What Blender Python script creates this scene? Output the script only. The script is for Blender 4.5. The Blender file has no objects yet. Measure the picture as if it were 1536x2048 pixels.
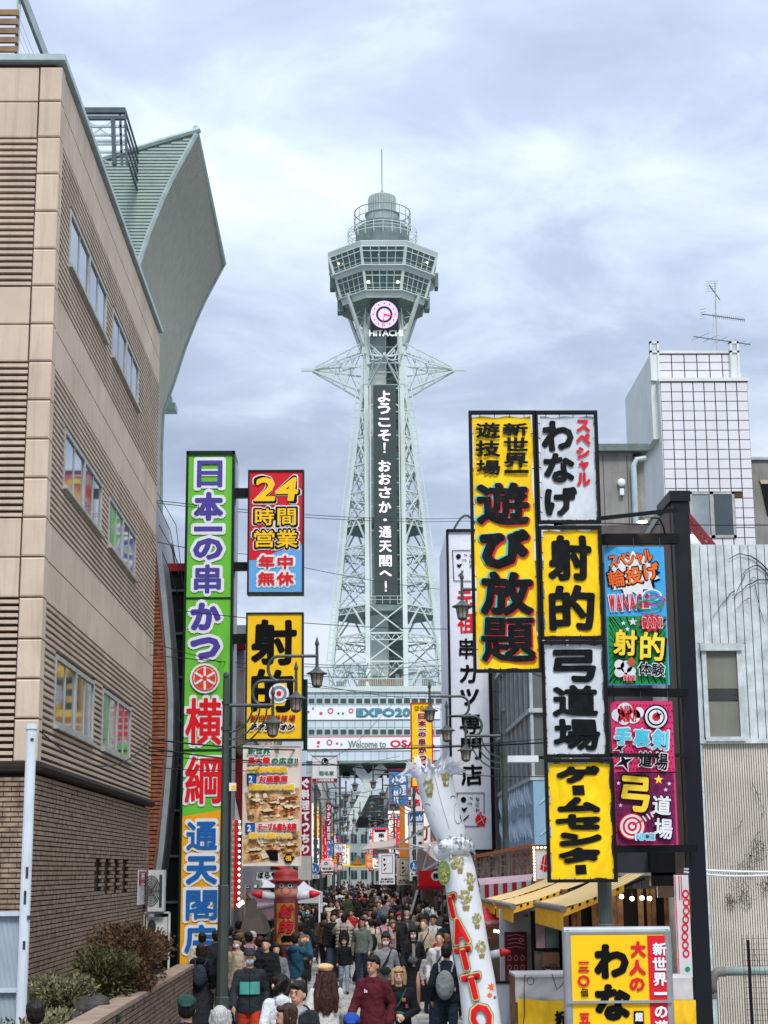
import bpy, math, random
import numpy as np
from mathutils import Vector, Matrix

RND = random.Random(11)
SC = bpy.context.scene
COL = SC.collection

# ------------------------------------------------------------------ camera
FOC = 3300.0
CAM_H = 2.85
ROLL = math.radians(-0.45)
_d = Matrix.Rotation(ROLL, 3, 'Z') @ Vector((-58.0, -717.0, -FOC))
PITCH = math.atan2(-_d.y, FOC)
YAW = -math.atan2(-_d.x, math.hypot(_d.y, FOC))
RCAM = Matrix.Rotation(YAW, 3, 'Z') @ Matrix.Rotation(math.pi / 2 + PITCH, 3, 'X') @ Matrix.Rotation(ROLL, 3, 'Z')
CAM = Vector((0, 0, CAM_H))
cd = bpy.data.cameras.new('camera')
cd.sensor_fit = 'VERTICAL'; cd.sensor_height = 36.0; cd.lens = FOC / 2048 * 36
cd.clip_start = 0.2; cd.clip_end = 6000
co = bpy.data.objects.new('camera', cd); COL.objects.link(co)
co.matrix_world = Matrix.Translation(CAM) @ RCAM.to_4x4()
SC.camera = co

# ------------------------------------------------------------------ sky, sun, exposure
SUN_EL, SUN_AZ = math.radians(50), math.radians(170)      # high, behind the camera and a little to the right
w = bpy.data.worlds.new('World'); SC.world = w; w.use_nodes = True
nt = w.node_tree; N = nt.nodes; L = nt.links; N.clear()
out = N.new('ShaderNodeOutputWorld')
sky = N.new('ShaderNodeTexSky'); sky.sky_type = 'NISHITA'; sky.sun_disc = False
sky.sun_elevation = SUN_EL; sky.sun_rotation = SUN_AZ; sky.altitude = 50; sky.dust_density = 2.0
bg1 = N.new('ShaderNodeBackground'); bg1.inputs[1].default_value = 0.10; L.new(sky.outputs[0], bg1.inputs[0])
tc = N.new('ShaderNodeTexCoord'); sx = N.new('ShaderNodeSeparateXYZ'); L.new(tc.outputs['Generated'], sx.inputs[0])
def mth(op, a, b=None, c=None):
    n = N.new('ShaderNodeMath'); n.operation = op
    for i, v in enumerate((a, b, c)):
        if v is None: continue
        if isinstance(v, (int, float)): n.inputs[i].default_value = v
        else: L.new(v, n.inputs[i])
    return n.outputs[0]
den = mth('ADD', mth('MAXIMUM', sx.outputs[2], 0.0), 0.22)
cx = N.new('ShaderNodeCombineXYZ'); L.new(mth('DIVIDE', sx.outputs[0], den), cx.inputs[0]); L.new(mth('DIVIDE', sx.outputs[1], den), cx.inputs[1])
def wnoise(sc, det, rough, off, dist=0.0):
    mp = N.new('ShaderNodeMapping'); mp.inputs['Location'].default_value = off; mp.inputs['Scale'].default_value = (sc, sc * 1.15, 1)
    mp.inputs['Rotation'].default_value = (0, 0, -0.5)
    L.new(cx.outputs[0], mp.inputs[0])
    n = N.new('ShaderNodeTexNoise'); n.inputs['Scale'].default_value = 1; n.inputs['Detail'].default_value = det
    n.inputs['Roughness'].default_value = rough; n.inputs['Distortion'].default_value = dist
    L.new(mp.outputs[0], n.inputs['Vector']); return n.outputs[0]
n1 = wnoise(1.25, 4, 0.45, (2.1, 7.2, 0), 0.35)
n2 = wnoise(4.2, 6, 0.58, (1.2, 4.0, 0), 0.4)
mixv = mth('ADD', mth('MULTIPLY', n1, 0.62), mth('MULTIPLY', n2, 0.38))
cr = N.new('ShaderNodeValToRGB'); L.new(mixv, cr.inputs[0])
cr.color_ramp.elements[0].position = 0.37; cr.color_ramp.elements[0].color = (0.46, 0.54, 0.70, 1)
cr.color_ramp.elements[1].position = 0.60; cr.color_ramp.elements[1].color = (0.96, 1.04, 1.16, 1)
e = cr.color_ramp.elements.new(0.46); e.color = (0.56, 0.66, 0.85, 1)
e = cr.color_ramp.elements.new(0.53); e.color = (0.76, 0.87, 1.06, 1)
bg2 = N.new('ShaderNodeBackground'); L.new(cr.outputs[0], bg2.inputs[0])
L.new(mth('MULTIPLY_ADD', mth('POWER', mth('MAXIMUM', sx.outputs[2], 0.0), 2.2), 1.2, 0.455), bg2.inputs[1])   # an overcast sky brightens towards the zenith
mx = N.new('ShaderNodeMixShader'); mx.inputs[0].default_value = 0.93
L.new(bg1.outputs[0], mx.inputs[1]); L.new(bg2.outputs[0], mx.inputs[2]); L.new(mx.outputs[0], out.inputs[0])

sd = bpy.data.lights.new('sun', 'SUN'); sd.energy = 1.5; sd.angle = math.radians(14); sd.color = (1.0, 0.96, 0.90)
so = bpy.data.objects.new('sun', sd); COL.objects.link(so)
_sdir = Vector((math.sin(SUN_AZ) * math.cos(SUN_EL), math.cos(SUN_AZ) * math.cos(SUN_EL), math.sin(SUN_EL)))
so.rotation_euler = _sdir.to_track_quat('Z', 'Y').to_euler(); so.location = (0, -20, 60)
SC.view_settings.view_transform = 'Standard'; SC.view_settings.look = 'None'
SC.view_settings.exposure = 0.86; SC.view_settings.gamma = 1.0; SC.view_settings.use_curve_mapping = False
SC.render.engine = 'CYCLES'
SC.cycles.max_bounces = 6; SC.cycles.transparent_max_bounces = 8
try: SC.cycles.use_denoising = True
except Exception: pass

# ------------------------------------------------------------------ where a thing seen in the photograph stands
def ray(px, py): return RCAM @ Vector((px - 768.0, 1024.0 - py, -FOC))
def P(px, py, y):                      # on the upright plane Y = y
    d = ray(px, py); return CAM + d * (y / d.y)
def PXP(px, py, x):                    # on the upright plane X = x
    d = ray(px, py); return CAM + d * (x / d.x)
def PZ(px, py, z=0.0):                 # on a level plane
    d = ray(px, py); return CAM + d * ((z - CAM_H) / d.z)
def RECT(x0, y0, x1, y1, d):           # upright rectangle facing the camera -> X0, X1, Z0, Z1
    my, mx_ = (y0 + y1) / 2, (x0 + x1) / 2
    return P(x0, my, d).x, P(x1, my, d).x, P(mx_, y1, d).z, P(mx_, y0, d).z

# ------------------------------------------------------------------ materials
def rgb(h):
    h = h.lstrip('#'); v = [int(h[i:i + 2], 16) / 255 for i in (0, 2, 4)]
    return tuple((c / 12.92 if c <= 0.04045 else ((c + 0.055) / 1.055) ** 2.4) for c in v)
MATS = {}
def M(key, col, rough=0.65, var=0.12, scale=3.0, bump=0.0, bscale=40.0, streak=0.0, metal=0.0, spec=0.25, emit=0.0, two=None, wr=0.0, trans=0.0):
    """painted or plain surface; var = mottling, streak = rain streaks, wr = cloth wrinkles"""
    if key in MATS: return MATS[key]
    if isinstance(col, str): col = rgb(col)
    m = bpy.data.materials.new(key); m.use_nodes = True; MATS[key] = m
    n, l = m.node_tree.nodes, m.node_tree.links; b = n['Principled BSDF']
    b.inputs['Roughness'].default_value = rough; b.inputs['Metallic'].default_value = metal
    b.inputs['Specular IOR Level'].default_value = spec
    b.inputs['Base Color'].default_value = (*col, 1)
    g = n.new('ShaderNodeNewGeometry'); cur = None
    def mix(a, bcol, fac, mode='MIX'):
        x = n.new('ShaderNodeMix'); x.data_type = 'RGBA'; x.blend_type = mode
        if isinstance(a, tuple): x.inputs[6].default_value = (*a, 1)
        else: l.new(a, x.inputs[6])
        if isinstance(bcol, tuple): x.inputs[7].default_value = (*bcol, 1)
        else: l.new(bcol, x.inputs[7])
        if isinstance(fac, float): x.inputs[0].default_value = fac
        else: l.new(fac, x.inputs[0])
        return x.outputs[2]
    def noise(sc, det=4, vec=None, rough_=0.55):
        x = n.new('ShaderNodeTexNoise'); x.inputs['Scale'].default_value = sc; x.inputs['Detail'].default_value = det
        x.inputs['Roughness'].default_value = rough_; l.new(vec if vec else g.outputs['Position'], x.inputs['Vector']); return x.outputs[0]
    def ramp(f, a, b_):
        x = n.new('ShaderNodeMapRange'); x.inputs[1].default_value = a; x.inputs[2].default_value = b_; l.new(f, x.inputs[0]); return x.outputs[0]
    cur = col
    if var > 0:
        dk = tuple(c * (1 - var * 1.6) for c in col); lt = two if two else tuple(min(1, c * (1 + var)) for c in col)
        cur = mix(dk, lt, ramp(noise(scale), 0.3, 0.68))
    if streak > 0:
        mp = n.new('ShaderNodeMapping'); mp.inputs['Scale'].default_value = (5.0, 5.0, 0.35); l.new(g.outputs['Position'], mp.inputs[0])
        f = ramp(noise(1.6, 5, mp.outputs[0], 0.65), 0.50, 0.78)
        x = n.new('ShaderNodeMath'); x.operation = 'MULTIPLY'; x.inputs[1].default_value = streak; l.new(f, x.inputs[0])
        cur = mix(cur, tuple(c * 0.42 * k for c, k in zip(col, (1.0, 0.98, 0.9))), x.outputs[0])
    if not isinstance(cur, tuple): l.new(cur, b.inputs['Base Color'])
    if bump > 0 or wr > 0:
        bp = n.new('ShaderNodeBump'); bp.inputs['Strength'].default_value = max(bump, wr)
        if wr > 0:
            mp = n.new('ShaderNodeMapping'); mp.inputs['Rotation'].default_value = (0, 0.55, 0); mp.inputs['Scale'].default_value = (2.6, 1, 1.1)
            l.new(g.outputs['Position'], mp.inputs[0]); l.new(noise(1.7, 2, mp.outputs[0]), bp.inputs['Height']); bp.inputs['Distance'].default_value = 0.12
        else:
            l.new(noise(bscale, 3), bp.inputs['Height']); bp.inputs['Distance'].default_value = 0.02
        l.new(bp.outputs[0], b.inputs['Normal'])
    if emit > 0:
        b.inputs['Emission Strength'].default_value = emit
        b.inputs['Emission Color'].default_value = (*col, 1)
    if trans > 0: b.inputs['Transmission Weight'].default_value = trans
    return m
def M_obj(key, rough=0.8, bscale=60.0, bump=0.25, stretch=1.0, var=0.25):
    """dyed surface whose colour is the object's own colour (clothes, hair, skin)"""
    if key in MATS: return MATS[key]
    m = bpy.data.materials.new(key); m.use_nodes = True; MATS[key] = m
    n, l = m.node_tree.nodes, m.node_tree.links; b = n['Principled BSDF']; b.inputs['Roughness'].default_value = rough
    b.inputs['Specular IOR Level'].default_value = 0.25
    oi = n.new('ShaderNodeObjectInfo'); tcx = n.new('ShaderNodeTexCoord')
    mp = n.new('ShaderNodeMapping'); mp.inputs['Scale'].default_value = (1, 1, 1 / stretch); l.new(tcx.outputs['Object'], mp.inputs[0])
    x = n.new('ShaderNodeTexNoise'); x.inputs['Scale'].default_value = bscale; x.inputs['Detail'].default_value = 4; l.new(mp.outputs[0], x.inputs['Vector'])
    mr = n.new('ShaderNodeMapRange'); mr.inputs[1].default_value = 0.3; mr.inputs[2].default_value = 0.7
    mr.inputs[3].default_value = 1 - var; mr.inputs[4].default_value = 1 + var; l.new(x.outputs[0], mr.inputs[0])
    v = n.new('ShaderNodeVectorMath'); v.operation = 'SCALE'; l.new(oi.outputs['Color'], v.inputs[0]); l.new(mr.outputs[0], v.inputs['Scale'])
    l.new(v.outputs[0], b.inputs['Base Color'])
    y = n.new('ShaderNodeTexNoise'); y.inputs['Scale'].default_value = bscale * 0.16; y.inputs['Detail'].default_value = 3; l.new(mp.outputs[0], y.inputs['Vector'])
    bp = n.new('ShaderNodeBump'); bp.inputs['Strength'].default_value = bump; bp.inputs['Distance'].default_value = 0.05
    l.new(y.outputs[0], bp.inputs['Height']); l.new(bp.outputs[0], b.inputs['Normal'])
    return m
def M_glass(key, col, rough=0.08, spec=0.9):
    if key in MATS: return MATS[key]
    m = M(key, col, rough=rough, var=0.25, scale=0.8, spec=spec); return m

# ------------------------------------------------------------------ mesh building
ORG = {}
class MB:
    def __init__(s): s.v = []; s.f = []
    def add(s, vs, fs):
        k = len(s.v); s.v.extend([tuple(p) for p in vs]); s.f.extend([tuple(i + k for i in f) for f in fs]); return s
    def box(s, x0, x1, y0, y1, z0, z1):
        x0, x1 = min(x0, x1), max(x0, x1); y0, y1 = min(y0, y1), max(y0, y1); z0, z1 = min(z0, z1), max(z0, z1)
        return s.add([(x0, y0, z0), (x1, y0, z0), (x1, y1, z0), (x0, y1, z0), (x0, y0, z1), (x1, y0, z1), (x1, y1, z1), (x0, y1, z1)],
              [(0, 3, 2, 1), (4, 5, 6, 7), (0, 1, 5, 4), (1, 2, 6, 5), (2, 3, 7, 6), (3, 0, 4, 7)])
    def quad(s, a, b, c, d): return s.add([a, b, c, d], [(0, 1, 2, 3)])
    def bar(s, a, b, w, h=None):
        a, b = Vector(a), Vector(b); h = h or w; d = (b - a)
        if d.length < 1e-6: return s
        d.normalize(); up = Vector((0, 0, 1)) if abs(d.z) < 0.95 else Vector((0, 1, 0))
        r = d.cross(up).normalized() * (w / 2); u = r.cross(d).normalized() * (h / 2)
        return s.add([a - r - u, a + r - u, a + r + u, a - r + u, b - r - u, b + r - u, b + r + u, b - r + u],
              [(0, 1, 2, 3), (4, 7, 6, 5), (0, 4, 5, 1), (1, 5, 6, 2), (2, 6, 7, 3), (3, 7, 4, 0)])
    def tube(s, pts, rad, n=8, cap=True, sx_=1.0):
        pts = [Vector(p) for p in pts]; m = len(pts)
        if isinstance(rad, (int, float)): rad = [rad] * m
        k = len(s.v); prev = None
        for i in range(m):
            d = (pts[min(i + 1, m - 1)] - pts[max(i - 1, 0)])
            d = d.normalized() if d.length > 1e-9 else Vector((0, 0, 1))
            if prev is None:
                up = Vector((0, 0, 1)) if abs(d.z) < 0.9 else Vector((0, 1, 0)); r = d.cross(up).normalized()
            else:
                r = (prev - d * prev.dot(d)).normalized()
            prev = r; u = r.cross(d).normalized()
            for j in range(n):
                a = 2 * math.pi * j / n; s.v.append(tuple(pts[i] + (r * math.cos(a) * sx_ + u * math.sin(a)) * rad[i]))
        for i in range(m - 1):
            for j in range(n):
                a = k + i * n + j; b = k + i * n + (j + 1) % n; s.f.append((a, b, b + n, a + n))
        if cap:
            s.f.append(tuple(k + j for j in range(n))[::-1]); s.f.append(tuple(k + (m - 1) * n + j for j in range(n)))
        return s
    def lathe(s, cx, cy, prof, n=24, squash=1.0):
        k = len(s.v); m = len(prof)
        for r, z in prof:
            for j in range(n):
                a = 2 * math.pi * j / n; s.v.append((cx + r * math.cos(a), cy + r * math.sin(a) * squash, z))
        for i in range(m - 1):
            for j in range(n):
                a = k + i * n + j; b = k + i * n + (j + 1) % n; s.f.append((a, b, b + n, a + n))
        s.f.append(tuple(k + j for j in range(n))[::-1]); s.f.append(tuple(k + (m - 1) * n + j for j in range(n)))
        return s
    def prism(s, pts, y0, y1):             # outline in X,Z pushed along Y
        n = len(pts); k = len(s.v)
        for y in (y0, y1):
            for x, z in pts: s.v.append((x, y, z))
        s.f.append(tuple(k + i for i in range(n))); s.f.append(tuple(k + n + i for i in range(n))[::-1])
        for i in range(n): s.f.append((k + i, k + n + i, k + n + (i + 1) % n, k + (i + 1) % n))
        return s
    def ell(s, c, r, n=12, m=8, rot=None):
        if isinstance(r, (int, float)): r = (r, r, r)
        k = len(s.v); c = Vector(c)
        for i in range(m + 1):
            t = math.pi * (i / m) if 0 < i < m else (0.02 if i == 0 else math.pi - 0.02)
            for j in range(n):
                a = 2 * math.pi * j / n; p = Vector((r[0] * math.sin(t) * math.cos(a), r[1] * math.sin(t) * math.sin(a), r[2] * math.cos(t)))
                if rot: p = rot @ p
                s.v.append(tuple(c + p))
        for i in range(m):
            for j in range(n):
                a = k + i * n + j; b = k + i * n + (j + 1) % n; s.f.append((a, a + n, b + n, b))
        s.f.append(tuple(k + j for j in range(n))); s.f.append(tuple(k + m * n + j for j in range(n))[::-1])
        return s
    def mesh(s, name, mat, org=(0, 0, 0), smooth=False):
        me = bpy.data.meshes.new(name); o = Vector(org)
        me.from_pydata([(p[0] - o.x, p[1] - o.y, p[2] - o.z) for p in s.v], [], s.f)
        if mat: me.materials.append(mat)
        if smooth: me.polygons.foreach_set('use_smooth', [True] * len(me.polygons))
        me.update(); return me
    def build(s, name, mat, parent=None, smooth=False, kind=None, label=None):
        if not s.v: return None
        if parent is None:
            a = np.array(s.v); org = Vector((float(a[:, 0].mean()), float(a[:, 1].mean()), float(a[:, 2].min())))
        else: org = ORG[parent.name]
        ob = bpy.data.objects.new(name, s.mesh(name, mat, org, smooth)); COL.objects.link(ob)
        if parent is None: ob.location = org
        else: ob.parent = parent
        ORG[ob.name] = org
        if kind: ob['kind'] = kind
        if label: ob['label'] = label
        return ob
def tag(o, label, cat, group=None):
    o['label'] = label; o['category'] = cat
    if group: o['group'] = group
    return o
def thing(name, label, cat, loc=(0, 0, 0), group=None):
    o = bpy.data.objects.new(name, None); COL.objects.link(o); o.location = loc; o.empty_display_size = 0.2
    ORG[o.name] = Vector(loc); return tag(o, label, cat, group)
def inst(name, me, parent, loc, scale=None, rot=None):   # one more piece sharing mesh data
    o = bpy.data.objects.new(name, me); COL.objects.link(o); o.parent = parent
    o.location = Vector(loc) - ORG[parent.name]
    if scale: o.scale = scale
    if rot: o.rotation_euler = rot
    ORG[o.name] = ORG[parent.name]; return o
def box_part(name, x0, x1, y0, y1, z0, z1, mat, parent, **k): return MB().box(x0, x1, y0, y1, z0, z1).build(name, mat, parent, **k)
UNIT = {}
def unit_box(mat, bev=0.04):
    """a 1 x 1 x 1 block with softened front edges, shared by all alike pieces"""
    if mat.name in UNIT: return UNIT[mat.name]
    mb = MB(); b = bev
    mb.add([(-.5, -.5 + b, -.5), (.5, -.5 + b, -.5), (.5, .5, -.5), (-.5, .5, -.5), (-.5, -.5 + b, .5), (.5, -.5 + b, .5), (.5, .5, .5), (-.5, .5, .5),
            (-.5 + b, -.5, -.5 + b), (.5 - b, -.5, -.5 + b), (.5 - b, -.5, .5 - b), (-.5 + b, -.5, .5 - b)],
           [(0, 3, 2, 1), (4, 5, 6, 7), (1, 2, 6, 5), (2, 3, 7, 6), (3, 0, 4, 7), (0, 1, 9, 8), (1, 5, 10, 9), (5, 4, 11, 10), (4, 0, 8, 11), (8, 9, 10, 11)])
    UNIT[mat.name] = mb.mesh('piece', mat); return UNIT[mat.name]
def piece(name, x0, x1, y0, y1, z0, z1, mat, parent, rot=None):
    return inst(name, unit_box(mat), parent, ((x0 + x1) / 2, (y0 + y1) / 2, (z0 + z1) / 2), (abs(x1 - x0), abs(y1 - y0), abs(z1 - z0)), rot)

# ------------------------------------------------------------------ lettering
GL = {}; DENS = {}
def glyph(ch, res=2):
    k = (ch, res)
    if k in GL: return GL[k]
    cu = bpy.data.curves.new('g', 'FONT'); cu.body = ch; cu.resolution_u = res; cu.size = 1
    ob = bpy.data.objects.new('g', cu); me = bpy.data.meshes.new_from_object(ob)
    v = np.array([(p.co.x, p.co.y) for p in me.vertices]) if len(me.vertices) else np.zeros((0, 2))
    f = [tuple(p.vertices) for p in me.polygons]
    bpy.data.objects.remove(ob); bpy.data.curves.remove(cu); bpy.data.meshes.remove(me)
    if len(v):
        lo, hi = v.min(0), v.max(0); wdt = hi - lo
    else: lo, wdt = np.zeros(2), np.ones(2)
    ar = 0.0
    for p in f:
        q = v[list(p)]; ar += abs(np.dot(q[:, 0], np.roll(q[:, 1], 1)) - np.dot(q[:, 1], np.roll(q[:, 0], 1))) / 2
    DENS[ch] = ar / max(1e-6, wdt[0] * wdt[1]) if len(v) else 0
    GL[k] = (v, f, lo, wdt); return GL[k]
def put(mb, txt, cx_, cz, w_, h_, y, bold=0.0, rot=0.0, copies=8, wob=0.0, shear=0.0, jit=0.0025, asp=1.0, dx=0.0, dz=0.0, yoff=None, res=2, fit=True, bold_auto=True):
    """text fitted into w_ x h_ centred at (cx_, cz) on plane Y=y facing -Y; bold = stroke growth in metres"""
    v, f, lo, wd = glyph(txt, res)
    if not len(v): return
    bold *= max(.42, min(1.0, 1.5 - 2.4 * DENS[txt])) if bold_auto else 1
    q = (v - lo) / np.maximum(wd, 1e-6) - 0.5
    W, H = max(w_ - 2 * bold, 0.2 * w_), max(h_ - 2 * bold, 0.12 * h_)
    if not fit:
        sc = min(W / wd[0], H / wd[1]); W, H = wd[0] * sc, wd[1] * sc
    q = q * np.array([W, H])
    if wob > 0:
        q[:, 0] += wob * W * np.sin(q[:, 1] / H * 7 + cz * 3); q[:, 1] += wob * H * np.sin(q[:, 0] / W * 6 + cx_ * 5 + 1)
    if shear: q[:, 0] += shear * q[:, 1]
    c, s_ = math.cos(rot), math.sin(rot)
    q = q @ np.array([[c, s_], [-s_, c]])
    offs = [(0, 0)]
    if bold > 0: offs += [(bold * asp * math.cos(2 * math.pi * i / copies), bold * math.sin(2 * math.pi * i / copies)) for i in range(copies)]
    if bold > 0 and min(wd) * 0 + bold > 0.05 * max(W, H): offs += [(bold * .5 * math.cos(2 * math.pi * i / 5), bold * .5 * math.sin(2 * math.pi * i / 5)) for i in range(5)]
    for i, (ox, oz) in enumerate(offs):
        yy = y - jit * i / max(1, len(offs))
        mb.add([(cx_ + a + ox + dx, (yy if yoff is None else yy + yoff(cx_ + a, cz + b)), cz + b + oz + dz) for a, b in q], f)
class Lay:
    """layers of print on one board: each colour becomes one mesh, later colours lie in front"""
    def __init__(s, d, parent, y, step=0.005, names=('lettering',)):
        s.d, s.parent, s.y, s.step, s.k = d, parent, y, step, 0
    def layer(s, name, mat, fn):
        mb = MB(); s.k += 1; fn(mb, s.y - s.k * s.step); mb.build(name, mat, s.parent)
def pr(mb, txt, r, d, y, bold_px=0.0, **k):       # text into a photograph rectangle (x0,y0,x1,y1) at distance d
    X0, X1, Z0, Z1 = RECT(*r, d); s_ = d / 3377.0
    put(mb, txt, (X0 + X1) / 2, (Z0 + Z1) / 2, X1 - X0, Z1 - Z0, y, bold=bold_px * s_, **k)
def prs(mb, items, d, y, bold_px, **k):
    for txt, r in items: pr(mb, txt, r, d, y, bold_px, **k)
def grow(items, g): return [(t, (r[0] - g, r[1] - g, r[2] + g, r[3] + g)) for t, r in items]
def vcol(s, x0, x1, y0, y1, gap=0.08):            # characters one below another
    n = len(s); h = (y1 - y0) / n
    return [(c, (x0, y0 + i * h + h * gap / 2, x1, y0 + (i + 1) * h - h * gap / 2)) for i, c in enumerate(s)]
def rectpx(mb, r, d, y):
    X0, X1, Z0, Z1 = RECT(*r, d); mb.quad((X0, y, Z0), (X1, y, Z0), (X1, y, Z1), (X0, y, Z1))
def polypx(mb, pts, d, y):
    vs = [P(a, b, d) for a, b in pts]; mb.add([(v.x, y, v.z) for v in vs], [tuple(range(len(vs)))[::-1]])
def discpx(mb, cx_, cy, r, d, y, r_in=0.0, n=28, ry=None, a0=0.0, a1=2 * math.pi):
    ry = ry or r; full = abs(a1 - a0 - 2 * math.pi) < 1e-6; m = n if full else n + 1
    o = [P(cx_ + r * math.cos(a0 + (a1 - a0) * i / n), cy - ry * math.sin(a0 + (a1 - a0) * i / n), d) for i in range(m)]
    if r_in <= 0: mb.add([(v.x, y, v.z) for v in o], [tuple(range(m))]); return
    k = r_in / r
    q = [P(cx_ + r_in * math.cos(a0 + (a1 - a0) * i / n), cy - ry * k * math.sin(a0 + (a1 - a0) * i / n), d) for i in range(m)]
    mb.add([(v.x, y, v.z) for v in o] + [(v.x, y, v.z) for v in q], [(i, (i + 1) % m, m + (i + 1) % m, m + i) for i in range(m if full else n)])
def starpx(mb, cx_, cy, r, d, y, n=5, k=0.42, rot=0.0, ry=None):
    ry = ry or r; pts = []
    for i in range(2 * n):
        a = math.pi / 2 + math.pi * i / n + rot; q = 1 if i % 2 == 0 else k
        pts.append(P(cx_ + r * q * math.cos(a), cy - ry * q * math.sin(a), d))
    c = P(cx_, cy, d)
    mb.add([(v.x, y, v.z) for v in pts] + [(c.x, y, c.z)], [(i, (i + 1) % (2 * n), 2 * n) for i in range(2 * n)])
def linepx(mb, pts, wpx, d, y):
    s_ = d / 3377.0
    for (a, b) in zip(pts[:-1], pts[1:]):
        p, q = P(*a, d), P(*b, d); v = Vector((q.x - p.x, 0, q.z - p.z))
        if v.length < 1e-6: continue
        v.normalize(); o = Vector((-v.z, 0, v.x)) * wpx * s_ / 2; e = v * wpx * s_ * 0.3
        mb.add([(p.x - e.x + o.x, y, p.z - e.z + o.z), (p.x - e.x - o.x, y, p.z - e.z - o.z), (q.x + e.x - o.x, y, q.z + e.z - o.z), (q.x + e.x + o.x, y, q.z + e.z + o.z)], [(0, 1, 2, 3)])
# ================================================================== GROUND
m_pave = M('paving', '#8f8d8a', rough=0.85, var=0.16, scale=2.2, streak=0.0, bump=0.15, bscale=30)
MB().box(-1500, 1500, -60, 3500, -0.5, -0.01).build('ground', M('city_ground', '#6f6e6c', rough=0.9), None, kind='structure')
MB().box(-9, 9, -10, 330, -0.009, 0.0).build('street', m_pave, None, kind='structure')
mb = MB()
for i in range(56):                                   # flush stone setts crossing the lane, recessed joints
    y0 = 16 + i * 1.2
    for j in range(14):
        x0 = -4.2 + j * 0.6
        mb.box(x0 + .008, x0 + .592, y0 + .008, y0 + .592, 0.0, 0.012); mb.box(x0 + .008, x0 + .592, y0 + .608, y0 + 1.192, 0.0, 0.012)
mb.build('pavement', M('paving_slab', '#a09c97', rough=0.8, var=0.22, scale=1.3, bump=0.2, bscale=25), None, kind='structure')

# ================================================================== TAN BUILDING, NEAR LEFT
m_tan = M('tan_panel', '#c6b39e', rough=0.75, var=0.09, scale=0.9, streak=0.5, bump=0.12, bscale=18)
m_tan_side = m_tan
m_rib = M('tan_rib', '#bdaa97', rough=0.7, var=0.1, scale=1.2, streak=0.35)
m_groove = M('groove_brown', '#4a3c33', rough=0.85)
m_brick = M('tan_brick', '#86705f', rough=0.85, var=0.28, scale=6.0, bump=0.3, bscale=60, two=rgb('#a28c77'))
m_mort = M('mortar_dark', '#2d2521', rough=0.95)
m_cap = M('cap_metal', '#a9bcbd', rough=0.45, streak=0.3)
m_alu = M('window_aluminium', '#a5a7a0', rough=0.45, streak=0.25)
m_glass = M_glass('window_glass', '#2c3b42', rough=0.04, spec=1.0)
m_dark = M('dark_gap', '#0e0f10', rough=0.8)
XW = -4.5
YN = PXP(71, 1557, XW).y; YF = PXP(300, 1610, XW).y
def zc(y): return P(125 - (y - 123) * 0.0395, y, YN).z
ZL = [zc(v) for v in (133, 202, 274, 347, 422, 497, 571, 647, 722, 799, 877, 955, 1034, 1113, 1194, 1277, 1357, 1437, 1525)]
tb = thing('tan_building', 'tan panelled building with ribbed bands, long windows and brown brick base', 'building', (XW - 2.5, YN, 0))
ztop = zc(123)
box_part('wall_core', -11, XW - 0.10, YN + 0.10, YF - 0.02, 0, ztop - 0.02, m_groove, tb)
FL, SL = 0.34, 0.0                                     # corner strip widths
flat = [(0, 1), (1, 2), (6, 7), (7, 8), (12, 13), (13, 14)]
for a, b in flat:                                      # smooth panels
    z1, z0 = ZL[a], ZL[b]
    for k in range(4): piece('panel', XW - FL - 1.55 * (k + 1) + .012, XW - FL - 1.55 * k - .012, YN + .02, YN + .12, z0 + .012, z1 - .012, m_tan, tb)
    n = 8; st = (YF - YN - .30) / n
    for k in range(n): piece('panel', XW - .12, XW - .004, YN + .30 + st * k + .006, YN + .30 + st * (k + 1) - .006, z0 + .012, z1 - .012, m_tan, tb)
for a in range(18):                                    # corner strip
    piece('corner_panel', XW - FL + .015, XW + .012, YN, YN + .29, ZL[a + 1] + .012, ZL[a] - .012, m_tan, tb)
WIN = [((141, 419), (137, 528), (214, 575)), ((226, 612), (225, 712), (278, 727)),
       ((130, 859), (128, 971), (205, 959)), ((219, 987), (216, 1090), (272, 1065)),
       ((112, 1306), (110, 1451), (189, 1359)), ((206, 1377), (205, 1496), (262, 1419))]
wins = []
for (tl, bl, tr) in WIN:
    a, b, c = PXP(*tl, XW), PXP(*bl, XW), PXP(*tr, XW); wins.append((a.y, c.y, b.z, a.z))
for r in range(3):                                     # same sill and head for both windows of a row
    z0 = (wins[2 * r][2] + wins[2 * r + 1][2]) / 2; z1 = (wins[2 * r][3] + wins[2 * r + 1][3]) / 2
    for k in (0, 1): wins[2 * r + k] = (wins[2 * r + k][0], wins[2 * r + k][1], z0, z1)
for r, (a, b) in enumerate(((2, 6), (8, 12), (14, 18))):
    z1, z0 = ZL[a], ZL[b]; n = 24; p_ = (z1 - z0) / n
    for i in range(n):
        za = z0 + p_ * i + p_ * .12; zb = za + p_ * .52
        piece('rib', -10.9, XW - FL, YN - 0.0, YN + .11, za, zb, m_rib, tb)
        segs = [(YN + .29, YF)]
        for (y0, y1, w0, w1) in wins[2 * r:2 * r + 2]:
            if zb > w0 - .03 and za < w1 + .03:
                segs = [q for s_ in segs for q in ((s_[0], min(s_[1], y0 - .04)), (max(s_[0], y1 + .04), s_[1])) if q[1] - q[0] > .05]
        for y0, y1 in segs: piece('rib', XW - .11, XW + .005, y0, y1, za, zb, m_rib, tb)
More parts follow.
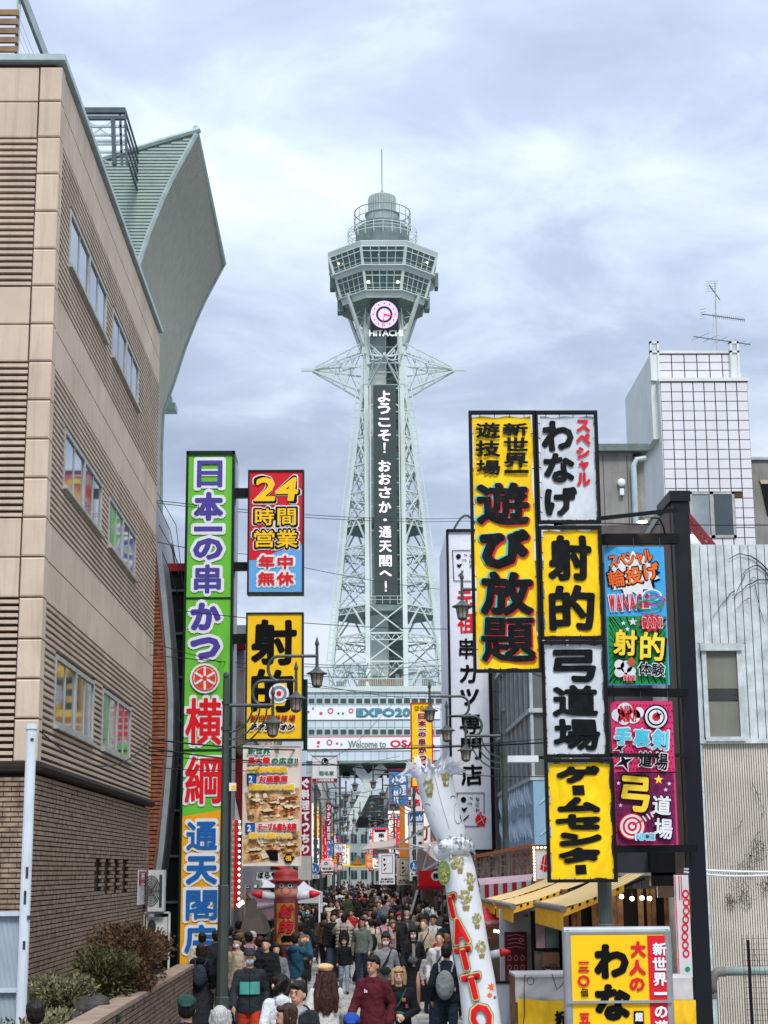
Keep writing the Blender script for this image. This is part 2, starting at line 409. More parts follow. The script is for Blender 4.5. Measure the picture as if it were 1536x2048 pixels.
for (y0, y1, z0, z1) in wins:
    fr = MB(); t = .07; ym = (y0 + y1) / 2
    for (a, b) in ((y0, ym), (ym, y1)):
        fr.box(XW - .07, XW + .012, a, b, z0 - .0, z0 + t); fr.box(XW - .07, XW + .012, a, b, z1 - t, z1)
        fr.box(XW - .07, XW + .012, a, a + t, z0 + t, z1 - t); fr.box(XW - .07, XW + .012, b - t, b, z0 + t, z1 - t)
        fr.box(XW - .06, XW - .004, (a + b) / 2 - .03, (a + b) / 2 + .03, z0 + t, z1 - t)
    wf = fr.build('window', m_alu, tb)
    for (a, b) in ((y0, ym), (ym, y1)):
        m_ = (a + b) / 2
        for (c, d_) in ((a + t, m_ - .03), (m_ + .03, b - t)):
            pn = MB().box(XW - .04, XW - .018, c, d_, z0 + t, z1 - t).build('pane', M('window_mirror', '#8b9aa8', rough=.06, metal=.75, var=.12, scale=.6), tb); pn.parent = wf
    MB().box(XW - .1, XW + .07, y0 - .03, y1 + .03, z0 - .06, z0 - .002).build('sill', m_alu, tb).parent = wf
cp = MB().box(-11, XW + .06, YN - .06, YN + .25, ztop, ztop + .10).box(XW - .2, XW + .06, YN + .25, YF, ztop, ztop + .10)
cp.build('parapet_cap', m_cap, tb)
mb = MB().tube([(-11, YN - .02, ZL[18] - .06), (XW + .03, YN - .02, ZL[18] - .06), (XW + .03, YF, ZL[18] - .06)], .085, 8)
mb.build('moulding', m_mort, tb)
def brick_wall(th, plane, c, a0, a1, z0, z1, mat, holes=(), near=300, key=None, bl=.215, bh=.052, pz=.070, depth=.05, sgn=1):
    """courses of single bricks on plane x=c or y=c; joints stay open and recessed"""
    items = []; n = int((z1 - z0) / pz)
    for i in range(n):
        zz = z0 + i * pz; off = (i % 2) * (bl + .01) / 2; a = a0 - off
        while a < a1 - .02:
            s_, e_ = max(a, a0), min(a + bl, a1)
            if e_ - s_ > .03 and not any(h[0] < e_ and s_ < h[1] and h[2] < zz + bh and zz < h[3] for h in holes): items.append((s_, e_, zz))
            a += bl + .010
    items.sort(key=key or (lambda q: q[0]))
    st = MB()
    for k, (s_, e_, zz) in enumerate(items):
        pr_ = RND.uniform(0, .006)
        o0, o1 = (c - depth, c + pr_) if sgn > 0 else (c - pr_, c + depth)
        bx = (o0, o1, s_, e_) if plane == 'x' else (s_, e_, o0, o1)
        if k < near: piece('brick', *bx, zz, zz + bh, mat, th)
        else: st.box(*bx, zz, zz + bh)
    st.build('brickwork', mat, th, kind='stuff')
zb1 = ZL[18] - .15
slots = []
for a, b in ((193, 202), (212, 221), (231, 238), (247, 255)):
    q0, q1 = PXP(a, 1719, XW), PXP(b, 1719, XW); slots.append((q0.y, q1.y, PXP((a + b) / 2, 1782, XW).z, PXP((a + b) / 2, 1719, XW).z))
brick_wall(tb, 'x', XW, YN, YF, 0.3, zb1, m_brick, slots, near=230, key=lambda q: (q[2] < 1.3, q[0]))
brick_wall(tb, 'y', YN, -10, XW - .06, 1.6, zb1, m_brick, (), near=0, sgn=-1)
for s_ in slots: box_part('slot_window', XW - .095, XW - .07, s_[0], s_[1], s_[2], s_[3], m_dark, tb)
box_part('base_backing', -10.9, XW - .06, YN + .06, YF - .03, 0, zb1, m_mort, tb)
# louvred plant screen on the roof
sc_ = thing('roof_screen', 'brown louvred plant screen on the roof of the tan building, cut by the top edge', 'screen', (-7, YN + 3, ztop))
YS = YN + 2.2; xs = P(36, 60, YS).x; m_lv = M('louvre_brown', '#8a6f52', rough=0.7, var=.15); m_lvd = M('louvre_frame', '#9db0ae', rough=.5)
for i in range(16):
    z0 = ztop - .5 + i * .17
    inst('slat', unit_box(m_lv), sc_, ((xs - 9) / 2, YS, z0), (9 + xs, .05, .105))
    MB().add([(xs, YS, z0 - .05), (xs, YS + 8, z0 - .05), (xs - .05, YS + 8, z0 + .06), (xs - .05, YS, z0 + .06)], [(0, 1, 2, 3)]).build('slat', m_lv, sc_)
mb = MB()
for x in (-9, -8.2, -7.4, xs - .45, xs - .06): mb.box(x, x + .06, YS + .08, YS + .14, ztop - .6, ztop + 3)
mb.box(xs - .02, xs + .04, YS, YS + 8, ztop + 2.35, ztop + 2.6); mb.build('frame', m_lvd, sc_)

# white pole, corrugated fence
wp = thing('white_post', 'white painted steel post with torn stickers, standing before the brick corner', 'post', (0, 0, 0))
def vpost(th, name, px0, px1, ytop, ybot, d, mat, n=12):
    a, b = P((px0 + px1) / 2, ytop, d), P((px0 + px1) / 2, ybot, d); r = (px1 - px0) / 2 * d / 3377
    zb = 0.0; MB().tube([(a.x, d, zb), (a.x, d, a.z)], r, n).build(name, mat, th); return a, r
DW = 19.5; ORG[wp.name] = Vector((P(62, 1700, DW).x, DW, 0)); wp.location = ORG[wp.name]
m_wp = M('white_paint', '#c9d2da', rough=.5, var=.06, streak=.3)
a, r = vpost(wp, 'shaft', 53, 74, 1455, 2040, DW, m_wp)
MB().tube([(a.x, DW, a.z - .02), (a.x, DW, a.z + .04)], r * 1.25, 12).build('cap', m_wp, wp)
mb = MB()
for (px, py, w_, h_) in ((56, 1745, 5, 22), (52, 1795, 5, 26), (60, 1835, 7, 8), (50, 1890, 5, 16), (66, 1480, 6, 6)):
    q = P(px, py, DW); mb.box(q.x - w_ / 2 * .0058, q.x + w_ / 2 * .0058, DW - r - .003, DW - r * .7, q.z - h_ / 2 * .0058, q.z + h_ / 2 * .0058)
mb.build('sticker', M('sticker_dark', '#3b3f45', rough=.7, var=.4, scale=20), wp)
fn = thing('corrugated_fence', 'white corrugated metal site fence left of the white post', 'fence', (-5.5, 19.2, 0))
m_cw = M('corrugated_white', '#b9c6d2', rough=.45, var=.05, streak=.2)
X0, X1, Z0, Z1 = RECT(-60, 1832, 50, 2060, 19.7); Z0 = 0
mb = MB(); n = 44; st = (X1 - X0) / n
for i in range(n):
    a = X0 + i * st
    for q0, q1, d0, d1 in ((0, .3, 0, 0), (.3, .5, 0, .02), (.5, .8, .02, .02), (.8, 1, .02, 0)):
        mb.add([(a + q0 * st, 19.7 + d0, 0), (a + q1 * st, 19.7 + d1, 0), (a + q1 * st, 19.7 + d1, Z1), (a + q0 * st, 19.7 + d0, Z1)], [(0, 1, 2, 3)])
mb.build('sheet', m_cw, fn); MB().box(X0, X1, 19.64, 19.74, Z1, Z1 + .05).box(X0, X1, 19.64, 19.69, Z1 - .85, Z1 - .8).build('rail', m_cw, fn)

# planter with shrubs and stones
XP = -2.85; YP1 = PXP(386, 1932, XP).y; ZP = PXP(386, 1932, XP).z
pl = thing('brick_planter', 'long low brown brick planter along the foot of the tan building', 'planter', (XP - .8, 20, 0))
m_pb = M('planter_brick', '#6d5b50', rough=.85, var=.25, scale=5, bump=.2, two=rgb('#85705f'))
box_part('core', XP - .22, XP - .03, 12, YP1 - .03, 0, ZP - .03, m_mort, pl)
brick_wall(pl, 'x', XP, 13.5, YP1, .15, ZP - .03, m_pb, near=280, key=lambda q: -q[0] * .3 - q[2] * 4)
brick_wall(pl, 'y', YP1, XW, XP - .0, .15, ZP - .03, m_pb, near=0, sgn=1)
box_part('coping', XP - .28, XP + .02, 13.5, YP1 + .03, ZP - .03, ZP + .03, M('coping', '#8d7767', rough=.8, var=.2), pl)
box_part('end_wall_core', XW, XP - .05, YP1 - .2, YP1 - .055, 0, ZP - .04, m_mort, pl)
box_part('soil', XW + .02, XP - .23, 13.5, YP1 - .2, .2, ZP - .22, M('soil', '#2f261f', rough=1, var=.4, scale=8, bump=.8, bscale=20), pl)
def leaves(c, r, n, size, mat, parent, name='foliage', seed=1, flat_=0.0, hollow=.35, kind=None, aspect=.45, clumps=False):
    rn = random.Random(seed); mb = MB(); cs = [(rn.uniform(-.5, .5), rn.uniform(-.5, .5), rn.uniform(-.6, .5), rn.uniform(.35, .62)) for _ in range(9)]
    for _ in range(n):
        while True:
            p = Vector((rn.uniform(-1, 1), rn.uniform(-1, 1), rn.uniform(-1, 1)))
            if hollow < p.length < 1: break
        lump = .78 + .3 * math.sin(p.x * 5 + seed) * math.cos(p.y * 4 + p.z * 5)
        if clumps: k_ = rn.choice(cs); p = Vector((k_[0] + p.x * k_[3], k_[1] + p.y * k_[3], k_[2] + p.z * k_[3] * .9)); lump = 1.15
        q = Vector((c[0] + p.x * r[0] * lump, c[1] + p.y * r[1] * lump, c[2] + p.z * r[2] * lump))
        d = (p + Vector((rn.uniform(-.8, .8), rn.uniform(-.8, .8), rn.uniform(-.2, .9)))).normalized(); s_ = size * rn.uniform(.6, 1.3)
        t = d.cross(Vector((rn.uniform(-1, 1), rn.uniform(-1, 1), rn.uniform(-1, 1)))).normalized()
        mb.add([q, q + d * s_ * .5 + t * s_ * aspect * .5, q + d * s_, q + d * s_ * .5 - t * s_ * aspect * .5], [(0, 1, 2, 3)])
    return mb.build(name, mat, parent, kind=kind)
m_l1 = M('leaf_red_brown', '#46361f', rough=.6, var=.5, scale=7, two=rgb('#5f4229')); m_l2 = M('leaf_olive', '#35361f', rough=.6, var=.5, scale=6, two=rgb('#5c5832'))
m_l3 = M('leaf_pale', '#57583a', rough=.6, var=.5, scale=6, two=rgb('#8a8660')); m_stem = M('stem', '#33261c', rough=.9)
shrubs = [((325, 1905), 25.8, (.56, .8, .42), m_l1, 'rust tinged nandina shrub at the far end of the planter, under the air conditioners'),
          ((255, 1912), 24.2, (.50, .7, .42), m_l1, 'rust tinged nandina shrub in the middle of the planter against the brick wall'),
          ((215, 1950), 22.8, (.42, .65, .34), m_l2, 'olive and brown shrub between the rocks and the coping'),
          ((130, 1993), 21.6, (.44, .55, .28), m_l3, 'pale dry leaved low shrub near the white post'),
          ((92, 1975), 22.6, (.24, .5, .22), m_l3, 'small pale shrub tucked behind the white post'),
          ((300, 1938), 23.5, (.5, .6, .36), m_l1, 'low reddish shrub spilling over the planter coping')]
for i, ((px, py), d, r, m_, lab) in enumerate(shrubs):
    c = P(px, py, d); c.z = max(c.z, ZP + r[2] * .3); c.x = min(c.x, XP - r[0] * .7)
    t = thing('shrub', lab, 'shrub', (c.x, d, ZP - .22), 'shrubs in the brick planter')
    leaves((c.x, d, c.z), r, 4200, .062, m_, t, seed=i + 3, hollow=.05, aspect=.5, clumps=True)
    mb = MB()
    for k in range(9):
        a = RND.uniform(0, 6.28); mb.tube([(c.x, d, ZP - .22), (c.x + .3 * r[0] * math.cos(a), d + .3 * r[1] * math.sin(a), c.z), (c.x + .7 * r[0] * math.cos(a), d + .7 * r[1] * math.sin(a), c.z + r[2] * .6)], [.012, .009, .004], 5)
    mb.build('stem', m_stem, t)
m_rock = M('rock', '#3c3b38', rough=.9, var=.4, scale=4, bump=.9, bscale=9)
for i, (px, py, d, r, lab) in enumerate(((185, 2015, 21.2, .19, 'dark grey boulder lying among the planter shrubs, the larger'), (212, 2035, 20.6, .13, 'smaller grey boulder beside the planter coping'), (152, 2040, 20.4, .11, 'small mossy stone at the near end of the planter'))):
    c = P(px, py, d); mb = MB(); mb.ell((c.x, d, c.z), (r * 1.2, r, r * .85), 16, 10)
    rn = random.Random(i); mb.v = [tuple(Vector(v) + (Vector(v) - c) * (.25 * math.sin(v[0] * 9 + i) * math.cos(v[2] * 11) + rn.uniform(-.06, .06))) for v in mb.v]
    tag(mb.build('rock', m_rock, None), lab, 'rock', 'stones in the planter')
MB().box(XW + .03, XP - .24, 14, YP1 - .3, ZP - .25, ZP - .12).build('ground_cover', m_l2, pl, kind='stuff')
for k in range(3): leaves((XW + .8, 16.5 + 3.6 * k, ZP - .1), (.75, 1.9, .16), 1300, .07, (m_l2, m_l3, m_l1)[k], pl, 'ground_cover', 40 + k, kind='stuff', hollow=0)

# air conditioners, notice
m_ac = M('ac_casing', '#bfc2bf', rough=.5, streak=.3); m_gr = M('grille_dark', '#3a3d3e', rough=.6)
for i, (r_, d, lab) in enumerate((((296, 1740, 328, 1823), 36.0, 'cream air conditioner outdoor unit bolted beside the end of the brick wall, the upper one'), ((292, 1835, 334, 1872), 36.2, 'lower air conditioner outdoor unit standing in a steel rack behind the shrubs'))):
    X0, X1, Z0, Z1 = RECT(*r_, d); t = thing('air_conditioner', lab, 'air conditioner', ((X0 + X1) / 2, d, Z0), 'air conditioner units')
    box_part('casing', X0, X1, d, d + .35, Z0, Z1, m_ac, t)
    mb = MB(); c = ((X0 + X1) / 2 - .1, (Z0 + Z1) / 2); rr = (Z1 - Z0) * .36
    for k in range(6): mb.tube([(c[0] + rr * (k + 1) / 6 * .6 * math.cos(u / 16 * 6.2832), d - .02, c[1] + rr * (k + 1) / 6 * math.sin(u / 16 * 6.2832)) for u in range(17)], .008, 4)
    for k in range(8): a_ = k * math.pi / 4; mb.bar((c[0], d - .02, c[1]), (c[0] + rr * .6 * math.cos(a_), d - .02, c[1] + rr * math.sin(a_)), .008)
    mb.build('fan_grille', m_gr, t)
    if i: MB().bar((X0 - .05, d, 0), (X0 - .05, d, Z1 + .1), .04).bar((X1 + .05, d, 0), (X1 + .05, d, Z1 + .1), .04).bar((X0 - .05, d, Z1 + .1), (X1 + .05, d, Z1 + .1), .04).build('rack', m_ac, t)
    else: MB().box(X1 - .1, X1 - .04, d - .02, d, Z0 + .1, Z1 - .1).build('label_plate', m_gr, t)
nb = thing('wall_notice', 'small red and white notice fixed to the end of the brick wall', 'notice', (XW, YF - .8, 2))
q0, q1 = PXP(275, 1740, XW), PXP(289, 1808, XW)
box_part('board', XW + .008, XW + .03, q0.y, q1.y, q1.z, q0.z, M('notice_white', '#c9c7c4'), nb)
zz = q0.z - (q0.z - q1.z) * .45; box_part('red_field', XW + .03, XW + .034, q0.y + .03, q1.y - .03, zz, q0.z - .03, M('notice_red', '#a03a3c'), nb)
mb = MB()
for k in range(3):
    put(mb, '消火栓'[k], 0, 0, .16, .16, 0, bold=.01); 
    for j in range(len(mb.v) - 0): pass
mb = MB()
for k, ch in enumerate('新世界'):
    t_ = MB(); put(t_, ch, 0, 0, (q1.y - q0.y) * .5, .16, 0, bold=.012, copies=4)
    mb.add([(XW + .036 - v[1], (q0.y + q1.y) / 2 + v[0], q0.z - .13 - k * .19 + v[2]) for v in t_.v], t_.f)
mb.build('lettering', M('notice_white', '#c9c7c4'), nb)

# ================================================================== SAIL-ROOFED BUILDING BEHIND
m_sail = M('sail_green', '#9fb0a8', rough=.5, var=.05, streak=.15); m_sail2 = M('sail_tan', '#bdbbaa', rough=.6, var=.06, streak=.2); m_trim = M('sail_trim', '#9fb2ae', rough=.45)
D1 = 50.0; Tn = P(391, 268, D1)
D2 = min((d for d in np.arange(54, 70, .1)), key=lambda d: abs(P(448, 528, d).z - Tn.z))
far = [(448, 528), (431, 559), (409, 600), (391, 640), (369, 696), (347, 765), (331, 809), (325, 830), (322, 900), (321, 1200)]
prof = [(P(a, b, D2).x, P(a, b, D2).z) for a, b in far]; prof[0] = (Tn.x, Tn.z)
A = P(196, 320, D1)
sb = thing('sail_roof_building', 'grey green metal clad building whose wall sweeps up into a pointed sail', 'building', (-9, D1, 0))
fx = lambda z: float(np.interp(z, [p[1] for p in prof][::-1], [p[0] for p in prof][::-1]))
mb = MB(); zs = np.linspace(prof[-1][1], Tn.z, 40)
lft = -12.0
def ztopc(x): return A.z + (Tn.z - A.z) * max(0, min(1, (x - A.x) / (Tn.x - A.x)))
pts = [(lft, 0), (lft, A.z - .6), (A.x, A.z)] + [p for p in prof] + [(prof[-1][0], 0)]
mb.prism(pts, D1 + .06, D1 + .10); mb.build('end_wall', m_sail, sb)
p_ = .112; z = 13.0
while z < Tn.z - .1:
    x1 = fx(z + p_ / 2); x0 = lft
    if z > A.z - .3: x0 = A.x + (z + p_ - A.z) / (Tn.z - A.z) * (Tn.x - A.x)
    if x1 - x0 > .1: piece('rib', x0, x1, D1, D1 + .07, z, z + p_ * .62, m_sail, sb)
    z += p_
mb = MB(); ny = 80
fine = [(fx(z_), z_) for z_ in np.linspace(Tn.z, prof[-1][1], 36)] + [(prof[-1][0], 0)]
for j in range(ny):
    ya, yb = D1 + .06 + (D2 - D1) * j / ny, D1 + .06 + (D2 - D1) * (j + .62) / ny; yc = D1 + .06 + (D2 - D1) * (j + 1) / ny
    for (xa, za), (xb, zb) in zip(fine[:-1], fine[1:]):
        mb.add([(xa, ya, za), (xa, yb, za), (xb, yb, zb), (xb, ya, zb)], [(0, 1, 2, 3)])
        mb.add([(xa - .06, yb, za), (xa - .06, yc, za), (xb - .06, yc, zb), (xb - .06, yb, zb)], [(0, 1, 2, 3)])
        mb.add([(xa, yb, za), (xa - .06, yb, za), (xb - .06, yb, zb), (xb, yb, zb)], [(0, 1, 2, 3)])
mb.build('ribbed_side', m_sail2, sb)
MB().tube([(x + .03, D1, z_) for x, z_ in fine], .09, 6).tube([(x + .02, D2, z_) for x, z_ in fine], .07, 6).tube([(Tn.x, D1 - .05, Tn.z + .2), (Tn.x + .02, D2, Tn.z)], .09, 6).tube([(A.x - 3, D1, A.z - .55), (A.x, D1, A.z), (Tn.x + .15, D1, Tn.z + .15)], .1, 6).build('edge_trim', m_trim, sb)
mb = MB(); mb.quad((A.x, D1, A.z), (Tn.x, D1, Tn.z), (Tn.x, D2, Tn.z), (A.x, D2, A.z)); mb.build('roof', m_sail2, sb)
q = P(338, 800, D2); MB().box(q.x - .45, q.x + .25, D2, D2 + .8, q.z - .35, q.z - .1).box(q.x - .35, q.x + .1, D2, D2 + .6, q.z - .1, q.z + .15).build('gutter_bracket', m_trim, sb)
# roof-top steel frame
DF = 47.0; rf = thing('steel_frame', 'grey steel roof frame with louvre bars behind the tan building parapet', 'frame', (P(225, 300, DF).x, DF, 20))
m_st = M('frame_steel', '#4c585e', rough=.5)
def b3(mb, a, b, w_, d0=DF, d1=None): mb.bar(P(*a, d0), P(*b, d1 or d0), w_)
mb = MB(); b3(mb, (130, 222), (251, 222), .17); b3(mb, (130, 236), (251, 236), .12)
mb.build('top_beam', m_st, rf)
for k, (y_) in enumerate((253, 270, 282, 288, 304)): mb = MB(); b3(mb, (150, y_), (251, y_), .07); mb.build('louvre', m_cap, rf)
MB().bar(P(226, 236, DF), P(229, 330, DF), .12, .14).build('post', m_st, rf)
for px in (240, 250): MB().bar(P(px, 222, DF), P(px + 4, 330, DF), .07).build('post', m_st, rf)
pa = P(251, 222, DF)
for k in range(5):
    mb = MB(); mb.bar((pa.x, DF, pa.z - k * .32), (pa.x, DF + 7.0, pa.z - k * .32), .05, .07); mb.build('side_beam', m_st, rf)
mb = MB()
for a, b in (((175, 242), (225, 275)), ((225, 242), (175, 275)), ((185, 306), (225, 330))): b3(mb, a, b, .03)
mb.build('tie_rod', m_cap, rf)

# ================================================================== CURVED TILED TOWER
DB = 40.0; bt = thing('curved_tile_tower', 'orange brown tiled wall with a bulging grey metal edge, beyond the tan building', 'building', (-5.4, DB, 0))
bp = [(310, 1000), (322, 1090), (333, 1190), (342, 1290), (347, 1400), (346, 1500), (338, 1600), (328, 1700), (318, 1775), (300, 1880)]
bw = [(P(a, b, DB).x, P(a, b, DB).z) for a, b in bp]
bx_ = lambda z: float(np.interp(z, [p[1] for p in bw][::-1], [p[0] for p in bw][::-1]))
m_or = M('orange_tile', '#8a5238', rough=.7, var=.25, scale=7, two=rgb('#a8694a')); m_grey = M('edge_metal', '#8d9598', rough=.45, streak=.2)
z = .2; k = 0
mb = MB()
while z < bw[0][1] - .3:
    x1 = bx_(z) - .17; x0 = -6.3
    if z > bw[1][1]: x0 = max(x0, -6.3)
    if x1 > x0 + .04: piece('tile_row', x0, x1, DB, DB + .12, z, z + .072, m_or, bt)
    z += .098
pts = [(x - .19, z_) for x, z_ in bw]; pts2 = [(x, z_) for x, z_ in bw][::-1]
MB().prism([(-6.4, 0)] + [(-6.4, bw[0][1] - .6)] + [(x - .19, z_) for x, z_ in bw] + [(bw[-1][0], 0)], DB + .05, DB + 6).build('backing', m_mort, bt)
mb = MB()
for (xa, za), (xb, zb) in zip(bw[:-1], bw[1:]): mb.add([(xa - .13, DB - .05, za), (xa, DB - .05, za), (xb, DB - .05, zb), (xb - .13, DB - .05, zb), (xa, DB + 3, za), (xb, DB + 3, zb)], [(0, 1, 2, 3), (1, 4, 5, 2)])
mb.build('edge_band', m_grey, bt)
m_pk = M('edge_pink', '#8f6560', rough=.5)
for o in (.155, .185): MB().tube([(x - o, DB - .02, z_) for x, z_ in bw], .012, 5).build('edge_line', m_pk, bt)
mb = MB()
for a, b, c in (((312, 1000), (340, 1060), (358, 1150)), ((318, 1050), (340, 1090), (358, 1130)), ((322, 1100), (340, 1140), (356, 1190)), ((314, 985), (352, 1050), (366, 1170))):
    mb.tube([P(*a, DB), P(*b, DB + .5), P(*c, DB + 1)], .012, 4)
mb.build('stay_cable', m_st, bt)

# ================================================================== OBSERVATION TOWER
DT = 229.0
m_tw = M('tower_white', '#c2cec8', rough=.55, var=.06, scale=.3, streak=.25); m_tw2 = M('tower_grey_green', '#6f807b', rough=.7, var=.2, scale=.5)  # second tower colour, darker grey green for platforms, stairs, drums and fittings
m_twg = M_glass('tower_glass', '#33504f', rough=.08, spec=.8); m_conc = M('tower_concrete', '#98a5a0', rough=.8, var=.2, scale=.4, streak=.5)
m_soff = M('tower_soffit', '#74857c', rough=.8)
ot = thing('observation_tower', 'tall white steel lattice tower with a two storey octagonal viewing deck and a clock', 'tower', (P(772, 1380, DT).x, DT, 0))
TX, TY = ORG[ot.name].x, DT
def SXY(y): return (P(868, y, DT).x - P(768, y, DT).x) / 100   # metres per photograph pixel at that height
SX = SXY(560)
def TZ(y, dy=0.0): return P(769, y, DT + dy).z
lv = [(1400, 118), (1336, 112), (1280, 106), (1223, 100), (1160, 93), (1104, 87), (1049, 81), (995, 74), (940, 66.5), (885, 59.5), (830, 53), (782, 48)]
lvz = [TZ(a) for a, _ in lv]; lvr = [b * SXY(a) for a, b in lv]
def RO(z): return float(np.interp(z, lvz, lvr))
CI = 2.55
def legpts(z):
    r = RO(z) - .35; c = CI
    return [(TX + sx_ * c, TY - r, z) for sx_ in (-1, 1)] + [(TX + r, TY - c, z), (TX + r, TY + c, z)] + [(TX + sx_ * c, TY + r, z) for sx_ in (1, -1)] + [(TX - r, TY + c, z), (TX - r, TY - c, z)]
LP = [legpts(z) for z in lvz]
for k in range(8):
    mb = MB()
    for a, b in zip(LP[:-1], LP[1:]): mb.bar(a[k], b[k], .62 if k < 2 else .42)
    mb.build('leg', m_tw, ot)
for i, ring in enumerate(LP[1:]):
    mb = MB()
    for dz in (0, -.9):
        for k in range(8):
            if k == 0 and i > 1: continue
            a, b = Vector(ring[k]), Vector(ring[(k + 1) % 8]); a = a + Vector((0, 0, dz)); b = b + Vector((0, 0, dz)); mb.bar(a, b, .22 if dz == 0 else .12)
    for k in range(8):
        if k == 0 and i > 1: continue
        a, b = Vector(ring[k]), Vector(ring[(k + 1) % 8])
        for j in range(4):
            p0 = a.lerp(b, j / 4); p1 = a.lerp(b, (j + .5) / 4); p2 = a.lerp(b, (j + 1) / 4)
            p1 = p1 - Vector((0, 0, .9)); mb.bar(p0, p1, .09); mb.bar(p1, p2, .09)
    for a, b in ((0, 4), (1, 5), (2, 6), (3, 7)): pass
    c = [(TX - 2.4, TY - 2.4), (TX + 2.4, TY - 2.4), (TX + 2.4, TY + 2.4), (TX - 2.4, TY + 2.4)]
    for k, (u, v) in enumerate(((7, 0), (1, 2), (3, 4), (5, 6))):
        j = (0, 1, 2, 3)[k]; mb.bar(ring[u], (c[j][0], c[j][1], ring[u][2]), .15); mb.bar(ring[v], (c[j][0], c[j][1], ring[v][2]), .15)
    mb.build('ring_truss', m_tw, ot)
CB = {k: MB() for k in range(8)}
for i in range(len(LP) - 1):
    A_, B_ = LP[i], LP[i + 1]
    for k in (1, 3, 5, 7):
        mb = CB[k]
        a0, a1, b0, b1 = A_[k], A_[(k + 1) % 8], B_[k], B_[(k + 1) % 8]
        if i in (0, 2, 5): m_ = (Vector(b0) + Vector(b1)) / 2; mb.bar(a0, m_, .2); mb.bar(a1, m_, .2)
        else: mb.bar(a0, b1, .15); mb.bar(a1, b0, .15)
    for k in (2, 6): CB[k].bar(A_[k], B_[k + 1], .16); CB[k].bar(A_[k + 1], B_[k], .16)
    if i < 3 or i == 10:
        CB[0].bar(A_[0], B_[1], .16); CB[0].bar(A_[1], B_[0], .16)
    CB[4].bar(A_[4], B_[5], .14); CB[4].bar(A_[5], B_[4], .14)
for k in CB: CB[k].build('corner_brace' if k % 2 else 'face_brace', m_tw, ot)
for i in (3, 6):                                       # platforms
    z = lvz[i]; r = lvr[i]; mb = MB(); pr_ = legpts(z)
    o = [(p[0], p[1]) for p in pr_]; n = 8; kk = len(mb.v)
    mb.v += [(x, y, z - .1) for x, y in o] + [(x, y, z - .9) for x, y in o] + [(TX + (x - TX) * .45, TY + (y - TY) * .45, z - .1) for x, y in o] + [(TX + (x - TX) * .45, TY + (y - TY) * .45, z - .9) for x, y in o]
    for k in range(8):
        j = (k + 1) % 8; mb.f += [(k, j, 8 + j, 8 + k), (k, 16 + k, 16 + j, j), (8 + k, 8 + j, 24 + j, 24 + k)]
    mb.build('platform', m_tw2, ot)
    mb = MB()
    for k in range(8):
        a, b = Vector(pr_[k]), Vector(pr_[(k + 1) % 8])
        for zz in (.6, 1.1): mb.bar(a + Vector((0, 0, zz)), b + Vector((0, 0, zz)), .06)
        for j in range(5): q = a.lerp(b, j / 5); mb.bar(q, q + Vector((0, 0, 1.1)), .06)
    mb.build('railing', m_tw, ot)
for s_ in (-1, 1):                                     # ladder chords on both flanks
    for yy in (-CI, ):
        mb = MB(); pts = [(TX + s_ * (RO(z) + .42), TY + yy, z) for z in lvz]
        for a, b in zip(pts[:-1], pts[1:]): mb.bar(a, b, .17)
        z = lvz[0]
        while z < lvz[-1]:
            mb.bar((TX + s_ * (RO(z) + .42), TY + yy, z), (TX + s_ * (RO(z) - .35), TY + yy, z), .11); z += 1.05
        mb.build('flank_ladder', m_tw, ot)
# lift shaft and stair
zt = TZ(600); MB().box(TX - 2.6, TX + .3, TY - 1.5, TY + 2, 22, zt).build('lift_shaft', m_tw, ot)
mb = MB(); z = 22
MB().box(TX + .5, TX + 2.4, TY + 1.0, TY + 1.2, 22, zt).build('stair_backing', m_tw2, ot)
k = 0
while z < zt - 2:
    mb.bar((TX + .5, TY - 1, z), (TX + 2.4, TY - 1, z + 1.6), .22, .5) if k % 2 else mb.bar((TX + 2.4, TY - 1, z), (TX + .5, TY - 1, z + 1.6), .22, .5)
    mb.bar((TX + .4, TY - 1.6, z), (TX + 2.5, TY - 1.6, z), .1); z += 1.6; k += 1
for x in (TX + .4, TX + 2.5): mb.bar((x, TY - 1.6, 22), (x, TY - 1.6, zt), .14)
mb.build('stairway', m_tw2, ot)
# neck: columns carry on to the deck, struts flare out
top = lvz[-1]; zN = TZ(612)
for k, p in enumerate(LP[-1]):
    q = Vector(p); e_ = Vector((TX + (q.x - TX) * (.82), TY + (q.y - TY) * .82, zN)); MB().bar(q, e_, .75 if k < 2 else .5).build('neck_column', m_tw, ot)
for s_ in (-1, 1):
    for yy in (-1, 1):
        mb = MB(); a = Vector((TX + s_ * 2.9, TY + yy * 2.6, TZ(700))); b = Vector((TX + s_ * 5.2, TY + yy * 4.2, TZ(606)))
        mb.bar(a, b, .42); mb.bar((a.x, a.y, a.z), (TX + s_ * 2.4, TY + yy * 4.2, TZ(606)), .2)
        for t in (.3, .55, .8):
            q = a.lerp(b, t); mb.bar(q, (TX + s_ * 2.7, TY + yy * 2.6, q.z), .14); mb.bar(q, (TX + s_ * 2.7, TY + yy * 2.6, q.z + 1.8), .1)
        mb.build('flaring_strut', m_tw, ot)
mb = MB(); z = top
while z < zN:
    for a, b in ((0, 1), (2, 3), (4, 5), (6, 7), (1, 2), (7, 0)):
        f = 1 - .18 * (z - top) / (zN - top); p, q = LP[-1][a], LP[-1][b]
        mb.bar((TX + (p[0] - TX) * f, TY + (p[1] - TY) * f, z), (TX + (q[0] - TX) * f, TY + (q[1] - TY) * f, z + (1.9 if a in (1, 7) else 0)), .13)
    z += 1.9
mb.build('neck_brace', m_tw, ot)
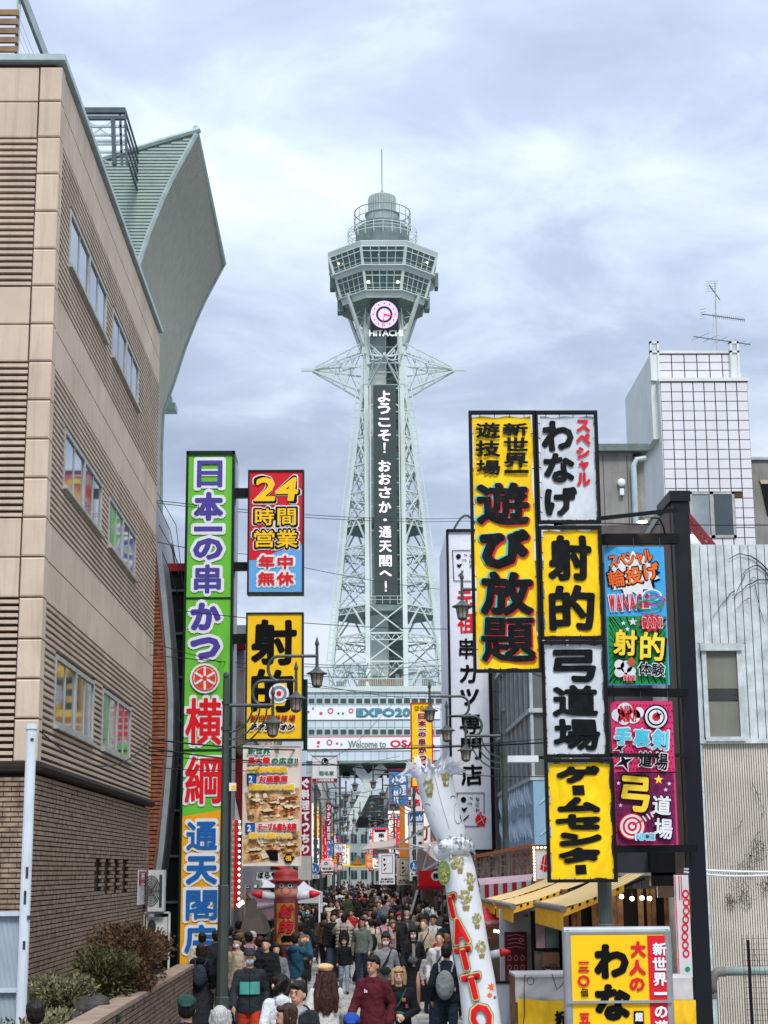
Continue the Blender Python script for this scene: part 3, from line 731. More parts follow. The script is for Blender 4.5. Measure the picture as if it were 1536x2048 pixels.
# four wings
zc_ = TZ(731, -2); rt = 11.0; Rw = 164 * SXY(731)
for k in range(4):
    a = math.pi / 2 * k; c, s_ = math.cos(a), math.sin(a)
    if k == 3: Rk = 7.5
    elif k == 1: Rk = 8.5
    else: Rk = Rw
    def W(r, t, z): return (TX + r * c - t * s_, TY + r * s_ + t * c, z)
    zu, zl = TZ(686, -2), TZ(782, -2); mb = MB()
    tip = W(Rk - 1.4, 0, zc_)
    mb2 = MB()
    for t in (-2.4, 2.4):
        mb.bar(W(2.9, t, zu), W(Rk - 2, t * .12, zc_ + .3), .17); mb.bar(W(3.3, t, zl), W(Rk - 1.6, t * .1, zc_ - .2), .19); mb.bar(W(3.3, t, zl + 1.1), W(Rk - 1.6, t * .1, zc_ - .2), .1)
        mb.bar(W(3.0, t * 1.15, zc_ + 1.5), W(6.2, t * .8, zc_ + .35), .2); mb.bar(W(6.2, t * .8, zc_ + .35), W(Rk - 1.5, 0, zc_), .18)
        mb.bar(W(3.0, t * 1.1, zc_ - .3), W(Rk - 1.5, 0, zc_), .2)
        for (r0, f0, r1, f1) in ((3.2, 1, 4.6, 0), (4.6, 0, 4.6, 1), (4.6, 1, 6.2, 0), (6.2, 0, 6.4, 1), (6.4, 1, 8.0, 0), (3.2, -1, 4.8, 0), (4.8, 0, 5.6, -1), (5.6, -1, 6.8, 0), (6.8, 0, 7.4, -1)):
            if r1 > Rk - 1: continue
            def zz(r, f): return zc_ + (0 if f == 0 else (zu - zc_ if f > 0 else zl - zc_) * max(0, 1 - (r - 3) / (Rk - 4.6)))
            ta = t * max(.1, 1 - (r0 - 3) / (Rk - 3)); tb_ = t * max(.1, 1 - (r1 - 3) / (Rk - 3))
            mb.bar(W(r0, ta, zz(r0, f0)), W(r1, tb_, zz(r1, f1)), .11)
    for r in (3.2, 4.8, 6.4): mb.bar(W(r, -2.4 * (1 - (r - 3) / Rk), zc_), W(r, 2.4 * (1 - (r - 3) / Rk), zc_), .13)
    mb.bar(W(Rk - 2.6, 0, zc_), W(Rk, 0, zc_), .32, .42)
    mb.build('wing', m_tw, ot)
mb = MB()
oct_ = lambda r, z, off=math.pi / 8: [(TX + r / math.cos(math.pi / 8) * math.cos(off + math.pi / 4 * k), TY + r / math.cos(math.pi / 8) * math.sin(off + math.pi / 4 * k), z) for k in range(8)]
def octloft(levels, name, mat, capb=False, capt=False):
    mb = MB()
    for r, z in levels: mb.v += oct_(r, z)
    for i in range(len(levels) - 1):
        for k in range(8): j = (k + 1) % 8; mb.f.append((i * 8 + k, i * 8 + j, i * 8 + 8 + j, i * 8 + 8 + k))
    if capb: mb.f.append(tuple(range(8))[::-1])
    if capt: mb.f.append(tuple((len(levels) - 1) * 8 + k for k in range(8)))
    return mb.build(name, mat, ot)
def ZD(y): return P(769, y, DT - 3.1).z
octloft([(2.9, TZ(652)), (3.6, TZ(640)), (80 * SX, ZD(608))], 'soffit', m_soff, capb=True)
octloft([(80 * SX, ZD(608)), (83 * SX, ZD(597)), (89 * SX, ZD(597) + .02), (89 * SX, ZD(595)), (83 * SX, ZD(595) + .02)], 'lower_fascia', m_tw)
octloft([(93 * SX, ZD(559)), (96.5 * SX, ZD(552)), (103 * SX, ZD(552) + .02), (103 * SX, ZD(549.5)), (96.5 * SX, ZD(549.5) + .02)], 'middle_fascia', m_tw)
octloft([(106 * SX, ZD(516)), (109 * SX, ZD(507)), (109 * SX, ZD(505.5)), (106 * SX, ZD(505.5) + .01), (104 * SX, ZD(506.5))], 'parapet', m_tw, capt=True)
for (rb, zb, rt_, zt_, nm) in ((83, 594, 93, 559, 'lower'), (96.5, 549, 106, 516, 'upper')):
    z0, z1 = ZD(zb), ZD(zt_); r0, r1 = rb * SX, rt_ * SX
    octloft([(r0 - .8, z0), (r0 - .8, z0 + .05)], 'deck_floor', m_tw2, capb=True, capt=True)
    octloft([(r0 - 2.4, z0), (r1 - 2.4, z1)], 'inner_core', M('deck_interior', '#2a2623', rough=.8, var=.5, scale=.8), capt=False)
    for k in range(8):
        def F(u, v, push=0.0):
            r = r0 + (r1 - r0) * v + push; z = z0 + (z1 - z0) * v; o = oct_(r, z); a, b = Vector(o[k]), Vector(o[(k + 1) % 8]); return a.lerp(b, u)
        o = oct_(1, 0); mid = (Vector(o[k]) + Vector(o[(k + 1) % 8])) / 2
        if mid.y > TY + .8 * 1: continue               # the far faces cannot be seen from the street
        for i in range(5):
            for v0, v1 in ((.02, .72), (.78, .97)):
                a, b, c_, d_ = F(.03 + i * .188, v0), F(.03 + (i + 1) * .188 - .02, v0), F(.03 + (i + 1) * .188 - .02, v1), F(.03 + i * .188, v1)
                MB().quad(a, b, c_, d_).build('pane', m_twg, ot)
        mb = MB()
        for i in range(6): mb.bar(F(.02 + i * .188, 0, .03), F(.02 + i * .188, 1, .03), .10)
        for v in (.0, .75, 1.0): mb.bar(F(0, v, .03), F(1, v, .03), .11)
        for v in (.35,): mb.bar(F(0, v, .05), F(1, v, .05), .05)
        mb.bar(F(0, 0, .0), F(0, 1, .0), .34)
        mb.bar(F(0, 0.06, .5), F(1, 0.06, .5), .05)
        mb.build('window_frame', m_tw, ot)
m_lamp = M('lamp_warm', '#ffe2b0', emit=5.0, var=0)
for (px, py, r) in ((634, 1148, 1), (872, 1148, 1)):
    q = P(580 + px / 4.042, 280 + py / 4.042, DT - 6.5); MB().ell(q, .2, 8, 6).build('deck_lamp', m_lamp, ot)
for (px, py) in ((712, 927), (740, 925), (768, 928), (828, 935), (395, 1000), (1105, 990)):
    q = P(580 + px / 4.042, 280 + py / 4.042, DT - 7.0 if 600 < px < 1000 else DT - 4.6); MB().ell(q, .12, 6, 4).build('deck_lamp', m_lamp, ot)
for (r_) in ((660, 551, 671, 580), (675, 598, 688, 627), (869, 551, 876, 578), (849, 598, 859, 622)):
    X0, X1, Z0, Z1 = RECT(*r_, DT - 1); box_part('service_box', X0, X1, DT - 2, DT, Z0, Z1, m_tw2, ot)
# roof drums
zr = ZD(505.5)
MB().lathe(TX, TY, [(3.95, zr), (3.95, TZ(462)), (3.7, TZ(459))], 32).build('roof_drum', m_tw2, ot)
MB().lathe(TX, TY, [(2.45, TZ(462)), (2.45, TZ(434)), (2.6, TZ(432)), (2.6, TZ(431))], 28).build('upper_drum', m_conc, ot)
MB().lathe(TX, TY, [(2.05, TZ(431)), (2.05, TZ(397)), (1.9, TZ(395))], 32).build('water_drum', m_conc, ot)
mb = MB()
for i in range(32):
    a = 2 * math.pi * i / 32; mb.bar((TX + 2.08 * math.cos(a), TY + 2.08 * math.sin(a), TZ(430)), (TX + 2.08 * math.cos(a), TY + 2.08 * math.sin(a), TZ(398)), .06)
mb.build('drum_rib', m_tw, ot)
mb = MB()
def ringbar(r, z, w_, n=28): 
    for i in range(n):
        a, b = 2 * math.pi * i / n, 2 * math.pi * (i + 1) / n; mb.bar((TX + r * math.cos(a), TY + r * math.sin(a), z), (TX + r * math.cos(b), TY + r * math.sin(b), z), w_)
ringbar(4.15, TZ(427), .09); ringbar(4.15, TZ(443), .07); ringbar(4.15, TZ(458), .16)
for i in range(20):
    a = 2 * math.pi * i / 20; mb.bar((TX + 4.15 * math.cos(a), TY + 4.15 * math.sin(a), TZ(460)), (TX + 4.15 * math.cos(a), TY + 4.15 * math.sin(a), TZ(427)), .07)
mb.build('ring_railing', m_tw2, ot)
mb = MB()
for zz in (466, 472, 479): ringbar(5.1, TZ(zz), .07, 24)
for i in range(24):
    a = 2 * math.pi * i / 24; mb.bar((TX + 5.1 * math.cos(a), TY + 5.1 * math.sin(a), TZ(488)), (TX + 5.1 * math.cos(a), TY + 5.1 * math.sin(a), TZ(464)), .08); mb.bar((TX + 5.1 * math.cos(a), TY + 5.1 * math.sin(a), TZ(465)), (TX + 4.0 * math.cos(a), TY + 4.0 * math.sin(a), TZ(462)), .09)
mb.build('outer_railing', m_tw, ot)
MB().bar((TX, TY, TZ(396)), (TX, TY, TZ(380)), .16).bar((TX, TY, TZ(380)), (TX, TY, TZ(299)), .13).bar((TX, TY, TZ(380)), (TX - 1, TY, TZ(395)), .04).bar((TX, TY, TZ(380)), (TX + 1, TY, TZ(395)), .04).build('lightning_rod', m_tw2, ot)
# clock and name
yc_ = TY - 5.7; DC = yc_
m_cf = M('clock_face', '#cdb9e6', emit=.25, var=0); m_ck = M('clock_dark', '#131018', rough=.5); m_red = M('clock_red', '#d0202a', emit=.3, var=0)
X0, X1, Z0, Z1 = RECT(741, 598, 797, 659, DC); box_part('clock_housing', X0, X1, DC, DC + 1.6, Z0, Z1, m_ck, ot)
def lay(name, mat, k, fn, th, d): mb = MB(); fn(mb, d - k); return mb.build(name, mat, th)
lay('clock_face', m_cf, .03, lambda m, y: discpx(m, 768.5, 629, 27.5, DC, y), ot, DC)
lay('clock_ring', M('clock_ring', '#2b1f3f'), .06, lambda m, y: discpx(m, 768.5, 629, 16.5, DC, y, r_in=12.3), ot, DC)
mb = MB()
for i in range(12):
    a = math.pi / 6 * i; rectpx(mb, (768.5 + 22 * math.cos(a) - 1, 629 - 22 * math.sin(a) - 1.4, 768.5 + 22 * math.cos(a) + 1, 629 - 22 * math.sin(a) + 1.4), DC, DC - .06)
mb.build('hour_mark', M('clock_ring', '#2b1f3f'), ot)
lay('clock_hand', m_red, .09, lambda m, y: (linepx(m, [(768.5, 629), (784, 633)], 3.2, DC, y), linepx(m, [(769, 629), (765, 653)], 1.8, DC, y)), ot, DC)
mb = MB(); DL = TY - 5.2
pr(mb, 'HITACHI', (738, 660, 806, 673), DL, DL - .1, bold_px=.9, copies=6); mb.build('lettering', M('tower_letter', '#eef4f4', rough=.4, emit=.12, var=0), ot)  # faint glow added to the white letters to brighten them
MB().box(TX - 2.3, TX + 2.3, DL, DL + .3, TZ(680), TZ(656)).build('name_backing', m_tw2, ot)
# long display board
DBD = TY - 6.6
X0, X1, Z0, Z1 = RECT(747.5, 770, 793.5, 1207, DBD); box_part('display_board', X0, X1, DBD, DBD + .5, Z0, Z1, M('board_grey', '#3a4744', rough=.6, var=.05), ot)
m_led = M('led_white', '#f1dcec', emit=.35, var=0)
mb = MB()
yy = [(c, y) for c, y in zip('ようこそ！おおさか・通天閣へ！', (793, 817, 845, 871, 896, 932, 958, 985, 1014, 1040, 1064, 1093, 1122, 1147, 1173))]
for i, (c, y) in enumerate(yy):
    x = 768 + (y - 790) / 380 * 3.5
    w_, h_ = (25, 23)
    if c == '！': w_, h_ = 4.5, 21
    if c == '・': w_, h_ = 7, 7
    if c == 'へ': h_ = 12
    if c == 'こ': h_ = 18
    pr(mb, c, (x - w_ / 2, y - h_ / 2, x + w_ / 2, y + h_ / 2), DBD, DBD - .06, bold_px=1.1, copies=6, jit=.02)
mb.build('lettering', m_led, ot)
mb = MB()
for x in (X0 - .5, X1 + .35): mb.box(x, x + .15, DBD + .1, DBD + .4, Z0, Z1)
z = Z0
while z < Z1: mb.box(X0 - .5, X1 + .5, DBD + .52, DBD + .6, z, z + .12); z += 3.4
mb.build('board_mount', m_tw, ot)
# ================================================================== SIGN TOWERS ON THE LEFT
m_fr = M('sign_frame_dark', '#10261f', rough=.4, var=.05); m_blk = M('black_paint', '#090a0c', rough=.5, var=.1, spec=.2)
m_wht = M('print_white', '#dfe1e4', rough=.5, var=.03); m_prp = M('print_purple', '#4a3f92', rough=.5, var=.03); m_rd = M('print_red', '#d8101a', rough=.5, var=.04)
m_blu = M('print_blue', '#1560a8', rough=.5, var=.04); m_yel = M('print_yellow', '#f4c318', rough=.5, var=.04); m_ink = M('print_black', '#07090a', rough=.6, var=.03, spec=.12)
m_grn = M('sign_green', '#69bd3c', rough=.35, var=.04); m_org = M('sign_orange', '#eaa41c', rough=.35, var=.04)
m_sil = M('silver_frame', '#9da1a2', rough=.35, metal=.5, var=.1); m_dred = M('dark_red', '#8e1420', rough=.5, var=.08)
DG = 40.0
gs = thing('green_sign_tower', 'tall lime green and orange lightbox tower reading a kushikatsu shop name downwards', 'sign', (P(417, 1741, DG).x, DG, 0))
X0, X1, _, Z1 = RECT(368, 902, 470, 1980, DG); X0 = P(364, 1400, DG).x; X1 = P(464, 1400, DG).x
box_part('casing', X0, X1, DG + .02, DG + 1.1, 0.1, Z1, m_fr, gs)
mb = MB(); mb.box(X0, X0 + .06, DG - .03, DG + .02, .1, Z1).box(X1 - .06, X1, DG - .03, DG + .02, .1, Z1).box(X0, X1, DG - .03, DG + .02, Z1 - .1, Z1); 
for y_ in (1196, 1500): z = P(415, y_, DG).z; mb.box(X0, X1, DG - .01, DG + .02, z - .02, z + .02)
mb.build('frame', m_fr, gs)
box_part('side_panel', X1 + .002, X1 + .03, DG + .15, DG + 1.0, .3, Z1 - .25, m_sil, gs)
xa, xb = X0 + .06, X1 - .06
za, zb = P(360, 1633, DG).z, P(450, 1617, DG).z
MB().add([(xa, DG + .012, za), (xb, DG + .012, zb), (xb, DG + .012, Z1 - .1), (xa, DG + .012, Z1 - .1)], [(0, 1, 2, 3)]).build('green_face', m_grn, gs)
MB().add([(xa, DG + .011, .2), (xb, DG + .011, .2), (xb, DG + .011, zb), (xa, DG + .011, za)], [(0, 1, 2, 3)]).build('orange_face', m_org, gs)
g1 = [('日', (394, 921, 445, 975)), ('本', (388, 984, 447, 1042)), ('一', (388, 1053, 445, 1063)), ('の', (386, 1076, 446, 1120)), ('串', (388, 1129, 442, 1187)), ('か', (381, 1205, 442, 1261)), ('つ', (380, 1274, 441, 1319))]
g2 = [('横', (371, 1396, 444, 1490)), ('綱', (370, 1512, 443, 1607))]
g3 = [('通', (373, 1643, 435, 1700)), ('天', (372, 1712, 435, 1768)), ('閣', (372, 1780, 435, 1840)), ('店', (369, 1849, 432, 1906))]
L_ = Lay(DG, gs, DG, .008)
L_.layer('lettering_outline', m_wht, lambda m, y: prs(m, grow(g1 + g2 + g3, 6.5), DG, y, 10.5, copies=12, jit=.004))
L_.layer('lettering', m_prp, lambda m, y: prs(m, g1, DG, y, 4.2, copies=10))
L_.layer('lettering', m_rd, lambda m, y: prs(m, g2, DG, y, 3.6, copies=10))
L_.layer('lettering', m_blu, lambda m, y: prs(m, g3, DG, y, 3.2, copies=10))
m_wo = M('wheel_orange', '#d8431f', rough=.5, var=.03)
L_.layer('wheel_emblem', m_wht, lambda m, y: discpx(m, 410, 1357, 30, DG, y))
L_.layer('wheel_emblem', m_wo, lambda m, y: discpx(m, 410, 1357, 26, DG, y, r_in=23))
L_.layer('wheel_emblem', m_wo, lambda m, y: discpx(m, 410, 1357, 21, DG, y))
L_.layer('wheel_spoke', m_wht, lambda m, y: [linepx(m, [(410 + 4 * math.cos(a), 1357 - 4 * math.sin(a)), (410 + 22 * math.cos(a), 1357 - 22 * math.sin(a))], 4.5, DG, y) for a in [math.pi / 6 + math.pi / 3 * i for i in range(6)]])
L_.layer('wheel_hub', m_wo, lambda m, y: discpx(m, 410, 1357, 5, DG, y))

def blade(name, label, r, d, face, depth=.35, frame=m_fr, fw=3.5, group=None, cat='sign'):
    X0, X1, Z0, Z1 = RECT(*r, d); t = thing(name, label, cat, ((X0 + X1) / 2, d, Z0), group); f = fw * d / 3377
    box_part('casing', X0, X1, d + .01, d + depth, Z0, Z1, frame, t)
    MB().box(X0, X0 + f, d - .03, d + .01, Z0, Z1).box(X1 - f, X1, d - .03, d + .01, Z0, Z1).box(X0 + f, X1 - f, d - .03, d + .01, Z0, Z0 + f).box(X0 + f, X1 - f, d - .03, d + .01, Z1 - f, Z1).build('frame', frame, t)
    if face: MB().quad((X0 + f, d + .004, Z0 + f), (X1 - f, d + .004, Z0 + f), (X1 - f, d + .004, Z1 - f), (X0 + f, d + .004, Z1 - f)).build('face', face, t)
    return t, Lay(d, t, d, .006), (X0, X1, Z0, Z1)
m_sred = M('sign_red', '#d01f2b', rough=.35, var=.05); m_sblu = M('sign_skyblue', '#64a4da', rough=.35, var=.04); m_syel = M('sign_yellow', '#f2c11a', rough=.35, var=.04)
t, L_, bb = blade('hanging_sign', 'red and blue lightbox sign with yellow numerals 24, bracketed off the green tower', (495, 940, 608, 1188), DG - .3, m_sred)
Dg = DG - .3
L_.layer('blue_field', m_sblu, lambda m, y: polypx(m, [(498, 1184), (604, 1184), (604, 1088), (575, 1096), (551, 1105), (520, 1120), (498, 1121)], Dg, y))
a1 = [('24', (510, 955, 597, 1003)), ('時', (510, 1017, 548, 1051)), ('間', (555, 1017, 592, 1051)), ('営', (508, 1061, 549, 1095)), ('業', (553, 1060, 595, 1096))]
a2 = [('年', (517, 1111, 549, 1138)), ('中', (555, 1111, 586, 1138)), ('無', (516, 1144, 550, 1171)), ('休', (553, 1144, 588, 1171))]
L_.layer('lettering_outline', m_wht, lambda m, y: prs(m, grow(a1, 6.5), Dg, y, 7.5, copies=10, jit=.003))
L_.layer('lettering_outline', m_wht, lambda m, y: prs(m, grow(a2, 5), Dg, y, 7.5, copies=10, jit=.003))
L_.layer('lettering_outline', m_ink, lambda m, y: prs(m, grow(a1, 4), Dg, y, 5.6, copies=10, jit=.003))
L_.layer('lettering', m_yel, lambda m, y: prs(m, a1[1:], Dg, y, 1.5, copies=8))
L_.layer('lettering', m_yel, lambda m, y: prs(m, a1[:1], Dg, y, 3.6, copies=10, shear=.12))
L_.layer('lettering', m_rd, lambda m, y: prs(m, a2, Dg, y, 1.6, copies=8))
MB().box(P(468, 985, DG).x, P(497, 985, DG).x, DG, DG + .2, P(480, 994, DG).z, P(480, 976, DG).z).build('bracket', m_blk, t)
MB().box(P(466, 1133, DG).x, P(497, 1133, DG).x, DG, DG + .2, P(480, 1140, DG).z, P(480, 1124, DG).z).build('bracket', m_blk, t)
t, L_, bb = blade('hanging_sign', 'yellow sign with huge black shooting gallery characters and a target, below the 24 sign', (491, 1225, 607, 1481), Dg, m_syel)
L_.layer('lettering', m_ink, lambda m, y: prs(m, [('射', (502, 1239, 593, 1330)), ('的', (503, 1338, 588, 1424))], Dg, y, 5.6, copies=12, wob=.012))
L_.layer('target', m_wht, lambda m, y: discpx(m, 558, 1387, 20, Dg, y))
L_.layer('target', M('print_grey', '#7c828a', rough=.5), lambda m, y: discpx(m, 558, 1387, 15.5, Dg, y, r_in=10))
L_.layer('target', m_rd, lambda m, y: discpx(m, 558, 1387, 5, Dg, y))
L_.layer('lettering', m_dred, lambda m, y: prs(m, [(c, (501 + i * 15.2, 1430, 515 + i * 15.2, 1444)) for i, c in enumerate('新世界遊技場')], Dg, y, .9, shear=.15, copies=6))
L_.layer('lettering_outline', m_wht, lambda m, y: prs(m, [(c, (499 + i * 15, 1445, 516 + i * 15, 1464)) for i, c in enumerate('チャンピオン')], Dg, y, 2.6, shear=.3))
L_.layer('lettering', m_ink, lambda m, y: prs(m, [(c, (501 + i * 15, 1448, 514 + i * 15, 1461)) for i, c in enumerate('チャンピオン')], Dg, y, 1.2, shear=.3))
MB().box(P(463, 1275, DG).x, P(493, 1275, DG).x, DG, DG + .2, P(480, 1286, DG).z, P(480, 1268, DG).z).build('bracket', m_blk, t)
X0, X1, Z0, Z1 = RECT(606, 1357, 615, 1500, Dg); MB().tube([((X0 + X1) / 2, Dg + .2, Z0), ((X0 + X1) / 2, Dg + .2, Z1)], .05, 8).build('post', m_fr, t)

# poster banner
DPp = 39.2; m_pap = M('poster_paper', '#d8ccc0', rough=.6, var=.08); m_tat = M('poster_photo', '#c27a36', rough=.55, var=.45, scale=7.0, two=rgb('#f2c48c'))
t, L_, bb = blade('restaurant_poster', 'large sagging banner with dining room photographs and red and yellow captions', (485, 1491, 603, 1732), DPp, None, depth=.06, frame=m_pap, fw=2, cat='poster')
m_pg = M('print_green', '#1f6b44', rough=.5); m_tb = M('table_brown', '#6b3f22', rough=.5, var=.3, scale=9); m_cr = M('cream', '#e6d3b0', rough=.5, var=.1)
L_.layer('paper', m_pap, lambda m, y: rectpx(m, (487, 1493, 601, 1730), DPp, y))
L_.layer('photograph', m_tat, lambda m, y: (polypx(m, [(489, 1585), (599, 1575), (601, 1636), (509, 1645), (495, 1640)], DPp, y), polypx(m, [(486, 1674), (552, 1676), (557, 1720), (487, 1727)], DPp, y), polypx(m, [(553, 1668), (599, 1662), (600, 1712), (562, 1718)], DPp, y)))
def furn(m, y):
    for (a, b, w_, h_) in ((500, 1600, 26, 7), (535, 1606, 30, 6), (560, 1596, 34, 6), (520, 1622, 34, 9), (565, 1614, 28, 12), (492, 1700, 30, 7), (500, 1712, 20, 9), (570, 1690, 26, 8), (575, 1676, 20, 5)):
        polypx(m, [(a, b), (a + w_ * .7, b - 3), (a + w_, b + h_ * .5), (a + w_ * .2, b + h_)], DPp, y)
L_.layer('photograph_detail', m_tb, furn)
def furn3(m, y, sd):
    r_ = random.Random(sd)
    for q in range(34):
        a, b = r_.uniform(497, 590), r_.uniform(1592, 1634); w_, h_ = r_.uniform(4, 13), r_.uniform(1.5, 5)
        if q % 3 == 0: a, b = r_.uniform(489, 588), r_.uniform(1682, 1714)
        yy_ = y - q * .0001; polypx(m, [(a, b), (a + w_ * .7, b - h_ * .4), (a + w_, b + h_ * .5), (a + w_ * .2, b + h_)], DPp, yy_)
L_.layer('photograph_detail', M('photo_orange', '#b5591c', rough=.5, var=.3, scale=9), lambda m, y: furn3(m, y, 1)); L_.layer('photograph_detail', m_tb, lambda m, y: furn3(m, y, 2)); L_.layer('photograph_detail', M('cream', '#e6d3b0', rough=.5, var=.1), lambda m, y: furn3(m, y, 3))
def furn2(m, y):
    for (a, b, w_, h_) in ((502, 1598, 22, 4), (537, 1604, 24, 3), (523, 1619, 26, 5), (567, 1611, 22, 5), (495, 1698, 22, 4), (572, 1688, 18, 4), (496, 1586, 8, 12), (510, 1588, 10, 10), (526, 1588, 9, 9), (580, 1582, 12, 8), (512, 1680, 30, 8), (520, 1706, 28, 12)):
        polypx(m, [(a, b), (a + w_ * .7, b - 2), (a + w_, b + h_ * .5), (a + w_ * .2, b + h_)], DPp, y)
L_.layer('photograph_detail', m_cr, furn2)
L_.layer('photograph_detail', m_ink, lambda m, y: (polypx(m, [(530, 1700), (556, 1700), (556, 1722), (542, 1720)], DPp, y), rectpx(m, (494, 1548, 513, 1569), DPp, y), rectpx(m, (491, 1646, 510, 1666), DPp, y), discpx(m, 577, 1717, 10, DPp, y, n=6)))
L_.layer('caption_field', m_blu, lambda m, y: (rectpx(m, (496, 1550, 512, 1568), DPp, y), rectpx(m, (493, 1648, 509, 1665), DPp, y)))
cap = [('新世界', (496, 1496, 541, 1510), m_pg, 2), ('最大級', (496, 1514, 541, 1528), m_rd, 2), ('の広さ!!', (543, 1515, 597, 1528), m_pg, 1.6), ('大宴会場完備!', (496, 1533, 574, 1546), m_yel, 2),
       ('お座敷席', (519, 1551, 576, 1565), m_rd, 1.8), ('開放感あふれる大広間', (500, 1568, 588, 1581), m_yel, 1.6), ('テーブル席も充実', (516, 1646, 594, 1662), m_rd, 1.6), ('家族でも団体でもOK', (498, 1665, 584, 1678), m_yel, 1.6), ('福', (571, 1711, 583, 1722), m_yel, 1.0), ('福', (549, 1497, 558, 1508), m_ink, .6)]
L_.layer('caption_outline', m_wht, lambda m, y: [pr(m, c, (r[0] - 2, r[1] - 2, r[2] + 2, r[3] + 2), DPp, y, b + 1.8, copies=8) for c, r, q, b in cap[:8]])
for c, r, q, b in cap: L_.layer('caption', q, lambda m, y: pr(m, c, r, DPp, y, b * .55, copies=6))
L_.layer('caption', m_wht, lambda m, y: prs(m, [('2', (498, 1552, 506, 1566)), ('2', (495, 1650, 503, 1663))], DPp, y, 1.0))

# ================================================================== BUILDINGS ALONG THE LEFT OF THE LANE
m_wall = [M('wall_%d' % i, c, rough=.8, var=.12, scale=.8, streak=.4) for i, c in enumerate(('#8f8b84', '#a79f92', '#6f6a66', '#b3b0a8', '#857468', '#9aa5a5', '#54504d'))]
def building(name, label, x0, x1, y0, y1, h, mat, side=1, floors=3, cat='building', winmat=None, wx=3, top=True, group=None, front=True, skip=0):
    """x-face towards the lane on side (+1: at x1, -1: at x0); real openings with frames, panes, sills"""
    t = thing(name, label, cat, ((x0 + x1) / 2, y0, 0), group); winmat = winmat or m_glass
    box_part('wall', x0, x1, y0, y1, 0, h, mat, t)
    if top: box_part('parapet', x0 - .06, x1 + .06, y0 - .06, y1, h, h + .22, m_cap if RND.random() < .5 else mat, t)
    fh = (h - .8) / floors
    for f in range(skip, floors):
        z0 = .9 + f * fh + .25; z1 = z0 + fh * .5
        if front:
            n = max(1, int((x1 - x0) / 1.6)); st = (x1 - x0) / n
            for i in range(n):
                a = x0 + st * (i + .2); b = x0 + st * (i + .8)
                wf = MB().box(a, b, y0 - .05, y0 - .002, z0 - .06, z0).box(a, b, y0 - .05, y0 - .002, z1, z1 + .06).box(a - .06, a, y0 - .05, y0 - .002, z0 - .06, z1 + .06).box(b, b + .06, y0 - .05, y0 - .002, z0 - .06, z1 + .06).box((a + b) / 2 - .03, (a + b) / 2 + .03, y0 - .04, y0 - .002, z0, z1).build('window', m_alu, t)
                MB().box(a, b, y0 - .02, y0 - .004, z0, z1).build('pane', winmat, t).parent = wf
        xf = x1 if side > 0 else x0; n = max(1, int((y1 - y0) / wx)); st = (y1 - y0) / n
        for i in range(n):
            a = y0 + st * (i + .2); b = y0 + st * (i + .8); o0, o1 = (xf + .002, xf + .05) if side > 0 else (xf - .05, xf - .002)
            wf = MB().box(o0, o1, a - .06, b + .06, z0 - .06, z0).box(o0, o1, a - .06, b + .06, z1, z1 + .06).box(o0, o1, a - .06, a, z0, z1).box(o0, o1, b, b + .06, z0, z1).build('window', m_alu, t)
            MB().box(o0 + .005 * 0, (o0 + o1) / 2 if side > 0 else o1, a, b, z0, z1).build('pane', winmat, t).parent = wf
    return t
# dark slot building between tile tower and green sign
q = P(340, 1128, 41.5); q1 = P(366, 1128, 41.5)
t = thing('dark_building', 'narrow black clad building with a red coping behind the green sign tower', 'building', (q.x, 41.5, 0))
box_part('wall', q.x - .05, -3.9, 41.5, 46, 0, q.z - .2, m_blk, t); box_part('coping', q.x - .1, -3.88, 41.4, 46, q.z - .2, q.z, m_dred, t)
for k in range(9): box_part('strap', q.x + .02, q.x + .5, 41.42, 41.48, 1 + k * 1.1, 1.06 + k * 1.1, m_st, t)
# pinkish restaurant behind the signs
xr0, xr1 = P(463, 1500, 42).x, P(483, 1500, 42).x
t = building('restaurant_building', 'pale stained restaurant building with dark red boards behind the yellow shooting gallery sign', xr0 - 1.5, xr1 + .05, 42, 56, P(475, 1268, 42).z, M('pink_wall', '#a9a0a4', rough=.8, streak=.6, var=.1), 1, 3)
for i, (a, b, c_, d_) in enumerate(((466, 1270, 492, 1300), (478, 1600, 488, 1700), (474, 1480, 486, 1600))):
    X0, X1, Z0, Z1 = RECT(a, b, c_, d_, 41.9); box_part('red_board', X0, X1, 41.7, 41.95, Z0, Z1, m_dred, t)
t = thing('red_gable', 'round bulging relief ornament under the yellow sign, stone coloured', 'ornament', (P(480, 1480, 41.6).x, 41.6, 5))
c = P(479, 1478, 41.6); MB().ell(c, (.13, .13, .42), 14, 10).ell((c.x + .05, c.y, c.z + .35), (.1, .1, .12), 10, 8).build('relief', M('relief_stone', '#8d8271', rough=.8, var=.3), t)
# thin pink post beside lamp post
a = P(472, 1700, 38); MB().tube([(a.x, 38, 0), (a.x, 38, P(472, 1570, 38).z)], .05, 8)
t = thing('red_light_box_post', 'red fascia board edged with lit bulbs, rising beside the lamp post on the left', 'sign', (P(470, 1700, 41).x, 41, 1))
X0, X1, Z0, Z1 = RECT(464, 1640, 476, 1815, 41); box_part('board', X0, X1, 41, 41.3, Z0, Z1, m_rd, t)
m_bulb = M('bulb_warm', '#ffe9c4', emit=2.5, var=0); m_bulbr = M('bulb_red', '#ff4a4a', emit=.55, var=0)
for k in range(15): MB().ell((X1 + .03, 40.98, Z0 + .06 + k * (Z1 - Z0 - .1) / 14), .03, 6, 4).build('bulb', m_bulb, t)
t = thing('pointed_canopy', 'white triangular fabric canopy above the red bulb-lit board', 'canopy', (P(470, 1650, 41.2).x, 41.2, 4))
pts = [P(*p_, 41.2) for p_ in ((466, 1582), (484, 1668), (463, 1668))]; k = Vector((0, 1.6, -.1))
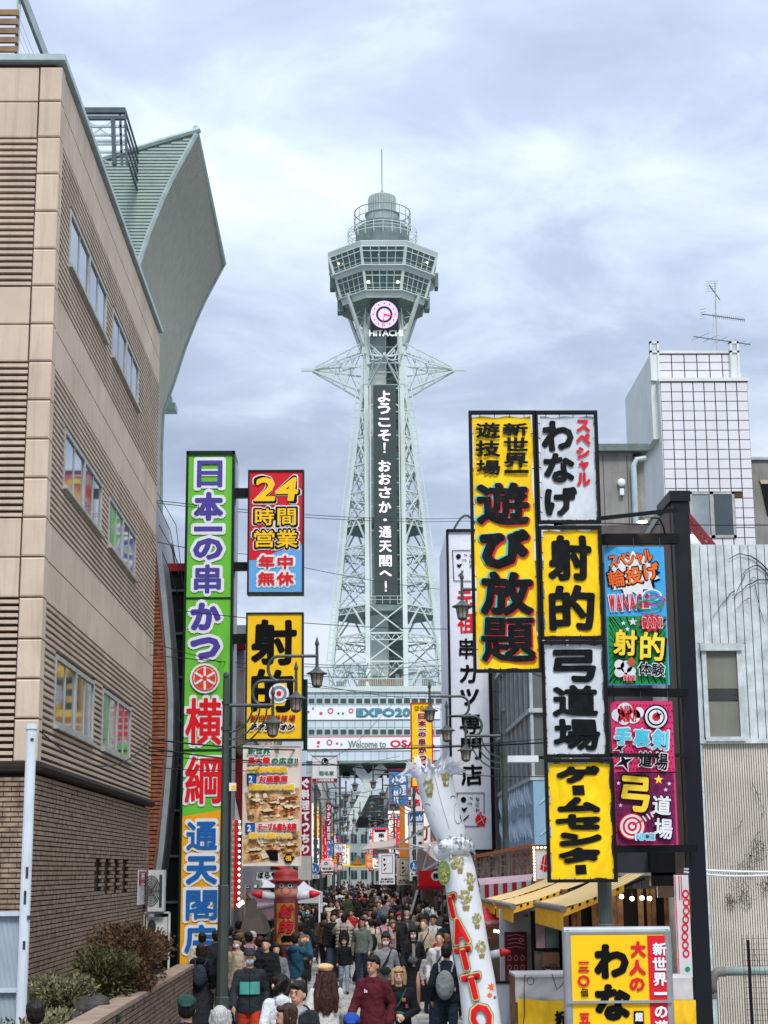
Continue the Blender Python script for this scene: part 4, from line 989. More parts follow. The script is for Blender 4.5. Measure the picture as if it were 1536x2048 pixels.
MB().add([pts[0], pts[1], pts[2], pts[0] + k, pts[1] + k, pts[2] + k], [(0, 1, 2), (0, 3, 4, 1), (1, 4, 5, 2), (2, 5, 3, 0)]).build('fabric', M('canvas_white', '#c4c4c6', rough=.8, var=.06), t)
t = thing('surveillance_lamp', 'small yellow and white lamp box clamped to the left lamp post', 'lamp', (P(460, 1560, 30).x, 30, 5))
X0, X1, Z0, Z1 = RECT(459, 1566, 472, 1582, 30); MB().box(X0, X1, 29.9, 30.1, Z0, Z1).build('box', m_wht, t); MB().box(X0 + .04, X1 + .005, 29.895, 29.9, Z0 + .02, Z0 + .1).build('lens', m_syel, t)

# ================================================================== STREET LAMPS
m_iron = M('lamp_iron', '#3b4541', rough=.5, var=.12, spec=.5); m_lg = M('lantern_glass', '#a49a8c', rough=.25, var=.15, scale=12)
zA = P(448, 1411, 30).z; zB = P(448, 1362, 30).z; zC = P(448, 1313, 30).z; zT = P(448, 1362, 30).z + .05; ZLMP = (zA, zB, zC, zT)
def lamp_post(px, d, s_, label, group='curly iron street lamps lining the lane', detail=True, lift=0.0):
    zA, zB, zC, zT = (v + lift for v in ZLMP); x = P(px, 1700, d).x; t = thing('street_lamp', label, 'street lamp', (x, d, 0), group); n = 10 if detail else 6
    MB().tube([(x, d, 0), (x, d, .7), (x, d, .72), (x, d, 2.6), (x, d, 2.62), (x, d, zT)], [.13, .13, .105, .095, .075, .055], n).ell((x, d, zT + .05), (.06, .06, .07), 8, 6).tube([(x, d, zA - .45), (x, d, zA - .38)], .08, n).tube([(x, d, zA + .02), (x, d, zA + .08)], .075, n).build('pole', m_iron, t)
    def A(r, z): return (x + s_ * r, d, z)
    def U(zlo, zhi, rx, rtip, rtip2):
        zm = (zlo + zhi) / 2; h = (zhi - zlo) / 2
        return [A(rtip, zhi)] + [A(rx - .05 - .85 * h * math.sin(math.pi * i / 10), zm + h * math.cos(math.pi * i / 10)) for i in range(11)] + [A(rtip2, zlo)]
    MB().tube([A(.02, zA), A(.85, zA)], .032, n).build('arm', m_iron, t)
    MB().tube(U(zA, zB, .72, 1.27, .80), .030, n).build('arm', m_iron, t)
    MB().tube(U(zB, zC, 1.0, 1.66, 1.2), .030, n).build('arm', m_iron, t)
    mb = MB()
    for k in range(3):
        r = .46 + .13 * k; mb.tube([A(.03 + r * (1 - math.cos(a)) * .0 + r * math.sin(a), zA - .0 - r * 1.05 + r * 1.05 * (1 - math.cos(a))) for a in [math.pi / 2 * i / 7 for i in range(8)]], .017, 5)
    mb.build('scroll_bracket', m_iron, t)
    for r, z in ((.85, zA), (1.27, zB), (1.65, zC)):
        q = A(r, 0); cx_, cy_ = q[0], q[1]
        sh = MB().tube([(cx_, cy_, z - .20), (cx_, cy_, z + .19), (cx_, cy_, z + .2), (cx_, cy_, z + .24), (cx_, cy_, z + .27), (cx_, cy_, z + .36)], [.03, .026, .04, .04, .028, .003], 8).build('hanger', m_iron, t)
        b = MB().lathe(cx_, cy_, [(.03, z - .20), (.06, z - .235), (.1, z - .27), (.19, z - .315), (.195, z - .33), (.12, z - .335)], 12 if detail else 8).build('lantern_roof', m_iron, t); 
        MB().lathe(cx_, cy_, [(.115, z - .335), (.08, z - .53)], 8).build('lantern_glass', m_lg, t)
        f = MB().lathe(cx_, cy_, [(.085, z - .53), (.09, z - .545), (.06, z - .57), (.02, z - .585)], 8)
        for i in range(8 if detail else 4):
            a = 2 * math.pi * i / (8 if detail else 4); f.bar((cx_ + .118 * math.cos(a), cy_ + .118 * math.sin(a), z - .335), (cx_ + .083 * math.cos(a), cy_ + .083 * math.sin(a), z - .535), .014)
        f.build('lantern_cage', m_iron, t)
    return t
lamp_post(448, 30, 1, 'nearest street lamp on the left, its three lanterns crossing the yellow shooting gallery sign')
lamp_post(1012, 37.3, -1, 'street lamp on the right with three lanterns in front of the tall white kushikatsu sign')
lamp_post(1118, 30, -1, 'taller street lamp hidden behind the banners, one lantern showing before the white sign', lift=1.22)
t = thing('banner_pole', 'thick grey green pole under the banners, rising behind the ring toss sign', 'pole', (P(1210, 1800, 19.9).x, 19.9, 0)); x_ = ORG[t.name].x
MB().tube([(x_, 19.9, 0), (x_, 19.9, 2.2), (x_, 19.9, 2.22), (x_, 19.9, P(1200, 1150, 19.9).z)], [.11, .105, .085, .07], 14).tube([(x_, 19.9, 2.0), (x_, 19.9, 2.06)], .125, 14).build('shaft', m_iron, t)
for k, (px, d, s_, lab) in enumerate(((631, 70, 1, 'street lamp by the blue pedestrian sign on the left side of the lane'), (829, 68, -1, 'street lamp by the blue pedestrian sign on the right side of the lane'),
        (641, 88, 1, 'second dark lamp behind the left blue pedestrian sign'), (806, 90, -1, 'lamp post in front of the orange column sign'), (667, 104, 1, 'lamp post between the small white shop sign and the red lit signs'), (789, 112, -1, 'lamp post behind the white and beige square signs'),
        (652, 124, 1, 'far lamp half hidden by the left row of posts'), (782, 132, -1, 'far lamp behind the red framed kushikatsu sign'), (676, 146, 1, 'very far lamp left of the green gable'), (768, 158, -1, 'very far lamp right of the green gable'))):
    lamp_post(px, d, s_, lab, detail=False)
def round_sign(px, py, r, d, lab):
    t = thing('pedestrian_sign', lab, 'road sign', (P(px, py, d).x, d - .2, P(px, py, d).z - .3), 'round blue pedestrian zone signs'); dd = d - .25
    c = P(px, py, dd); rr = r * dd / 3377
    mb = MB(); mb.lathe(0, 0, [(rr, 0), (rr, .03)], 28); mb.v = [(c.x + v[0], dd + v[2], c.z + v[1]) for v in mb.v]; mb.build('disc', M('road_blue', '#1d5f9e', rough=.4), t)
    lay('rim', m_wht, .006, lambda m, y: discpx(m, px, py, r, dd, y, r_in=r * .93), t, dd)
    def fig(m, y):
        for (ox, sc) in ((-r * .22, 1.0), (r * .28, .7)):
            discpx(m, px + ox, py - r * (.5 if sc == 1 else .1), r * .1 * sc, dd, y, n=10); polypx(m, [(px + ox - r * .14 * sc, py - r * .38 * sc + (0 if sc == 1 else r * .25)), (px + ox + r * .14 * sc, py - r * .38 * sc + (0 if sc == 1 else r * .25)), (px + ox + r * .1 * sc, py + r * .1), (px + ox - r * .1 * sc, py + r * .1)], dd, y)
            linepx(m, [(px + ox, py + r * .05), (px + ox - r * .2 * sc, py + r * .5)], r * .13 * sc, dd, y); linepx(m, [(px + ox, py + r * .05), (px + ox + r * .18 * sc, py + r * .5)], r * .13 * sc, dd, y)
    lay('walking_figures', m_wht, .01, fig, t, dd)
    X0, X1, Z0, Z1 = RECT(px - r * .9, py + r * 1.1, px + r * .9, py + r * 1.75, dd); box_part('plate', X0, X1, dd, dd + .02, Z0, Z1, m_wht, t)
    mb = MB(); pr(mb, '8-22', (px - r * .7, py + r * 1.2, px + r * .7, py + r * 1.62), dd, dd - .005, .3); mb.build('lettering', m_ink, t)
    MB().box(c.x - .03, c.x + .03, dd + .03, d, Z0, c.z + rr * .5).build('bracket', m_sil, t)
round_sign(628, 1737, 11.5, 70, 'round blue pedestrian sign on the left lamp post'); round_sign(830, 1732, 11.5, 68, 'round blue pedestrian sign on the right lamp post, before the beige sign')

# ================================================================== SIGNS FURTHER DOWN THE LANE
m_mar = M('sign_maroon', '#8c1431', rough=.45, var=.06); m_beige = M('sign_beige', '#b9ab97', rough=.6, var=.06)
t, L_, bb = blade('vertical_sign', 'maroon vertical sign with white hiragana beside the restaurant poster', (600, 1553, 623, 1713), 60, m_mar, frame=m_sil, fw=1.2)
L_.layer('lettering', m_wht, lambda m, y: prs(m, [(c, (603, 1557 + i * 22, 619, 1576 + i * 22)) for i, c in enumerate('ぐ料理てつちり')], 60, y, 1.5, wob=.02))
t, L_, bb = blade('shop_sign', 'white square sign with black dot emblem and red strip, high left of the lane', (624, 1511, 675, 1565), 64, m_wht, frame=m_sil, fw=.8)
L_.layer('red_strip', m_dred, lambda m, y: rectpx(m, (625, 1557, 674, 1564), 64, y))
L_.layer('lettering', m_wht, lambda m, y: pr(m, '24時間営業', (632, 1558, 668, 1563), 64, y, .25))
L_.layer('lettering', m_pg, lambda m, y: pr(m, '稲毛家', (638, 1542, 668, 1551), 64, y, .3))
L_.layer('emblem', m_ink, lambda m, y: (discpx(m, 650, 1523, 7, 64, y, r_in=5), discpx(m, 651, 1521, 3.4, 64, y)))
t, L_, bb = blade('shop_sign', 'white half round sign edged by red bulbs, behind the blue sign', (642, 1719, 667, 1742), 76, None, frame=m_wht, fw=.6)
L_.layer('emblem', m_wht, lambda m, y: discpx(m, 654, 1735, 14, 76, y, ry=18, a0=0, a1=math.pi))
L_.layer('emblem', m_ink, lambda m, y: (discpx(m, 652, 1727, 3.5, 76, y, r_in=2), pr(m, '稲毛家', (645, 1735, 663, 1740), 76, y, .2)))
for k in range(14):
    a = math.pi * k / 13; q = P(654 + 15 * math.cos(a), 1737 - 20 * math.sin(a), 75.8); MB().ell(q, .03, 5, 4).build('bulb', m_bulbr, t)
t, L_, bb = blade('vertical_sign', 'narrow dark red vertical sign far down the left row of lamp posts', (652, 1605, 663, 1682), 84, m_mar, frame=m_mar, fw=.3)
L_.layer('lettering', m_wht, lambda m, y: prs(m, vcol('串かつ料理', 654, 661, 1608, 1680), 84, y, .4))
t, L_, bb = blade('shop_sign', 'pale blue square sign hanging between the far left lamps', (668, 1686, 685, 1705), 92, m_wht, frame=m_sil, fw=.6)
L_.layer('emblem', m_blu, lambda m, y: (discpx(m, 674, 1693, 3.6, 92, y, r_in=2.6), discpx(m, 679, 1698, 3, 92, y, r_in=2)))
for i, (r_, d, m1, m2, tx, lab) in enumerate((((666, 1712, 675, 1728), 86, m_sred, m_yel, 'る', 'small red sign with a yellow character in the left glow of signs'), ((674, 1728, 685, 1742), 88, m_sred, m_wht, '串', 'small red square sign low in the left glow of signs'), ((676, 1708, 685, 1727), 90, m_mar, m_wht, '酒', 'small maroon sign above the red square one'),
        ((643, 1744, 664, 1750), 78, m_sred, m_wht, '串かつ', 'little red strip sign under the half round white sign'))):
    t, L_, bb = blade('shop_sign', lab, r_, d, m1, frame=m_sil, fw=.4)
    L_.layer('lettering', m2, lambda m, y: pr(m, tx, (r_[0] + 1.5, r_[1] + 1.5, r_[2] - 1.5, r_[3] - 1.5), d, y, .5))
# right side of the lane
t, L_, bb = blade('vertical_sign', 'yellow vertical sign with dark red characters, in front of the tower base', (822, 1405, 866, 1574), 58, M('sign_yellow_lit', '#f5c31c', rough=.35, var=.03, emit=.12), frame=m_sred, fw=2.2)
L_.layer('lettering_outline', m_ink, lambda m, y: prs(m, [(c, (829 + i * 10, 1412, 838 + i * 10, 1422)) for i, c in enumerate('新世界')], 58, y, 1.6))
L_.layer('lettering', m_yel, lambda m, y: prs(m, [(c, (830 + i * 10, 1413, 837 + i * 10, 1421)) for i, c in enumerate('新世界')], 58, y, .3))
yl = [('日', (836, 1427, 851, 1439)), ('本', (836, 1441, 852, 1453)), ('一', (837, 1458, 852, 1460)), ('の', (836, 1464, 852, 1474)), ('串', (837, 1477, 851, 1491)), ('か', (837, 1495, 853, 1507)), ('つ', (838, 1511, 853, 1522)), ('横', (838, 1526, 854, 1542)), ('綱', (838, 1545, 854, 1561))]
L_.layer('lettering_outline', m_wht, lambda m, y: prs(m, grow(yl, 1.5), 58, y, 2.6))
L_.layer('lettering', m_dred, lambda m, y: prs(m, yl, 58, y, 1.3))
t, L_, bb = blade('vertical_sign', 'blue sign with white pufferfish lettering edged in red, right of the ramp', (778, 1538, 817, 1612), 74, M('sign_blue', '#4a7fb4', rough=.4), frame=m_sred, fw=.8)
L_.layer('lettering', m_wht, lambda m, y: prs(m, [('ふ', (797, 1541, 812, 1566)), ('ぐ', (783, 1552, 797, 1573)), ('料', (784, 1580, 798, 1606)), ('理', (799, 1570, 812, 1590))], 74, y, 1.3, wob=.02))
t, L_, bb = blade('column_sign', 'tall plain orange column standing beside the black lamp brackets on the right', (800, 1566, 817, 1765), 80, M('column_orange', '#c2762a', rough=.5, var=.15, scale=.6), frame=M('column_orange', '#c2762a'), fw=.3)
t, L_, bb = blade('vertical_sign', 'white vertical drinks sign with a blue brand panel at its top', (818, 1624, 848, 1762), 72, m_wht, frame=m_sil, fw=.6)
L_.layer('blue_panel', m_blu, lambda m, y: rectpx(m, (819, 1626, 847, 1645), 72, y))
L_.layer('lettering', m_wht, lambda m, y: pr(m, 'Asahi', (821, 1629, 845, 1642), 72, y, .7, shear=.2))
L_.layer('lettering', m_dred, lambda m, y: pr(m, 'アサヒビール', (821, 1647, 845, 1650), 72, y, .2))
L_.layer('lettering', m_ink, lambda m, y: prs(m, [('大', (822, 1660, 831, 1671)), ('関', (835, 1660, 845, 1671)), ('串', (824, 1700, 832, 1712)), ('本', (836, 1682, 845, 1693))], 72, y, .5))
t, L_, bb = blade('vertical_sign', 'vertical sign mixing red and orange characters on white, behind the inflatable', (822, 1563, 845, 1623), 69.5, m_wht, frame=m_dred, fw=.8)
L_.layer('lettering', m_sred, lambda m, y: prs(m, [('名', (827, 1598, 840, 1612)), ('火', (826, 1568, 840, 1590))], 69.5, y, 1.2))
t, L_, bb = blade('shop_sign', 'white kushikatsu sign framed with glowing red bulbs above the crowd', (745, 1657, 777, 1710), 110, m_wht, frame=m_sred, fw=2)
L_.layer('lettering', m_ink, lambda m, y: (prs(m, [('串', (757, 1666, 768, 1676)), ('か', (759, 1679, 769, 1688)), ('つ', (760, 1691, 770, 1699))], 110, y, .6), rectpx(m, (749, 1660, 771, 1664), 110, y)))
X0, X1, Z0, Z1 = bb
for k in range(34):
    u = k / 34 * 2 * (X1 - X0 + Z1 - Z0); w_, h_ = X1 - X0, Z1 - Z0
    q = (X0 + u, Z0) if u < w_ else (X1, Z0 + u - w_) if u < w_ + h_ else (X1 - (u - w_ - h_), Z1) if u < 2 * w_ + h_ else (X0, Z1 - (u - 2 * w_ - h_))
    MB().ell((q[0], 109.93, q[1]), .045, 5, 4).build('bulb', m_bulbr, t)
def dot_sign(r_, d, face, lab):
    t, L_, bb = blade('shop_sign', lab, r_, d, face, frame=m_sil, fw=.5); x0, y0, x1, y1 = r_; w_ = x1 - x0; h_ = y1 - y0
    def f(m, y):
        linepx(m, [(x0 + w_ * .2, y0 + h_ * .1), (x0 + w_ * .85, y0 + h_ * .1), (x0 + w_ * .85, y0 + h_ * .65), (x0 + w_ * .2, y0 + h_ * .65), (x0 + w_ * .2, y0 + h_ * .1)], .9, d, y)
        discpx(m, x0 + w_ * .35, y0 + h_ * .22, w_ * .07, d, y); polypx(m, [(x0 + w_ * .28, y0 + h_ * .35), (x0 + w_ * .48, y0 + h_ * .35), (x0 + w_ * .36, y0 + h_ * .45)], d, y); linepx(m, [(x0 + w_ * .45, y0 + h_ * .48), (x0 + w_ * .33, y0 + h_ * .56)], w_ * .06, d, y)
        pr(m, '創業昭和', (x0 + w_ * .15, y0 + h_ * .8, x1 - w_ * .1, y0 + h_ * .86), d, y, .15); pr(m, '串カツ専門店', (x0 + w_ * .1, y0 + h_ * .88, x1 - w_ * .1, y0 + h_ * .95), d, y, .15)
    L_.layer('emblem', m_ink, f); return t
dot_sign((757, 1705, 790, 1769), 79, m_wht, 'white square sign with black dots in a frame, over the crowd'); dot_sign((793, 1714, 828, 1770), 74, m_beige, 'beige square sign with black dots in a frame, left of the blue round sign')
t = thing('giant_lantern', 'big red box lantern sign with a white badge, hanging right of the lamp post', 'lantern', (P(858, 1755, 56).x, 56, 3))
X0, X1, Z0, Z1 = RECT(838, 1741, 882, 1772, 56); box_part('box', X0, X1, 56, 56.8, Z0, Z1, m_rd, t); box_part('base_lip', X0 - .08, X1 + .05, 55.9, 56.9, Z0 - .12, Z0, m_dred, t)
lay('badge', m_wht, .01, lambda m, y: discpx(m, 872, 1752, 10, 56, y, n=12), t, 56); lay('lettering', m_ink, .02, lambda m, y: pr(m, '横', (866, 1746, 878, 1758), 56, y, .8), t, 56)
# awnings and frames over the right of the lane
m_bgc = M('canvas_beige', '#a8978a', rough=.85, var=.08)
def awning(name, lab, pts, mat, drop=0.0, thick=.04, dropmat=None, group=None):
    """pts: four (px,py,depth) corners: back-left, back-right, front-right, front-left"""
    v = [P(*p_) for p_ in pts]; t = thing(name, lab, 'awning', ((v[2] + v[3]) / 2), group); k = Vector((0, 0, -thick))
    MB().add([*v, *[q + k for q in v]], [(0, 1, 2, 3), (4, 7, 6, 5), (0, 4, 5, 1), (1, 5, 6, 2), (2, 6, 7, 3), (3, 7, 4, 0)]).build('canvas', mat, t)
    if drop:
        n = 14; mb = MB()
        for i in range(n):
            a, b = v[3].lerp(v[2], i / n), v[3].lerp(v[2], (i + 1) / n); dy = .02 * (i % 2); o = Vector((0, -dy - .01, 0)); o2 = Vector((0, -.02 * ((i + 1) % 2) - .01, 0))
            dz = Vector((0, 0, -drop * (1 + .08 * math.sin(i * 2.1)))); mb.add([a + o, b + o2, b + o2 + dz, a + o + dz], [(0, 1, 2, 3)])
        mb.build('valance', dropmat or mat, t)
    MB().bar(v[3], v[2], .05).build('front_rail', m_sil, t)
    return t
awning('fabric_awning', 'long beige awning stretched over the stalls beside the right lamp post', [(835, 1690, 66), (880, 1680, 66), (880, 1728, 58), (832, 1747, 66)], m_bgc)
awning('fabric_awning', 'pale beige awning far down the right side, under the red framed sign', [(756, 1672, 120), (790, 1668, 120), (800, 1692, 100), (722, 1700, 100)], m_bgc)
t = thing('awning_frame', 'white tubular frame spreading across the lane in front of the beige awning', 'frame', P(830, 1700, 62))
mb = MB()
for a, b in (((755, 1697, 66), (880, 1697, 62)), ((790, 1692, 66), (880, 1640, 60)), ((860, 1690, 62), (815, 1850, 64)), ((838, 1747, 60), (880, 1722, 58)), ((822, 1690, 66), (850, 1697, 62))): MB().bar(P(*a), P(*b), .06).build('tube', m_wht, t)
# ================================================================== TOWER BASE BUILDING
DBs = 212.0
t = thing('tower_base_hall', 'pale tiled hall under the tower with window rows and an exposition welcome banner', 'building', (P(742, 1500, DBs).x, DBs, 0))
m_bt = M('base_tile', '#c2cfd6', rough=.6, var=.06, scale=.4, streak=.3); m_bw = M_glass('base_window', '#34443f', spec=.8)
X0, X1, Z0, Z1 = RECT(612, 1384, 880, 1521, DBs); box_part('wall', X0, X1, DBs, DBs + 30, Z0, Z1, m_bt, t)
box_part('roof_edge', X0 - .2, X1 + .2, DBs - .3, DBs + 30, Z1, Z1 + .7, m_tw, t)
mb = MB()
for i in range(60): mb.box(X0 + .2 + i * .28, X0 + .24 + i * .28, DBs - .2, DBs - .15, Z1 + .7, Z1 + 1.7)
mb.box(X0, X1, DBs - .2, DBs - .12, Z1 + 1.65, Z1 + 1.75); mb.build('roof_railing', m_tw, t)
for yy in (1397, 1459):
    for i in range(17):
        x = 617 + i * 15.9; a, b, c, d_ = RECT(x, yy, x + 12.2, yy + 10.5, DBs)
        wf = MB().box(a - .06, b + .06, DBs - .08, DBs - .005, c - .06, c).box(a - .06, b + .06, DBs - .08, DBs - .005, d_, d_ + .06).box(a - .06, a, DBs - .08, DBs - .005, c, d_).box(b, b + .06, DBs - .08, DBs - .005, c, d_).build('window', m_tw, t)
        MB().box(a, b, DBs - .05, DBs - .01, c, d_).build('pane', m_bw, t).parent = wf
mb = MB()
for i in range(17): x = P(614.5 + i * 15.9, 1450, DBs).x; mb.box(x - .03, x + .03, DBs - .03, DBs - .001, Z0, Z1)
for y_ in (1393, 1441, 1455): z = P(742, y_, DBs).z; mb.box(X0, X1, DBs - .035, DBs - .001, z - .03, z + .03)
mb.build('tile_joint', M('joint_grey', '#7f8e93', rough=.8), t)
for (r_, nm) in (((612, 1413, 880, 1439), 'expo_banner'), ((614, 1474, 880, 1501), 'welcome_banner')):
    a, b, c, d_ = RECT(*r_, DBs); box_part(nm, a, b, DBs - .15, DBs - .1, c, d_, m_wht, t)
a, b, c, d_ = RECT(614, 1473, 880, 1474.5, DBs); box_part('red_line', a, b, DBs - .17, DBs - .15, c, d_, m_sred, t)
m_teal = M('print_teal', '#3f8da3', rough=.5); m_pkk = M('print_pink', '#c05060', rough=.5)
yb = DBs - .16
mb = MB(); pr(mb, 'EXPO2025', (712, 1416, 851, 1435), DBs, yb - .02, 2.2); mb.build('lettering_outline', m_tw2, t)
mb = MB(); pr(mb, 'EXPO2025', (714, 1418, 849, 1433), DBs, yb - .12, 1.0); mb.build('lettering', m_teal, t)
mb = MB(); pr(mb, 'Welcome to', (696, 1481, 772, 1496), DBs, yb - .02, .5); mb.build('lettering', m_tw2, t)
mb = MB(); pr(mb, 'OSAKA', (780, 1480, 870, 1495), DBs, yb - .02, 1.1); mb.build('lettering', m_sred, t)
for (px, py, r, mm) in ((617, 1424, 3, m_pkk), (626, 1417, 3, m_teal), (642, 1427, 4, m_pkk), (661, 1422, 6, m_pkk), (677, 1427, 2.6, m_ink), (686, 1427, 3, m_teal), (702, 1422, 5, m_sred), (637, 1485, 4, m_sred), (636, 1493, 3, m_pkk), (659, 1485, 6, m_pkk), (674, 1487, 3, m_sred), (683, 1489, 2.6, m_teal)):
    mb = MB()
    if r > 4.5: discpx(mb, px, py, r, DBs, yb - .04, r_in=r * .62, n=12)
    else: starpx(mb, px, py, r, DBs, yb - .04, n=6, k=.6)
    mb.build('flower_print', mm, t)
# red brick plant room and roof clutter under the tower feet
t2 = thing('roof_plant_room', 'brown panelled plant room and pipes on the hall roof between the tower legs', 'plant room', (TX, DT - 6, 22))
X0_, X1_, Z0_, Z1_ = RECT(717, 1357, 806, 1385, DT - 8); box_part('wall', X0_, X1_, DT - 8, DT - 2, Z0_ - 2, Z1_, M('plant_brown', '#8a6a55', rough=.8), t2)
for k in range(7): box_part('panel_joint', X0_ + (X1_ - X0_) * (k + 1) / 8 - .04, X0_ + (X1_ - X0_) * (k + 1) / 8 + .04, DT - 8.04, DT - 8, Z0_ - 2, Z1_, m_tw2, t2)
mb = MB()
for i in range(46):
    x = RND.uniform(612, 876); q = P(x, 1384, DBs + RND.uniform(1, 12)); h = RND.uniform(.5, 4.0); w_ = RND.uniform(.2, 1.1)
    if RND.random() < .5: mb.box(q.x, q.x + w_, q.y, q.y + w_, q.z - .6, q.z + h * .6)
    else: mb.bar((q.x, q.y, q.z), (q.x + RND.uniform(-2, 2), q.y, q.z + h), .13)
mb.build('roof_clutter', m_tw2, t2, kind='stuff')
# underside, splayed legs
zs0 = P(740, 1521, DBs).z
a, b = P(678, 1530, DBs).x, P(797, 1530, DBs).x
MB().box(X0, a, DBs + .5, DBs + 28, 0, zs0 - .01).build('side_block', m_wall[5], t); MB().box(b + 1, X1, DBs + .5, DBs + 28, 0, zs0 - .01).build('side_block', m_wall[5], t)
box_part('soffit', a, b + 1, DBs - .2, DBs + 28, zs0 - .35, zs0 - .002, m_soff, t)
m_lgw = M('leg_white', '#c3cbc8', rough=.5, streak=.2)
for (p0, p1, w_) in (((712, 1532), (735, 1562), 1.0), ((768, 1532), (736, 1562), 1.1), ((735, 1560), (738, 1580), 1.3), ((738, 1572), (690, 1668), 1.8)):
    MB().bar(P(*p0, DBs + 2), P(*p1, DBs + 2), w_, 1.2).build('splayed_leg', m_lgw, t)
X0_, X1_, Z0_, Z1_ = RECT(712, 1590, 792, 1636, DBs + 14); box_part('stair_hall', X0_, X1_, DBs + 14, DBs + 22, Z0_, Z1_, m_lgw, t); box_part('stair_hall_base', X0_, X1_, DBs + 13.5, DBs + 22, Z0_ - 1.1, Z0_, m_wall[2], t)
for k in range(5): box_part('hall_window', P(686 + k * 22, 1560, DBs + 20).x, P(700 + k * 22, 1560, DBs + 20).x, DBs + 20, DBs + 20.2, P(740, 1556, DBs + 20).z, P(740, 1533, DBs + 20).z, m_bw, t)
# ================================================================== BACKDROP HOUSES
HB = [(-40, -8.5, 300, 330, 13, 5, 'distant pale block beyond the tower, left of the lane end'), (-9, -3.2, 262, 290, 15, 0, 'distant grey building left of the green gable'), (-3.2, 2.8, 330, 350, 18, 5, 'distant pale green building closing the end of the lane'), (3.0, 9.5, 270, 300, 14, 3, 'distant cream building right of the lane end'), (9.5, 40, 300, 330, 17, 1, 'far beige block behind the right signs')]
for i, (x0, x1, y0, y1, h, mi, lab) in enumerate(HB): building('far_building', lab, x0, x1, y0, y1, h, m_wall[mi], 1, 5, group='buildings beyond the tower')
t = thing('green_gable', 'small green gabled arcade entrance with yellow trim at the far lane end', 'gable', (P(720, 1720, 205).x, 205, 6))
MB().prism([(P(*p_, 205).x, P(*p_, 205).z) for p_ in ((697, 1733), (745, 1733), (736, 1727), (718, 1711), (712, 1711), (702, 1727))], 205, 209).build('roof', M('gable_green', '#4f8568', rough=.6), t)
MB().prism([(P(*p_, 205).x, P(*p_, 205).z) for p_ in ((706, 1729), (724, 1729), (715, 1715))], 204.8, 205).build('pediment', M('gable_orange', '#c26a3c', rough=.6), t)
MB().box(P(697, 1733, 205).x, P(748, 1733, 205).x, 204.7, 205, P(720, 1734, 205).z, P(720, 1731, 205).z).build('beam', m_syel, t)
for x in (699, 744): q = P(x, 1733, 206); MB().box(q.x - .1, q.x + .1, 205.5, 206, 0, q.z).build('post', M('gable_green', '#4f8568'), t)
# rows of shops, both sides
specL = [(58, 68, 8.4, 4, 'brown tiled shop with awning behind the maroon vertical sign'), (68, 80, 7.6, 3, 'white shop house beside the left blue pedestrian sign'), (80, 92, 7.0, 0, 'grey shop house behind the second left lamp'), (92, 108, 7.8, 1, 'cream shop house in the middle of the left row'), (108, 126, 8.5, 5, 'pale blue shop house in the left row'), (126, 150, 9.4, 2, 'dark shop house towards the far left of the lane'), (150, 176, 10.6, 3, 'off white shop block near the tower on the left'), (176, 205, 12.0, 0, 'grey block at the foot of the tower on the left')]
for i, (y0, y1, h, mi, lab) in enumerate(specL):
    xf = -2.95 - .1 * (i % 2); building('shop_house', lab, xf - 4, xf, y0, y1 - .3, h, m_wall[mi], 1, 3, group='shop houses along the lane', front=True)
specR = [(64, 76, 6.6, 2, 'dark timber shop behind the red box lantern'), (76, 90, 7.0, 4, 'brown shop house behind the beige dotted sign'), (90, 106, 7.4, 1, 'cream shop house behind the orange column'), (106, 126, 8.0, 3, 'white shop house in the right row'), (126, 150, 8.6, 6, 'dark shop house with signs in the right row'), (150, 176, 10.0, 0, 'grey shop block near the tower on the right'), (176, 205, 11.4, 3, 'pale block at the foot of the tower on the right')]
for i, (y0, y1, h, mi, lab) in enumerate(specR):
    xf = 3.55 + .12 * (i % 2); building('shop_house', lab, xf, xf + 4, y0, y1 - .3, h, m_wall[mi], -1, 3, group='shop houses along the lane')
# small projecting signs and awnings of the far shops
pal = [('#c8202a', '#e8e4da', '串かつ'), ('#e3dfd6', '#b01c24', '串カツ'), ('#f0bd20', '#1a1a1a', '新世界'), ('#8c1431', '#e8e4da', '料理'), ('#1f5f9c', '#e8e4da', 'ふぐ'), ('#dfe3e6', '#222222', '専門店'), ('#d45a20', '#f4e6c0', '名物')]
ORDN = 'very second third fourth fifth sixth seventh eighth ninth tenth eleventh twelfth thirteenth fourteenth fifteenth sixteenth seventeenth eighteenth nineteenth'.split()
k = 0
for side in (-1, 1):
    for j in range(19):
        d = 72 + j * 6.6 + RND.uniform(-2, 2); x = (-2.9 + RND.uniform(0, .35) + max(0, j - 9) * .14) if side < 0 else (3.5 - RND.uniform(0, .35) - max(0, j - 9) * .14); w_ = RND.uniform(.5, 1.0); h_ = RND.uniform(1.2, 3.2); z0 = RND.uniform(2.7, 4.6)
        f, l_, tx = pal[(k * 3 + j) % 7]; x0 = x if side < 0 else x - w_
        t = thing('projecting_sign', '%s %s sign, %s nearest in the far %s row' % ('tall' if h_ > 2.2 else 'short', {'#c8202a': 'red', '#e3dfd6': 'cream', '#f0bd20': 'yellow', '#8c1431': 'maroon', '#1f5f9c': 'blue', '#dfe3e6': 'white', '#d45a20': 'orange'}[f], ORDN[j], 'left' if side < 0 else 'right'), 'sign', (x0 + w_ / 2, d, z0), 'signs sticking out over the far lane')
        box_part('board', x0, x0 + w_, d, d + .25, z0, z0 + h_, M('far_sign' + f, f, rough=.5, emit=.3, var=.04), t)
        mb = MB(); n = len(tx)
        for q in range(n): put(mb, tx[q], x0 + w_ / 2, z0 + h_ * (1 - (q + .5) / n), w_ * .7, h_ / n * .75, d - .01, bold=.02, copies=4)
        mb.build('lettering', M('far_ink' + l_, l_, rough=.5), t); k += 1
